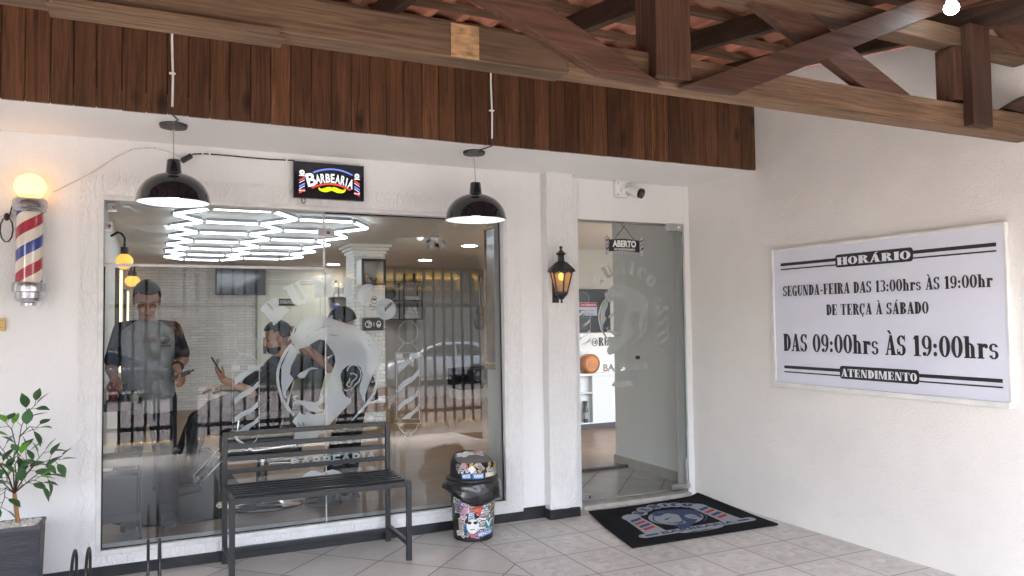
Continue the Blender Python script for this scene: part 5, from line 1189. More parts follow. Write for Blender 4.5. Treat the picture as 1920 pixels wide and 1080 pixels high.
# mirrors with LED strips and globe sconces on the left wall
e_strip=emit('strip_led',(1.0,.74,.38),2.5); e_glob=emit('amber_globe',(1.0,.40,.07),1.5)
for i,(lab,y0,z0,z1) in enumerate((('tall dark mirror with warm LED strip nearest the window',4.6,.95,2.0),('tall dark mirror with warm LED strip deeper in the shop',7.7,.95,1.9))):
    m=thing('wall_mirror',lab,'mirror',(XL,y0,z0),'mirrors along the left wall')
    MB().bx(XL+.001,XL+.02,y0-.32,y0+.32,z0,z1).build('glass',mat('mirror_glass',(.5,.5,.5),.03,1),m)
    MB().bx(XL+.001,XL+.035,y0-.37,y0-.32,z0-.05,z1+.05).bx(XL+.001,XL+.035,y0+.32,y0+.37,z0-.05,z1+.05).bx(XL+.001,XL+.035,y0-.32,y0+.32,z1,z1+.05).bx(XL+.001,XL+.035,y0-.32,y0+.32,z0-.05,z0).build('frame',M_black,m)
    MB().tube([(XL+.06,y0-.40,z0-.02),(XL+.06,y0-.40,z1+.02)],.013,8).build('led_strip',e_strip,m)
for lab,px,py,y,rad in (('amber globe sconce on an arched arm nearest the window',222,490,3.1,.075),('amber globe sconce above the first mirror strip',233,527,6.0,.07),('amber globe sconce above the second mirror strip',252,527,8.2,.08)):
    q=at(px,py,1,y); q.x=max(q.x,XL+.12)
    t=thing('globe_sconce',lab,'wall lamp',tuple(q),'amber globe wall lamps')
    MB().ell(q,(rad,rad,rad),18,12).build('globe',e_glob,t,smooth=True)
    top=q+Vector((0,0,rad)); wx=XL
    MB().lathe([(.035,-.005),(.035,.06),(.012,.065),(.012,.09)],tuple(top),14).build('socket',M_blackp,t)
    MB().tube([(wx+.001,y,top.z+.16),(wx+.06,y,top.z+.2),(q.x-.03,y,top.z+.19),(q.x,y,top.z+.15),(q.x,y,top.z+.085)],.011,8).build('arm',M_black,t,smooth=True)
# shelves with bottles on the back wall
def shelf(label,px0,px1,py,y=YB):
    a=at(px0,py,1,y-.1); b=at(px1,py,1,y-.1); t=thing('wall_shelf',label,'shelf',(a.x,y-.1,a.z))
    MB().bx(a.x,b.x,y-.2,y-.001,a.z-.03,a.z).build('board',M_black,t,bevel=.003); br=MB().bx(a.x+.05,a.x+.07,y-.15,y-.001,a.z-.1,a.z-.03).bx(b.x-.07,b.x-.05,y-.15,y-.001,a.z-.1,a.z-.03); br.build('bracket',M_black,t); return a.z
z_=shelf('black wall shelf holding two white bottles',618,668,557); z2_=shelf('black wall shelf holding coloured jars and bottles',624,680,591)
def bottle(label,px,z,h,r,cap,col,y=YB-.1,capcol='black',grp='bottles on the wall shelves'):
    q=at(px,570,1,y); t=thing('bottle',label,'bottle',(q.x,y,z),grp)
    m=mat('bottle_'+'_'.join('%02d'%int(c*99) for c in col),col,.35)
    MB().lathe([(r*.9,0),(r,.006),(r,h*.72),(r*.8,h*.8),(cap,h*.84),(cap,h*.86)],(q.x,y,z),16).build('body',m,t,smooth=True,angle=40)
    MB().lathe([(cap*1.1,h*.86),(cap*1.1,h),(.002,h)],(q.x,y,z),14).build('cap',mat('cap_'+capcol,{'black':(.02,.02,.02),'white':(.7,.7,.7)}[capcol],.4),t,smooth=True,angle=40)
    MB().lathe([(r+.001,h*.2),(r+.001,h*.6)],(q.x,y,z),16,cap=False).build('label',mat('lab_'+capcol+str(int(col[0]*9)),(.55*(1-col[0])+.1,.5*(1-col[1])+.1,.45*(1-col[2])+.1),.5),t)
bottle('white bottle with a black cap on the upper shelf',630,z_,.29,.045,.015,(.7,.7,.66)); bottle('cream bottle with a white cap on the upper shelf',640,z_,.27,.04,.018,(.66,.64,.55),capcol='white'); bottle('small white bottle with a black cap at the shelf end',663,z_,.2,.035,.02,(.72,.72,.7))
bottle('blue jar with a white lid on the lower shelf',632,z2_,.2,.075,.05,(.03,.10,.38),capcol='white'); bottle('pale green jar on the lower shelf',643,z2_,.16,.05,.045,(.5,.6,.55),capcol='white'); bottle('orange box shaped bottle on the lower shelf',651,z2_,.17,.05,.04,(.62,.22,.09)); bottle('tall black spray bottle on the lower shelf',659,z2_,.27,.03,.02,(.02,.02,.022)); bottle('black bottle with an orange band on the lower shelf',669,z2_,.34,.05,.035,(.05,.04,.04))
# black framed display cube on the column
yq=4.5; a=at(680,533,1,yq-.3); b=at(722,487,1,yq-.3)
cu=thing('display_cube','white display cube with a black front frame high on the brick column','display shelf',(a.x,yq-.3,a.z))
MB().bx(a.x,b.x,yq-.28,yq-.001,a.z,a.z+.015).bx(a.x,b.x,yq-.28,yq-.001,b.z-.015,b.z).bx(a.x,a.x+.015,yq-.28,yq-.001,a.z+.016,b.z-.016).bx(b.x-.015,b.x,yq-.28,yq-.001,a.z+.016,b.z-.016).bx(a.x+.016,b.x-.016,yq-.012,yq-.001,a.z+.016,b.z-.016).build('box',M_white,cu)
MB().bx(a.x-.01,b.x+.01,yq-.305,yq-.281,a.z-.01,a.z+.018).bx(a.x-.01,b.x+.01,yq-.305,yq-.281,b.z-.018,b.z+.01).bx(a.x-.01,a.x+.018,yq-.305,yq-.281,a.z+.0185,b.z-.0185).bx(b.x-.018,b.x+.01,yq-.305,yq-.281,a.z+.0185,b.z-.0185).build('front_frame',M_black,cu)
for k,(fx,lab) in enumerate(((.25,'small brass trophy standing left in the display cube'),(.62,'small brass shaving bowl standing right in the display cube'))):
    x=a.x+(b.x-a.x)*fx; t=MB().lathe([(.03,0),(.032,.01),(.01,.02),(.012,.05),(.035,.09),(.03,.12)] if k==0 else [(.03,0),(.02,.015),(.045,.05),(.05,.08),(.04,.085)],(x,yq-.15,a.z+.0155),14).build('trophy' if k==0 else 'bowl',mat('brass_%d'%k,(.38,.28,.14),.35,.8),smooth=True,angle=40); tag(t,lab,'ornament')
# poster and plaque on the column
s=slabbox(684,542,718,592,4.498,.012); po=thing('poster','white paper poster with a line drawn bearded head on the brick column','poster',(s[0],4.49,s[4]))
MB().bx(*s).build('sheet',mat('paper',(.72,.72,.71),.7),po)
cx,cz=(s[0]+s[1])/2,(s[4]+s[5])/2; ww=s[1]-s[0]; dr=MB()
fn_=lambda x,z:(cx+x*ww,4.4845,cz+z*ww)
for L in (arc(0,.12,.16,.2,20,340,16),arc(0,.05,.26,.30,200,340,10),[(-.3,-.25),(-.12,-.2),(0,-.28),(.12,-.2),(.3,-.25)],[(-.2,-.4),(.2,-.4)]): dr.flat2(stroke(L,.03),fn_)
dr.flat2(disc2(0,.16,.13,.06),fn_); dr.build('drawing',mat('grey_ink',(.12,.12,.14),.6),po)
s=slabbox(679,596,719,620,4.48,.012); pq=thing('logo_plaque','black plaque with two round white head emblems below the poster','plaque',(s[0],4.47,s[4]))
MB().bx(*s).build('plate',M_blackp,pq,bevel=.003)
cx,cz=(s[0]+s[1])/2,(s[4]+s[5])/2; ww=s[1]-s[0]; fn_=lambda x,z:(cx+x*ww,4.4665,cz+z*ww); em=MB()
em.flat2(ringsec(-.22,0,.17,.17,.04,.04),fn_).flat2(([( -.22+(x-1.03)*.30,(z-1.14)*.30) for x,z in DEC['hair'][0]],DEC['hair'][1]),fn_).flat2(rc(.03,-.1,.055,.1),fn_).flat2(ringsec(.26,0,.11,.16,.04,.04),fn_).flat2(disc2(.26,-.04,.06,.05),fn_)
em.build('emblems',M_white,pq)
# black wire shelf with rolled towels, right of the column
s=slabbox(738,530,782,599,YB-.02,.28); wf=thing('towel_shelf','black square wire shelf with four cells of white rolled towels','shelf',(s[0],YB-.3,s[4]))
x0,x1=at(722,560,1,YB-.3).x,s[1]; xm=(x0+x1)/2; z0,z1=s[4],s[5]; zm=(z0+z1)/2; ff=MB()
for y in (YB-.3,YB-.03):
    for z in (z0,zm,z1): ff.beam((x0,y,z),(x1,y,z),.02,.02)
    for x in (x0,xm,x1): ff.beam((x,y,z0),(x,y,z1),.02,.02)
ff.build('frame',M_black,wf)
sh=MB()
for z in (z0,zm,z1): sh.bx(x0,x1,YB-.29,YB-.035,z-.004,z+.004)
sh.build('glass_plate',mat('shelf_plate',(.30,.34,.33),.2),wf)
M_tow=mat('towel',(.68,.68,.67),.95,0,.05,40,.6,160,.004); rg=random.Random(6)
tw=0
for (cell_x,cell_z,rows) in ((xm,zm,(4,)),(xm,z0,(4,3,2))):
    for r_,n_ in enumerate(rows):
        for k in range(n_):
            x=cell_x+.05+(xm-x0-.1)*(k+.5+.0*r_)/n_*(1 if r_==0 else .8)+(.03 if r_ else 0); z=cell_z+.05+.07*r_
            o=MB().lathe([(.001,-.10),(.034,-.10),(.038,-.09),(.038,.09),(.034,.10),(.001,.10)],(x,YB-.17,z-.004),12,'y').build('rolled_towel',M_tow,smooth=True,angle=40)
            tag(o,'white rolled towel in a cell of the black wire shelf','towel',group='rolled towels on the wire shelf')
bg=thing('back_bag','dark grey rucksack in the left cell of the wire shelf','bag',(x0+.12,YB-.15,zm))
MB().ell((x0+.13,YB-.16,zm+.13),(.11,.09,.125),16,10).build('body',mat('bag_cloth',(.05,.05,.055),.9),bg,smooth=True); MB().tube([(x0+.09,YB-.2,zm+.22),(x0+.13,YB-.22,zm+.26),(x0+.17,YB-.2,zm+.22)],.01,6).build('strap',M_black,bg)
for lab,px,w_p in (('small black speaker on top of the wire shelf, left',762,7),('small black speaker on top of the wire shelf, right',775,8)):
    q=at(px,520,1,YB-.16); t=thing('speaker',lab,'speaker',(q.x,YB-.16,z1)); MB().bx(q.x-.05,q.x+.05,YB-.22,YB-.1,z1+.0105,z1+.15).build('cabinet',M_blackp,t,bevel=.006); MB().lathe([(.035,-.002),(.03,.0),(.01,.008)],(q.x,YB-.222,z1+.07),14,'y').build('cone',M_black,t)
# small guitar on the far wall
g0=at(901,590,1,YB-.06); gt=thing('ukulele','small brown wooden guitar hanging on the far grey wall','guitar',tuple(g0))
M_gw=mat('guitar_wood',(.13,.06,.028),.35,0,.25,12); gz=g0.z; gx=g0.x
prof=[]
for k in range(40):
    a=2*math.pi*k/40; y_=math.cos(a); rad=1.35*(.10+ .022*math.cos(2*a)-.012*math.cos(a))
    prof.append((gx+math.sin(a)*(rad*(.95 if y_>0 else 1.1)*(.86 if abs(y_)<.25 else 1)),YB-.09,gz-.06+y_*.23))
MB().prism(prof,(0,.06,0)).build('body',M_gw,gt,bevel=.006)
MB().lathe([(.034,-.002),(.001,-.002)],(gx,YB-.0925,gz+.0),18,'y').build('sound_hole',M_blackp,gt)
MB().bx(gx-.018,gx+.018,YB-.1,YB-.075,gz+.14,gz+.60).build('neck',mat('guitar_neck',(.05,.03,.02),.4),gt); MB().bx(gx-.03,gx+.03,YB-.095,YB-.075,gz+.60,gz+.76).build('head',M_gw,gt,bevel=.004)
pg=MB()
for k in range(4): pg.tube([(gx-.055,YB-.085,gz+.62+k*.035),(gx+.055,YB-.085,gz+.62+k*.035)],.007,6)
pg.build('tuning_pegs',M_chrome,gt)
# low black cabinet on a white plinth
a=at(862,742,1,7.7); b=at(930,690,1,7.7); cb_=thing('low_cabinet','low black cabinet on a white plinth against the far wall','cabinet',(a.x,7.9,ZF))
MB().bx(a.x,a.x+1.3,7.7,8.3,.22,b.z).build('carcass',mat('cab_black',(.010,.010,.011),.7,spec=.2),cb_,bevel=.004); MB().bx(a.x+.03,a.x+1.27,7.74,8.28,ZF,.219).build('plinth',M_white,cb_)
MB().bx(a.x+.42,a.x+.43,7.695,7.7,.25,b.z-.03).bx(a.x+.86,a.x+.87,7.695,7.7,.25,b.z-.03).build('door_gap',M_black,cb_)
# framed picture on the short return wall
pf=thing('framed_picture','gold framed dark picture hung on the pale return wall at the window edge','picture',(2.33,.23,1.08))
def canvas():
    m=mat('picture_canvas',(.10,.045,.018),.3,0,.8,6,coat=.3); return m
MB().bx(2.322,2.3345,.09,.36,1.11,2.13).build('canvas',canvas(),pf)
fm_=MB(); 
for (ya,yb,za,zb) in ((.075,.095,1.07,2.15),(.355,.372,1.07,2.15),(.095,.355,1.07,1.115),(.095,.355,2.12,2.15)): fm_.bx(2.312,2.3345,ya,yb,za,zb)
fm_.build('frame',mat('gilt',(.36,.22,.07),.4,.6,.3,40,.6,70,.004),pf,bevel=.005)
# ================================================================ reception seen through the door
yw=4.25; s=slabbox(1070,543,1141,627,yw-.02,.04); mo=thing('monitor','large black monitor with a red headed notice on the reception wall','television',(s[0],yw-.05,s[4]))
MB().bx(*s).build('casing',M_blackp,mo,bevel=.006)
MB().bx(s[0]+.02,s[1]-.02,s[2]-.003,s[2]-.0005,s[4]+.03,s[5]-.02).build('screen',mat('dark_screen',(.035,.045,.055),.15),mo); cx=(s[0]+s[1])/2
MB().bx(cx-.03,cx+.03,yw-.06,yw-.03,s[4]-.06,s[4]).bx(cx-.1,cx+.1,yw-.1,yw-.02,s[4]-.07,s[4]-.06).build('foot',M_blackp,mo)
p=slabbox(1086,567,1119,592,yw-.066,.002); nt_=thing('notice_sheet','white notice sheet headed AVISO in red stuck on the monitor','notice',(p[0],yw-.066,p[4]))
MB().bx(*p).build('sheet',mat('notice_paper',(.55,.58,.68),.6),nt_); zz=p[5]-(p[5]-p[4])*.36
MB().bx(p[0]+.004,p[1]-.004,p[2]-.0015,p[2]-.0003,zz,p[5]-.004).build('red_band',mat('notice_red',(.38,.03,.06),.5),nt_)
t_=MB(); t_.flat2(fit(text2d('AVISO',.03),p[0]+.02,p[1]-.02,zz+.02,p[5]-.025),lambda x,z:(x,p[2]-.0022,z)); t_.build('heading',M_white,nt_)
t_=MB(); 
for i,(u0,u1) in enumerate(((.1,.85),(.2,.8),(.12,.7))): t_.flat2(stroke([(p[0]+(p[1]-p[0])*(u0+(u1-u0)*k/12),zz-.05-.05*i+.006*(k%2)) for k in range(13)],.010),lambda x,z:(x,p[2]-.0012,z))
t_.build('small_print',mat('print_blue',(.12,.16,.35),.6),nt_)
yd=3.36; dk=thing('reception_desk','white reception desk with black @RUBICO lettering and an open shelf','desk',(5.2,3.4,ZF))
a=at(1083,652,1,yd); b=at(1165,628,1,yd); x0d,x1d=a.x-.05,6.2; zt0=at(1110,700,1,yd-.0).z; ztop=b.z
MB().bx(x0d,x1d,yd+.1,yd+.13,zt0,ztop).bx(x0d,x1d,yd+.1,yd+.5,ztop,ztop+.03).build('upper_panel',M_white,dk,bevel=.003)
xsd=at(1113,740,1,yd).x
MB().bx(x0d,x1d,yd-.02,yd+.099,zt0-.03,zt0).build('lower_top',M_white,dk,bevel=.003)
zbase=.12
MB().bx(xsd,x1d,yd,yd+.1,zbase,zt0-.0305).bx(x0d,xsd-.0,yd+.075,yd+.1,zbase,zt0-.0305).bx(x0d,xsd,yd,yd+.0745,.5,.515).bx(x0d,xsd,yd,yd+.0745,zbase,zbase+.015).bx(xsd-.018,xsd-.0005,yd-.004,yd+.0745,zbase+.016,zt0-.031).build('carcass',mat('desk_white',(.70,.71,.69),.4),dk)
MB().bx(x0d,x1d,yd+.02,yd+.1,ZF,zbase-.0005).build('plinth',mat('plinth_grey',(.05,.05,.055),.5),dk)
tx=MB(); vf,wd=slab('@RUBICO'); xl=at(1109,640,1,yd+.1).x; zl0,zl1=at(1110,652,1,yd+.1).z,at(1110,630,1,yd+.1).z
flat3(tx,([(xl+x*(zl1-zl0)*.95,zl0+.02+y*(zl1-zl0-.04)) for x,y in vf[0]],vf[1]),lambda x,y,h:(x,yd+.097-h,y)); tx.build('lettering',mat('desk_ink',(.03,.03,.03),.5),dk)
q=at(1106,682,1,yd+.02); dr=thing('wooden_drum','round orange brown wooden drum lying on the reception desk','drum',(q.x,yd,zt0))
rd_=max(.05,q.z-zt0); MB().lathe([(.001,-.07),(rd_*.78,-.07),(rd_*.8,-.066),(rd_*.98,-.055),(rd_,-.04),(rd_,.05),(.001,.05)],(q.x,yd+.04,zt0+rd_+.001),36,'y').build('shell',mat('drum_wood',(.50,.17,.035),.35,0,.2,9,kind='pos',stretch=(1,6,1)),dr,smooth=True,angle=40)
MB().lathe([(rd_*.99,-.062),(rd_*1.02,-.06),(rd_*1.02,-.045),(rd_*.99,-.043)],(q.x,yd+.04,zt0+rd_+.001),36,'y',cap=False).build('hoop',mat('drum_hoop',(.18,.06,.02),.4),dr,smooth=True)
x_=at(1098,775,1,yd+.04).x; jr=thing('glass_jar','small dark jar standing in the open desk shelf','jar',(x_,yd+.04,zbase)); MB().lathe([(.03,0),(.033,.01),(.033,.16),(.022,.2),(.022,.24),(.028,.245),(.028,.27),(.001,.27)],(x_,yd+.038,zbase+.0155),16).build('body',mat('jar_dark',(.06,.07,.09),.15),jr,smooth=True,angle=40); MB().lathe([(.034,.05),(.034,.13)],(x_,yd+.038,zbase+.0155),16,cap=False).build('label',mat('jar_label',(.3,.32,.33),.5),jr)
# ================================================================ barber chair with chrome base, tool trolley, floor mat
fmn=MB(); fp_=[(.22+.52*math.cos(R_(a)),1.35+.53*math.sin(R_(a))) for a in range(180,361,12)]+[(.62,4.2),(-.30,4.2)]
fmn.prism([(x,y,ZF+.001) for x,y in fp_],(0,0,.013)); o=fmn.build('anti_fatigue_mat',mat('rubber_mat',(.02,.02,.022),.8,0,.2,20,.3,200)); tag(o,'long round ended black rubber floor mat under the barber at the left','floor mat')
M_lea=mat('black_leather',(.014,.014,.015),.35,0,.15,14,.25,200,.001)
CX,CY=.80,1.22; bc=thing('barber_chair','black leather barber chair on a round chrome base holding the customer','barber chair',(CX,CY,ZF))
MB().lathe([(.33,.001),(.335,.012),(.32,.028),(.2,.05),(.09,.075),(.06,.1),(.055,.12),(.001,.121)],(CX,CY,ZF),48).build('base',M_chrome,bc,smooth=True,angle=40)
MB().lathe([(.045,.12),(.045,.34),(.06,.345),(.06,.40),(.001,.401)],(CX,CY,ZF),24).build('pedestal',M_chrome,bc,smooth=True,angle=40)
MB().tube([(CX+.05,CY-.06,.36),(CX+.2,CY-.1,.36),(CX+.42,CY-.12,.38),(CX+.47,CY-.12,.41)],.011,10).tube([(CX+.05,CY-.05,.39),(CX+.3,CY-.05,.40),(CX+.45,CY-.06,.42)],.010,10).build('lever',M_chrome,bc,smooth=True)
def cushion(name,c,s,rot=(0,0,0),bev=.04):
    mb=MB().bx(-s[0]/2,s[0]/2,-s[1]/2,s[1]/2,-s[2]/2,s[2]/2); o=mb.build(name,M_lea,bevel=bev,seg=4); o.location=c; o.rotation_euler=rot; setparent(o,bc); return o
cushion('seat',(CX-.02,CY,.52),(.56,.54,.16)); cushion('backrest',(CX+.33,CY,.88),(.14,.50,.62),(0,R_(14),0)); cushion('headrest',(CX+.43,CY,1.24),(.10,.28,.16),(0,R_(14),0))
for s in (-1,1):
    cushion('armrest',(CX,CY+s*.30,.76),(.46,.07,.06),(0,0,0),.02)
    MB().tube([(CX-.2,CY+s*.30,.745),(CX-.22,CY+s*.3,.6),(CX-.1,CY+s*.3,.50),(CX+.2,CY+s*.3,.52),(CX+.22,CY+s*.3,.745)],.014,10).build('arm_frame',M_chrome,bc,smooth=True)
MB().tube([(CX-.25,CY-.16,.5),(CX-.48,CY-.16,.26),(CX-.62,CY-.16,.24)],.014,8).tube([(CX-.25,CY+.16,.5),(CX-.48,CY+.16,.26),(CX-.62,CY+.16,.24)],.014,8).build('footrest_frame',M_chrome,bc,smooth=True)
cushion('footrest',(CX-.55,CY,.235),(.22,.40,.05),(0,R_(-8),0),.015)
tr_=thing('tool_trolley','black tool trolley with bottles and clippers beside the barber at the left','trolley',(-.17,.48,ZF))
for z in (.22,.56,.90): MB().bx(-.31,-.03,.34,.60,z,z+.02).bx(-.31,-.03,.335,.3395,z+.0,z+.05).bx(-.31,-.03,.6005,.605,z,z+.05).build('tray',M_blackp,tr_,bevel=.003)
for x in (-.30,-.04):
    for y in (.35,.59):
        MB().tube([(x,y,.12),(x,y,.96)],.011,8).build('post',M_black,tr_,smooth=True)
        MB().lathe([(.001,-.012),(.03,-.012),(.033,-.006),(.033,.006),(.03,.012),(.001,.012)],(x,y,ZF+.034),16,'x').build('caster',M_blackp,tr_,smooth=True,angle=40)
MB().bx(-.29,-.05,.36,.58,.24,.50).build('drawer',M_blackp,tr_,bevel=.01)
for i,(lab,x,y,h,col) in enumerate((('clear spray bottle on the trolley top',-.26,.42,.17,(.5,.52,.5)),('red capped bottle on the trolley top',-.20,.50,.15,(.28,.04,.04)),('dark tonic bottle on the trolley top',-.13,.41,.14,(.05,.06,.1)),('cream tub on the trolley top',-.08,.52,.09,(.6,.58,.5)))):
    t=thing('bottle',lab,'bottle',(x,y,.92)); MB().lathe([(.024,0),(.026,.005),(.026,h*.65),(.012,h*.78),(.012,h*.85)],(x,y,.9205),14).build('body',mat('tb%d'%i,col,.3),t,smooth=True,angle=40); MB().lathe([(.014,h*.85),(.014,h),(.001,h)],(x,y,.9205),12).build('cap',M_blackp if i!=1 else mat('cap_red',(.4,.03,.03),.4),t)
# wooden side table behind the bench gap (light timber bench inside)
wb=thing('wooden_bench','light wooden bench standing inside behind the glass','bench',(1.75,1.6,ZF))
M_pine=mat('pine',(.40,.25,.12),.5,0,.15,6,kind='pos',stretch=(1,1,8)); 
MB().bx(1.45,2.05,1.5,1.85,.48,.52).build('seat',M_pine,wb,bevel=.004)
for x in (1.48,2.02):
    for y in (1.53,1.82): MB().bx(x-.02,x+.02,y-.02,y+.02,ZF,.48).build('leg',M_pine,wb,bevel=.002)
bkk=MB().bx(1.45,2.05,1.83,1.86,.62,.70).bx(1.45,2.05,1.83,1.86,.76,.84); bkk.build('back_rail',M_pine,wb,bevel=.003)
MB().bx(1.46,1.5,1.83,1.86,.5205,.84).bx(2.0,2.04,1.83,1.86,.5205,.84).build('back_post',M_pine,wb)
# ================================================================ people
M_skin=mat('skin',(.50,.27,.175),.5,0,.12,30,.1,150,.001); M_hair=mat('dark_hair',(.010,.008,.007),.55,0,.4,60,.6,120,.004)
M_tgrey=mat('shirt_grey',(.30,.31,.32),.9,0,.06,20,.35,18,.012); M_tblk=mat('shirt_black',(.012,.012,.015),.85,0,.15,20,.4,18,.012)
M_jean=mat('jeans',(.022,.028,.045),.85,0,.25,18,.4,16,.012); M_trs=mat('black_trousers',(.012,.012,.014),.85,0,.1,20,.4,16,.012); M_shoe=mat('grey_shoe',(.16,.16,.17),.8,0,.15,30); M_shoed=mat('dark_shoe',(.03,.03,.035),.6,0,.2,30); M_sole=mat('sole',(.06,.06,.06),.7)
def remesh(o,v=.006,it=4):
    m=o.modifiers.new('fuse','REMESH'); m.mode='VOXEL'; m.voxel_size=v; m.use_smooth_shade=True
    s=o.modifiers.new('soft','SMOOTH'); s.factor=.5; s.iterations=it
    return o
def limb(mb,pts,rad,n=14):
    P=[Vector(p) for p in pts]; Q=[];Rr=[]
    for i in range(len(P)-1):
        for k in range(6): t=k/6; Q.append(P[i].lerp(P[i+1],t)); Rr.append(rad[i]+(rad[i+1]-rad[i])*t)
    Q.append(P[-1]); Rr.append(rad[-1]); mb.tube(Q,Rr,n)
    for p,r in zip(P,rad): mb.ell(p,(r*.98,)*3,14,10)
def loft(mb,rings,n=22):
    vs=[]
    for c,rv,fv,a,b in rings:
        c,rv,fv=Vector(c),Vector(rv).normalized(),Vector(fv).normalized()
        for k in range(n):
            t=2*math.pi*k/n; cx=math.copysign(abs(math.cos(t))**.85,math.cos(t)); sy=math.copysign(abs(math.sin(t))**.85,math.sin(t)); vs.append(c+rv*a*cx+fv*b*sy)
    m=len(rings); fs=[(i*n+k,i*n+(k+1)%n,(i+1)*n+(k+1)%n,(i+1)*n+k) for i in range(m-1) for k in range(n)]+[tuple(range(n))[::-1],tuple((m-1)*n+k for k in range(n))]
    mb.add(vs,fs)
def frame(fwd,up=(0,0,1)):
    f=Vector(fwd).normalized(); r=f.cross(Vector(up)).normalized(); u=r.cross(f).normalized()
    return Matrix((r,f,u)).transposed()      # columns right, forward, up
def head(mb,c,F):
    c=Vector(c)
    def e(p,r): mb.ell(c+F@Vector(p),r,18,12,F)
    e((0,-.012,.035),(.077,.098,.088)); e((0,.022,-.04),(.062,.072,.075)); e((0,.055,-.088),(.034,.036,.028)); e((0,.03,-.07),(.054,.055,.04))
    e((0,.097,-.018),(.012,.016,.026)); e((0,.106,-.034),(.016,.014,.011)); e((0,.084,.016),(.05,.014,.01)); e((.034,.072,-.03),(.024,.02,.018)); e((-.034,.072,-.03),(.024,.02,.018))
    e((0,.086,-.063),(.023,.012,.0065)); e((0,.083,-.074),(.02,.012,.007))
    for s in (-1,1): e((s*.078,-.008,-.012),(.009,.022,.032)); e((s*.082,-.014,.0),(.008,.016,.016))
def headparts(o,c,F,hair='short',beard=False,closed=False):
    c=Vector(c); T=lambda p:c+F@Vector(p)
    for s in (-1,1):
        q=MB().ell(T((s*.031,.080,.0)),(.0105,.006,.0032 if closed else .006),12,8,F); q.build('eye',mat('eye_dark',(.03,.02,.018),.2),o,smooth=True)
        q=MB().tube([T((s*.014,.096,.02)),T((s*.032,.094,.026)),T((s*.05,.080,.020))],[.0022,.003,.002],8); q.build('eyebrow',M_hair,o,smooth=True)
    MB().tube([T((-.021,.094,-.068)),T((0,.099,-.067)),T((.021,.094,-.068))],[.0025,.003,.0025],8).build('mouth',mat('lip',(.22,.075,.06),.5),o,smooth=True)
    if beard:
        b=MB().ell(T((0,.03,-.078)),(.062,.066,.046),18,12,F).ell(T((0,.094,-.054)),(.026,.008,.006),12,8,F); b.build('beard',M_hair,o,smooth=True)
    if hair:
        vs=[];nu,nv=28,16; fs=[]
        hb=MB().ell((0,0,0),(1,1,1),nu,nv)
        keep=[]
        for f in hb.f:
            m=sum((Vector(hb.v[i]) for i in f),Vector())/len(f)
            if m.z>(-.35 if m.y<-.1 else (.10+.55*max(0,m.y) if m.y<.55 else .42)): keep.append(f)
        mb=MB(); mb.add([T((v[0]*.083,v[1]*.105-.014,v[2]*(.098 if v[2]>0 else .10)+.038)) for v in hb.v],keep)
        ho=mb.build('hair',M_hair,o,smooth=True,angle=180); sd=ho.modifiers.new('s','SOLIDIFY'); sd.thickness=.012; sd.offset=0
def hand(mb,w,d,nrm,thumb=1,curl=.5,s=1.0):
    """w wrist, d pointing direction, nrm = direction the palm faces, thumb side sign along d x nrm"""
    w=Vector(w); d=Vector(d).normalized(); n=(Vector(nrm)-d*Vector(nrm).dot(d)).normalized(); sd=d.cross(n)*thumb
    F=Matrix((sd,d,n)).transposed()
    mb.ell(w+d*.05*s,(.039*s,.052*s,.016*s),14,10,F); limb(mb,[w-d*.01,w+d*.03*s],[.026*s,.024*s],10)
    for i,(o,L) in enumerate(((.028,.074),(.0095,.083),(-.0095,.077),(-.027,.060))):
        p=w+d*(.088-.004*abs(i-1))*s+sd*o*s; dd=(d+sd*o*1.5).normalized(); pts=[p]; a=curl*.35
        for k,fr in enumerate((.45,.32,.23)):
            a+=curl*(.5 if k else .3); dr=dd*math.cos(a)+n*math.sin(a); p=p+dr*L*fr*s; pts.append(p)
        limb(mb,pts,[.0098*s,.0092*s,.0085*s,.0072*s],8)
    p=w+d*.025*s+sd*.03*s+n*.006*s; d1=(sd*.75+d*.6+n*.25).normalized(); d2=(d*.9+sd*.15+n*.4*(.4+curl)).normalized()
    limb(mb,[p,p+d1*.036*s,p+d1*.036*s+d2*.030*s,p+d1*.036*s+d2*.052*s],[.0125*s,.0115*s,.0105*s,.0085*s],8)
def shoe(parent,ankle,fwd,m):
    a=Vector(ankle); F=frame((fwd[0],fwd[1],0)); z0=a.z-.09
    mb=MB(); base=Vector((a.x,a.y,z0)); T=lambda p: base+F@Vector(p)
    rings=[]
    for y,wd,h in ((-.085,.030,.07),(-.06,.038,.095),(0,.040,.10),(.05,.043,.078),(.10,.047,.062),(.145,.044,.052),(.175,.030,.040)):
        rings.append((T((0,y,.012+h/2)),F.col[0],F.col[2],wd,h/2))
    loft(mb,rings,18); limb(mb,[T((0,-.03,.06)),T((0,-.035,.13))],[.044,.046],14)
    o=remesh(mb.build('shoe',m,parent),.005,3)
    s=MB(); sp=[T((x,y,0)) for x,y in ((-.034,-.085),(0,-.096),(.034,-.085),(.042,0),(.05,.10),(.045,.15),(.02,.182),(-.02,.182),(-.045,.15),(-.05,.10),(-.042,0))]; s.prism(sp,(0,0,.022)); s.build('sole',M_sole,o,bevel=.004)
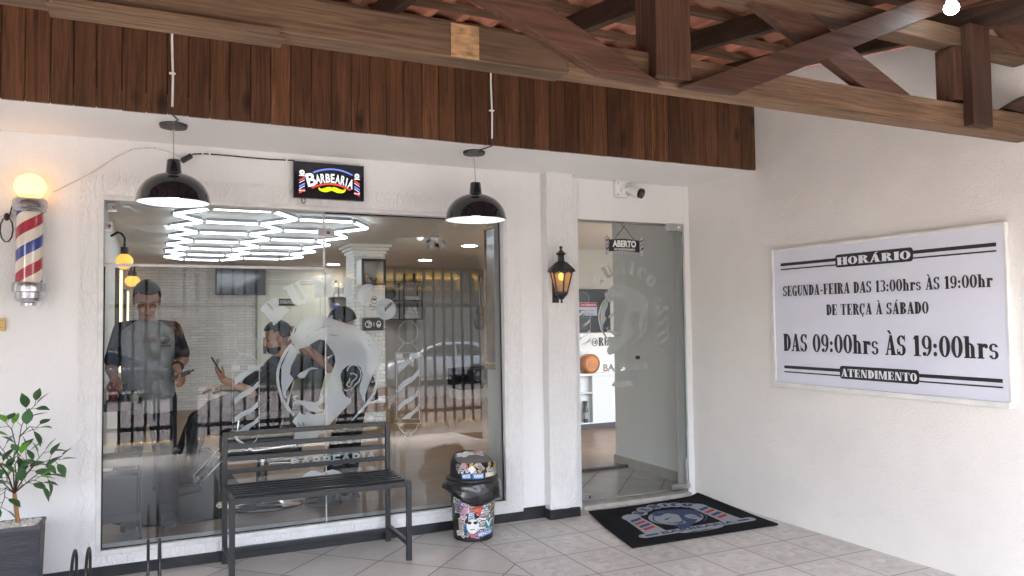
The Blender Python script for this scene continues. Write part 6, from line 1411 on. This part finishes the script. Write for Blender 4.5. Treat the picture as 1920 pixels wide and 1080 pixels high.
def person(label,J,shirt,sleeve,trousers,shoem,face,short=True,raglan=False,hair='short',beard=False,headup=(0,0,1),bodyscale=1.0,group=None):
    P={k:Vector(v) for k,v in J.items() if k not in ('hl','hr')}
    t=thing('person',label,'person',(P['pel'].x,P['pel'].y,ZF),group)
    F=frame(face,headup); rv=(P['shr']-P['shl']).normalized(); up=(P['nk']-P['pel']).normalized(); fv=up.cross(rv)*1; fv.normalize()
    if fv.dot(Vector(face))<0: fv=-fv
    hv=(P['hpr']-P['hpl']).normalized(); b=bodyscale
    mb=MB(); head(mb,P['hd'],F); limb(mb,[P['nk']-up*.05,P['hd']+F@Vector((0,-.025,-.06))],[.058,.054])
    mid=P['pel'].lerp(P['nk'],.5)
    tor=lambda e:[(P['pel']-up*.08,hv,fv,.13*b+e,.10*b+e),(P['pel']+up*.02,hv,fv,.165*b+e,.115*b+e),(P['pel'].lerp(P['nk'],.25),hv,fv,.155*b+e,.115*b+e),(mid,rv,fv,.160*b+e,.118*b+e),(P['pel'].lerp(P['nk'],.72),rv,fv,.178*b+e,.118*b+e),(P['pel'].lerp(P['nk'],.88),rv,fv,.175*b+e,.095*b+e),(P['pel'].lerp(P['nk'],.97),rv,fv,.11*b+e,.07*b+e),(P['nk']+up*.01,rv,fv,.062+e*.7,.058+e*.7)]
    loft(mb,tor(0))
    for s in 'lr':
        limb(mb,[P['sh'+s],P['el'+s],P['wr'+s]],[.050*b,.042*b,.027]); limb(mb,[P['hp'+s],P['kn'+s],P['an'+s]],[.085*b,.058,.042])
        d=(P['wr'+s]-P['el'+s]).normalized(); h=J.get('h'+s,{}); hand(mb,P['wr'+s]+d*.005,h.get('d',d),h.get('n',(0,0,-1)),h.get('t',1),h.get('c',.5))
    body=remesh(mb.build('body',M_skin,t),.0055,3)
    headparts(body,P['hd'],F,hair,beard,True)
    sm=MB(); loft(sm,tor(.012)[:-1]+[(P['nk']+up*.005,rv,fv,.075,.07)])
    ext=P['pel']-up*.12; loft(sm,[(ext,hv,fv,.178*b,.132*b),(P['pel'],hv,fv,.176*b,.13*b)])
    sl=MB()
    for s in 'lr':
        dst=P['sh'+s].lerp(P['el'+s],.80) if short else None
        tgt=sl if raglan else sm
        if short:
            tgt2=[P['nk'].lerp(P['sh'+s],.45)+up*.0-up*.02,P['sh'+s],dst]; limb(tgt,tgt2,[.058*b,.058*b,.060*b])
        else: limb(tgt,[P['nk'].lerp(P['sh'+s],.5)-up*.02,P['sh'+s],P['el'+s],P['wr'+s].lerp(P['el'+s],.06)],[.06,.07*b,.056*b,.040])
    so=remesh(sm.build('shirt',shirt,t),.008,3)
    if raglan: remesh(sl.build('sleeves',sleeve,so),.008,3)
    tm=MB(); loft(tm,[(P['pel']-up*.10,hv,fv,.17*b,.125*b),(P['pel'],hv,fv,.175*b,.125*b),(P['pel']+up*.05,hv,fv,.168*b,.12*b)])
    for s in 'lr': limb(tm,[P['hp'+s],P['kn'+s],P['an'+s]+(P['kn'+s]-P['an'+s]).normalized()*-.02],[.102*b,.078*b,.070*b])
    remesh(tm.build('trousers',trousers,t),.009,3)
    for s in 'lr': shoe(t,P['an'+s],J.get('ft'+s,face),shoem)
    return t,body,so,F,P
# --- barber standing at the left, looking down at the clipper in his hand
y=.90
A=dict(pel=(-.0,y+.02,.95),nk=(-.005,y,1.455),hd=(-.01,y-.035,1.60),shr=(-.165,y,1.40),shl=(.155,y,1.40),elr=(-.225,y-.02,1.14),ell=(.222,y+.0,1.185),wrr=(-.205,y-.19,1.085),wrl=(.178,y-.15,1.135),
  hpr=(-.09,y+.02,.92),hpl=(.085,y+.02,.92),knr=(-.11,y+.0,.53),knl=(.11,y+.01,.53),anr=(-.12,y+.04,.14),anl=(.13,y+.03,.14),
  hr=dict(d=(.15,-.8,-.3),n=(.5,.1,-.8),t=-1,c=.8),hl=dict(d=(.35,-.55,-.55),n=(-.55,.1,-.5),t=1,c=1.1))
tA,bA,sA,FA,PA=person('barber in a grey and black raglan T-shirt looking down at clippers in his hand',A,M_tgrey,M_tblk,M_trs,M_shoed,(.06,-.90,-.42),True,True,beard=False,bodyscale=1.0)
em=MB(); ex,ez=.10,1.335; yy=y-.135
em.flat2(ringsec(ex,ez,.033,.036,.006,.006),lambda u,v:(u,yy-.010*(1-((u-0)/.18)**2)*0-.02+abs(u)*.12,v)).flat2(([(ex+(a-1.03)*.075,ez+(c_-1.13)*.075) for a,c_ in DEC['hair'][0]],DEC['hair'][1]),lambda u,v:(u,yy-.02+abs(u)*.12,v)).flat2(stroke([(ex-.025,ez-.05),(ex+.04,ez-.05)],.007),lambda u,v:(u,yy-.02+abs(u)*.12,v))
em.build('chest_emblem',mat('emblem_dark',(.02,.02,.025),.7),sA)
cl=thing('hair_clipper','black hair clipper held in the standing barber\'s hand','clipper',tuple(PA['wrl']))
q0=PA['wrl']+Vector((.005,-.055,-.055)); MB().beam(q0+Vector((-.045,-.0,-.02)),q0+Vector((.075,-.025,.03)),.034,.03).build('body',M_blackp,cl,bevel=.006); MB().beam(q0+Vector((.076,-.0255,.0305)),q0+Vector((.098,-.03,.04)),.032,.014).build('blade',M_blackp,cl)
d=(PA['wrl']-PA['ell']).normalized(); wt=MB()
u_=d.orthogonal().normalized(); w2=d.cross(u_); c=PA['wrl']-d*.02
wt.tube([c+(u_*math.cos(a)+w2*math.sin(a))*.033 for a in [2*math.pi*i/16 for i in range(16)]],.008,8,closed=True); wo=wt.build('wristband',M_blackp,tA,smooth=True)
# --- customer in the chair, facing left under a dark cape
C=dict(pel=(0.805,1.22,.66),nk=(0.945,1.22,1.16),hd=(0.910,1.22,1.315),shr=(0.930,1.02,1.09),shl=(0.930,1.42,1.09),elr=(0.695,.97,.92),ell=(0.685,1.47,.92),wrr=(0.505,1.0,1.02),wrl=(0.545,1.40,.93),
  hpr=(0.765,1.12,.66),hpl=(0.765,1.32,.66),knr=(0.345,1.10,.70),knl=(0.345,1.34,.70),anr=(0.215,1.10,.345),anl=(0.215,1.34,.345),hr=dict(d=(-.55,.0,.8),n=(.75,.1,.5),t=-1,c=.7),hl=dict(d=(-1,-.1,.05),n=(0,0,-1),t=1,c=.5))
tC,bC,sC,FC,PC=person('customer in a dark cape seated in the barber chair looking at a phone',C,M_tblk,M_tblk,M_trs,M_shoed,(-1,-.05,-.22),True,False,beard=True)
M_cape=mat('cape_cloth',(.022,.022,.025),.55,0,.1,10,.5,14,.02)
cp=MB(); loft(cp,[((1.01,1.22,1.175),(0,1,0),(1,0,.25),.085,.075),((.99,1.22,1.12),(0,1,0),(1,0,.2),.21,.12),((.95,1.22,1.0),(0,1,0),(1,0,.3),.265,.15),((.87,1.22,.90),(0,1,0),(.8,0,.6),.30,.17),((.74,1.22,.84),(0,1,0),(.4,0,.9),.31,.14),((.58,1.22,.80),(0,1,0),(.1,0,1),.29,.11),((.42,1.22,.76),(0,1,0),(-.2,0,1),.27,.085),((.335,1.22,.68),(0,1,0),(-.8,0,.6),.27,.06),((.30,1.22,.55),(0,1,0),(-1,0,.2),.28,.05),((.285,1.22,.42),(0,1,0),(-1,0,.05),.285,.045)],26)
co=cp.build('cape',M_cape,tC,smooth=True,angle=180)
ph=thing('phone','dark phone held up by the seated customer','phone',(.50,1.0,1.12)); q=PC['wrr']+Vector((-.045,.0,.085)); MB().beam(q+Vector((.035,0,-.055)),q+Vector((-.045,0,.085)),.074,.011,(.8,0,.6)).build('body',M_blackp,ph,bevel=.003)
# --- second barber bending over the customer, black clothes and cap
D=dict(pel=(1.50,.99,.93),nk=(1.43,1.02,1.29),hd=(1.385,1.05,1.415),shr=(1.44,.90,1.23),shl=(1.38,1.20,1.25),elr=(1.24,.86,1.09),ell=(1.16,1.28,1.16),wrr=(1.08,1.04,1.26),wrl=(1.03,1.26,1.38),
  hpr=(1.49,.91,.90),hpl=(1.49,1.08,.90),knr=(1.33,.90,.52),knl=(1.47,1.10,.52),anr=(1.25,.93,.14),anl=(1.43,1.09,.14),hr=dict(d=(-.7,.6,.3),n=(0,.5,-.5),t=-1,c=.6),hl=dict(d=(-1,-.1,-.1),n=(0,-.5,-.5),t=1,c=.6))
tD,bD,sD,FD,PD=person('barber in black clothes and black cap bending over the seated customer',D,M_tblk,M_tblk,M_trs,M_shoed,(-.80,.25,-.35),True,False,beard=True)
cq=PD['hd']; cm=MB(); hbm=MB().ell((0,0,0),(1,1,1),24,14); keep=[f for f in hbm.f if all(hbm.v[i][2]>-.02 for i in f)]
cm.add([cq+FD@Vector((v[0]*.088,v[1]*.108-.012,v[2]*.10+.045)) for v in hbm.v],keep)
vz=[]; 
for j in range(2):
    for i in range(13):
        a=-1.15+2.3*i/12; rr=(.108,.185)[j]; vz.append(cq+FD@Vector((.085*math.sin(a)*(1+.0*j),-.012+(.106 if j==0 else .178)*math.cos(a)*(1 if j==0 else 1),.046-.012*j-.012*math.sin(a)**2)))
cm.add(vz,[(i,i+1,14+i,13+i) for i in range(12)])
cap=cm.build('cap',M_tblk,tD,smooth=True,angle=180); sdm=cap.modifiers.new('s','SOLIDIFY'); sdm.thickness=.004
q=cq+FD@Vector((-.062,.05,.085)); MB().ell(q,(.02,.02,.016),12,8,FD).build('badge',mat('badge_white',(.55,.55,.55),.6),cap,smooth=True)
# --- the man with the phone on the porch, seen in the glass
Pn=dict(pel=(.40,-5.64,.93),nk=(.34,-5.62,1.45),hd=(.325,-5.57,1.60),shl=(.16,-5.60,1.40),shr=(.52,-5.64,1.40),ell=(.05,-5.40,1.20),elr=(.40,-5.36,1.20),wrl=(-.03,-5.20,1.38),wrr=(.12,-5.18,1.385),
  hpl=(.32,-5.63,.90),hpr=(.49,-5.66,.90),knl=(.345,-5.59,.48),knr=(.50,-5.66,.48),anl=(.36,-5.62,.09),anr=(.515,-5.70,.09),hl=dict(d=(.1,.6,.6),n=(.8,.3,-.2),t=-1,c=.9),hr=dict(d=(-.2,.6,.6),n=(-.8,.3,-.2),t=1,c=.9))
tP,bP,sP,FP,PP=person('man in dark jeans and grey shoes holding a phone, mirrored in the shop window',Pn,mat('jacket_dark',(.045,.047,.055),.8,0,.1,20,.4,18,.012),M_tblk,M_jean,M_shoe,(-.25,1,-.12),False,False)
pm=thing('phone','black phone held up by the man on the porch','phone',(.0,-5.10,1.43)); MB().bx(-.07,.085,-5.10,-5.092,1.385,1.462).build('body',M_blackp,pm,bevel=.003)

# ================================================================ gate, street, cars and houses seen in the glass
gt=thing('gate','tall black steel bar gate along the pavement, mirrored in the window','gate',(1.5,-6.9,0))
x=-3.0
while x<8.0:
    MB().bx(x-.018,x+.018,-6.918,-6.882,.02,2.75).build('bar',M_black,gt); x+=.165
for z in (.21,1.93): MB().bx(-3.1,8.1,-6.935,-6.9185,z-.03,z+.03).build('rail',M_black,gt)
MB().bx(-.2,.1,-6.95,-6.936,.66,.70).bx(.07,.1,-6.95,-6.936,.32,.66).bx(-.14,-.08,-6.96,-6.936,.56,.64).build('latch',M_black,gt)
def car(name_label,cx,cy,face,paint,z0=-.10,L=4.2,Hh=1.48):
    """face +1: front towards +x"""
    t=thing('parked_car',name_label,'car',(cx,cy,z0),'cars parked across the street'); hw=.86
    X=lambda u:cx+face*u
    low=[(-2.08,.32),(-2.1,.62),(-2.05,.88),(-1.95,.96),(1.25,.94),(1.85,.80),(2.06,.66),(2.1,.42),(2.02,.27)]
    mb=MB(); rings=[]
    n=len(low)
    def ring(y,ins): return [(X(u*(1-ins*.06)),cy+y,z0+ (z if z<.5 else .5+(z-.5)*(1-ins*.04))) for u,z in low]
    P=[ring(-hw,.8),ring(-hw+.07,0),ring(hw-.07,0),ring(hw,.8)]
    vs=[v for r_ in P for v in r_]; fs=[(i*n+k,i*n+(k+1)%n,(i+1)*n+(k+1)%n,(i+1)*n+k) for i in range(3) for k in range(n)]+[tuple(range(n))[::-1],tuple(3*n+k for k in range(n))]
    mb.add(vs,fs); mb.build('body',paint,t,smooth=True,angle=50,bevel=.05,seg=3)
    gh=[(-1.98,.95),(-1.62,1.36),(-1.2,Hh),(.05,Hh-.02),(.55,1.30),(1.22,.94)]; tw=.64; bw=.80
    def yy(z): return bw+(tw-bw)*(z-.94)/(Hh-.94)
    vs=[(X(u),cy-yy(z),z0+z) for u,z in gh]+[(X(u),cy+yy(z),z0+z) for u,z in gh]; n=len(gh)
    mb=MB(); mb.add(vs,[tuple(range(n))[::-1],tuple(range(n,2*n))]+[(i,i+1,n+i+1,n+i) for i in range(n-1)]); mb.build('cabin',paint,t,bevel=.04,seg=3,smooth=True,angle=60)
    gl_=mat('car_glass',(.03,.035,.04),.06,coat=.8)
    for s in (-1,1):
        for wds in (((-1.55,1.0),(-1.42,1.30),(-1.1,1.38),(-.55,1.39),(-.55,1.0)),((-.47,1.0),(-.47,1.39),(.02,1.38),(.45,1.25),(.95,1.0))):
            MB().prism([(X(u),cy+s*(yy(z)+.004),z0+z) for u,z in wds],(0,s*.006,0)).build('side_window',gl_,t)
    MB().prism([(X(.10),cy-.58,z0+1.455),(X(1.14),cy-.70,z0+.99),(X(1.14),cy+.70,z0+.99),(X(.10),cy+.58,z0+1.455)],(face*.02,0,.03)).build('windscreen',gl_,t)
    for u in (-1.28,1.30):
        for s in (-1,1):
            w_=MB().lathe([(.20,-.10),(.31,-.10),(.325,-.08),(.325,.08),(.31,.10),(.20,.10)],(X(u),cy+s*.79,z0+.325),30,'y',cap=True).build('wheel',mat('tyre',(.02,.02,.02),.85),t,smooth=True,angle=40)
            rm=MB().lathe([(.001,.0),(.05,.002),(.06,0)],(X(u),cy+s*.895,z0+.325),14,'y')
            for k in range(10):
                a=2*math.pi*k/10; c0=Vector((X(u)+.05*math.cos(a),cy+s*.895,z0+.325+.05*math.sin(a))); c1=Vector((X(u)+.225*math.cos(a+.15),cy+s*.892,z0+.325+.225*math.sin(a+.15))); rm.beam(c0,c1,.022,.03,(0,1,0))
            rm.lathe([(.21,-.004),(.235,-.004),(.235,.006),(.21,.006),(.21,-.004)],(X(u),cy+s*.892,z0+.325),30,'y',cap=False); rm.build('rim',mat('rim_alloy',(.6,.6,.6),.3,.8),w_,smooth=True,angle=40)
            MB().lathe([(.33,-.01),(.385,-.01),(.385,.03),(.33,.03)],(X(u),cy+s*.862,z0+.325),30,'y',cap=False).build('wheel_arch',mat('arch_black',(.02,.02,.02),.7),t,smooth=True,angle=40)
    for s in (-1,1):
        MB().ell((X(1.98),cy+s*.62,z0+.68),(.10,.17,.07),14,10).build('headlight',mat('lamp_clear',(.6,.62,.65),.1,coat=1),t,smooth=True)
        MB().ell((X(-2.04),cy+s*.66,z0+.82),(.05,.13,.09),14,10).build('tail_light',mat('lamp_red',(.3,.02,.02),.2),t,smooth=True)
        MB().ell((X(.82),cy+s*.93,z0+1.0),(.07,.09,.06),12,8).build('mirror',paint,t,smooth=True)
        for u in (-.5,.5): MB().bx(X(u)-.08,X(u)+.08,cy+s*.866,cy+s*.88,z0+.80,z0+.825).build('door_handle',paint,t)
    MB().bx(X(2.05),X(2.11),cy-.5,cy+.5,z0+.36,z0+.56).build('grille',mat('arch_black',(.02,.02,.02),.7),t,bevel=.01)
car('dark grey hatchback parked across the street, mirrored at the left of the window',-.95,-20.9,1,mat('paint_dark',(.10,.11,.13),.25,.3,coat=1))
car('silver hatchback parked across the street, mirrored at the right of the window',9.25,-20.9,-1,mat('paint_silver',(.62,.63,.65),.25,.5,coat=1))
hs=thing('house','pale house across the street with dark doors and yellow shop awning','house',(6,-26,0))
MB().bx(-12,14,-31,-25.5,0,4.6).build('wall',mat('house_wall',(.30,.295,.28),.85,0,.12,1.2),hs)
MB().bx(-12.4,14.4,-31.4,-25.0,4.6,4.85).build('roof',mat('roof_red',(.22,.09,.06),.85,0,.2,3),hs)
for x in (-9,-6,-2.6,1.2): MB().bx(x,x+1.2,-25.5,-25.44,1.1,2.5).build('window',mat('house_glass',(.06,.07,.08),.1),hs)
MB().bx(8.0,9.6,-25.5,-25.42,0,3.0).build('door',mat('house_door',(.05,.05,.055),.5),hs)
M_awn=mat('awning_yellow',(.66,.36,.05),.6,0,.08,6)
for xa,xb in ((5.8,7.4),(8.2,11.8),(12.4,13.8)):
    aw=MB(); k=int((xb-xa)/.4)
    for i in range(k):
        u0=xa+(xb-xa)*i/k; u1=xa+(xb-xa)*(i+1)/k-.02; aw.prism([(u0,-25.5,4.55),(u1,-25.5,4.55),(u1,-24.6,4.0),(u0,-24.6,4.0)],(0,0,-.03)); aw.bx(u0,u1,-24.62,-24.58,3.55,3.98)
    ao=aw.build('awning',M_awn,hs)
    if xb-xa>3: MB().flat2(fit(text2d('BRAGA',.04),0,1,0,1),lambda u,v:(11.5-u*2.6,-24.565,3.62+v*.33)).build('awning_lettering',mat('awning_grey',(.12,.12,.13),.6),ao)
bw_=MB().bx(.4,3.6,-24.75,-24.6,.03,1.0); o=bw_.build('low_wall',mat('dark_masonry',(.10,.095,.09),.9,0,.25,6,.6,20,.02)); tag(o,'low dark masonry wall at the far pavement, mirrored behind the customer','wall')
vg=MB(); rg=random.Random(9)
def tuft(mb,c,n,h,sp):
    for i in range(n):
        a=rg.uniform(0,6.28); r=rg.uniform(0,sp); p=Vector((c[0]+r*math.cos(a),c[1]+r*math.sin(a)*.7,c[2])); q=p+Vector((rg.uniform(-.5,.5)*h,rg.uniform(-.5,.5)*h,h*rg.uniform(.5,1.1))); s=Vector((-math.sin(a),math.cos(a),0))*.012*h/.4
        mb.add([p-s,p+s,q],[(0,1,2)])
for i in range(160): tuft(vg,(rg.uniform(3.8,7.2),rg.uniform(-24.4,-21.8),.03),10,rg.uniform(.15,.4),.3)
o=vg.build('verge_grass',M_grass); o['kind']='stuff'
for lab,cx,cy,n,h in (('spiky green plant beside the gate foot, mirrored behind the bench end',3.35,-6.55,160,.42),('bushy green plant beside the gate foot, mirrored right of the bench',3.75,-6.6,200,.34)):
    t=MB(); tuft(t,(cx,cy,-.02),n,h,.16); o=t.build('shrub',mat('shrub_green',(.05,.12,.03),.7,0,.4,20)); tag(o,lab,'plant')
gs=MB()
for i in range(70): tuft(gs,(rg.uniform(4.2,6.5),rg.uniform(-7.1,-6.75),-.02),6,rg.uniform(.06,.16),.1)
o=gs.build('kerb_grass',M_grass); o['kind']='stuff'
for lab,cx,cy,hh,rr in (('tall green tree standing left behind the house across the street',-6,-36,9,3.0),('broad green tree standing right behind the house across the street',7,-37,8,3.4)):
    t=thing('tree',lab,'tree',(cx,cy,-.3)); MB().tube([(cx,cy,-.32),(cx+.2,cy,2.5),(cx+.1,cy,4.5)],[.25,.18,.08],10).build('trunk',mat('bark',(.10,.07,.05),.9),t,smooth=True)
    cr=MB()
    for i in range(2600):
        v=Vector((rg.gauss(0,1),rg.gauss(0,1),rg.gauss(0,1))).normalized()*rr*rg.uniform(.35,1)**.6; p=Vector((cx,cy,hh-2))+Vector((v.x,v.y,v.z*.8)); a=Vector((rg.uniform(-1,1),rg.uniform(-1,1),rg.uniform(-1,1))).normalized()*.2; b=a.orthogonal().normalized()*.12; cr.add([p-a,p+b,p+a,p-b],[(0,1,2,3)])
    cr.build('crown',mat('tree_green',(.06,.11,.035),.8,0,.4,.8),t)
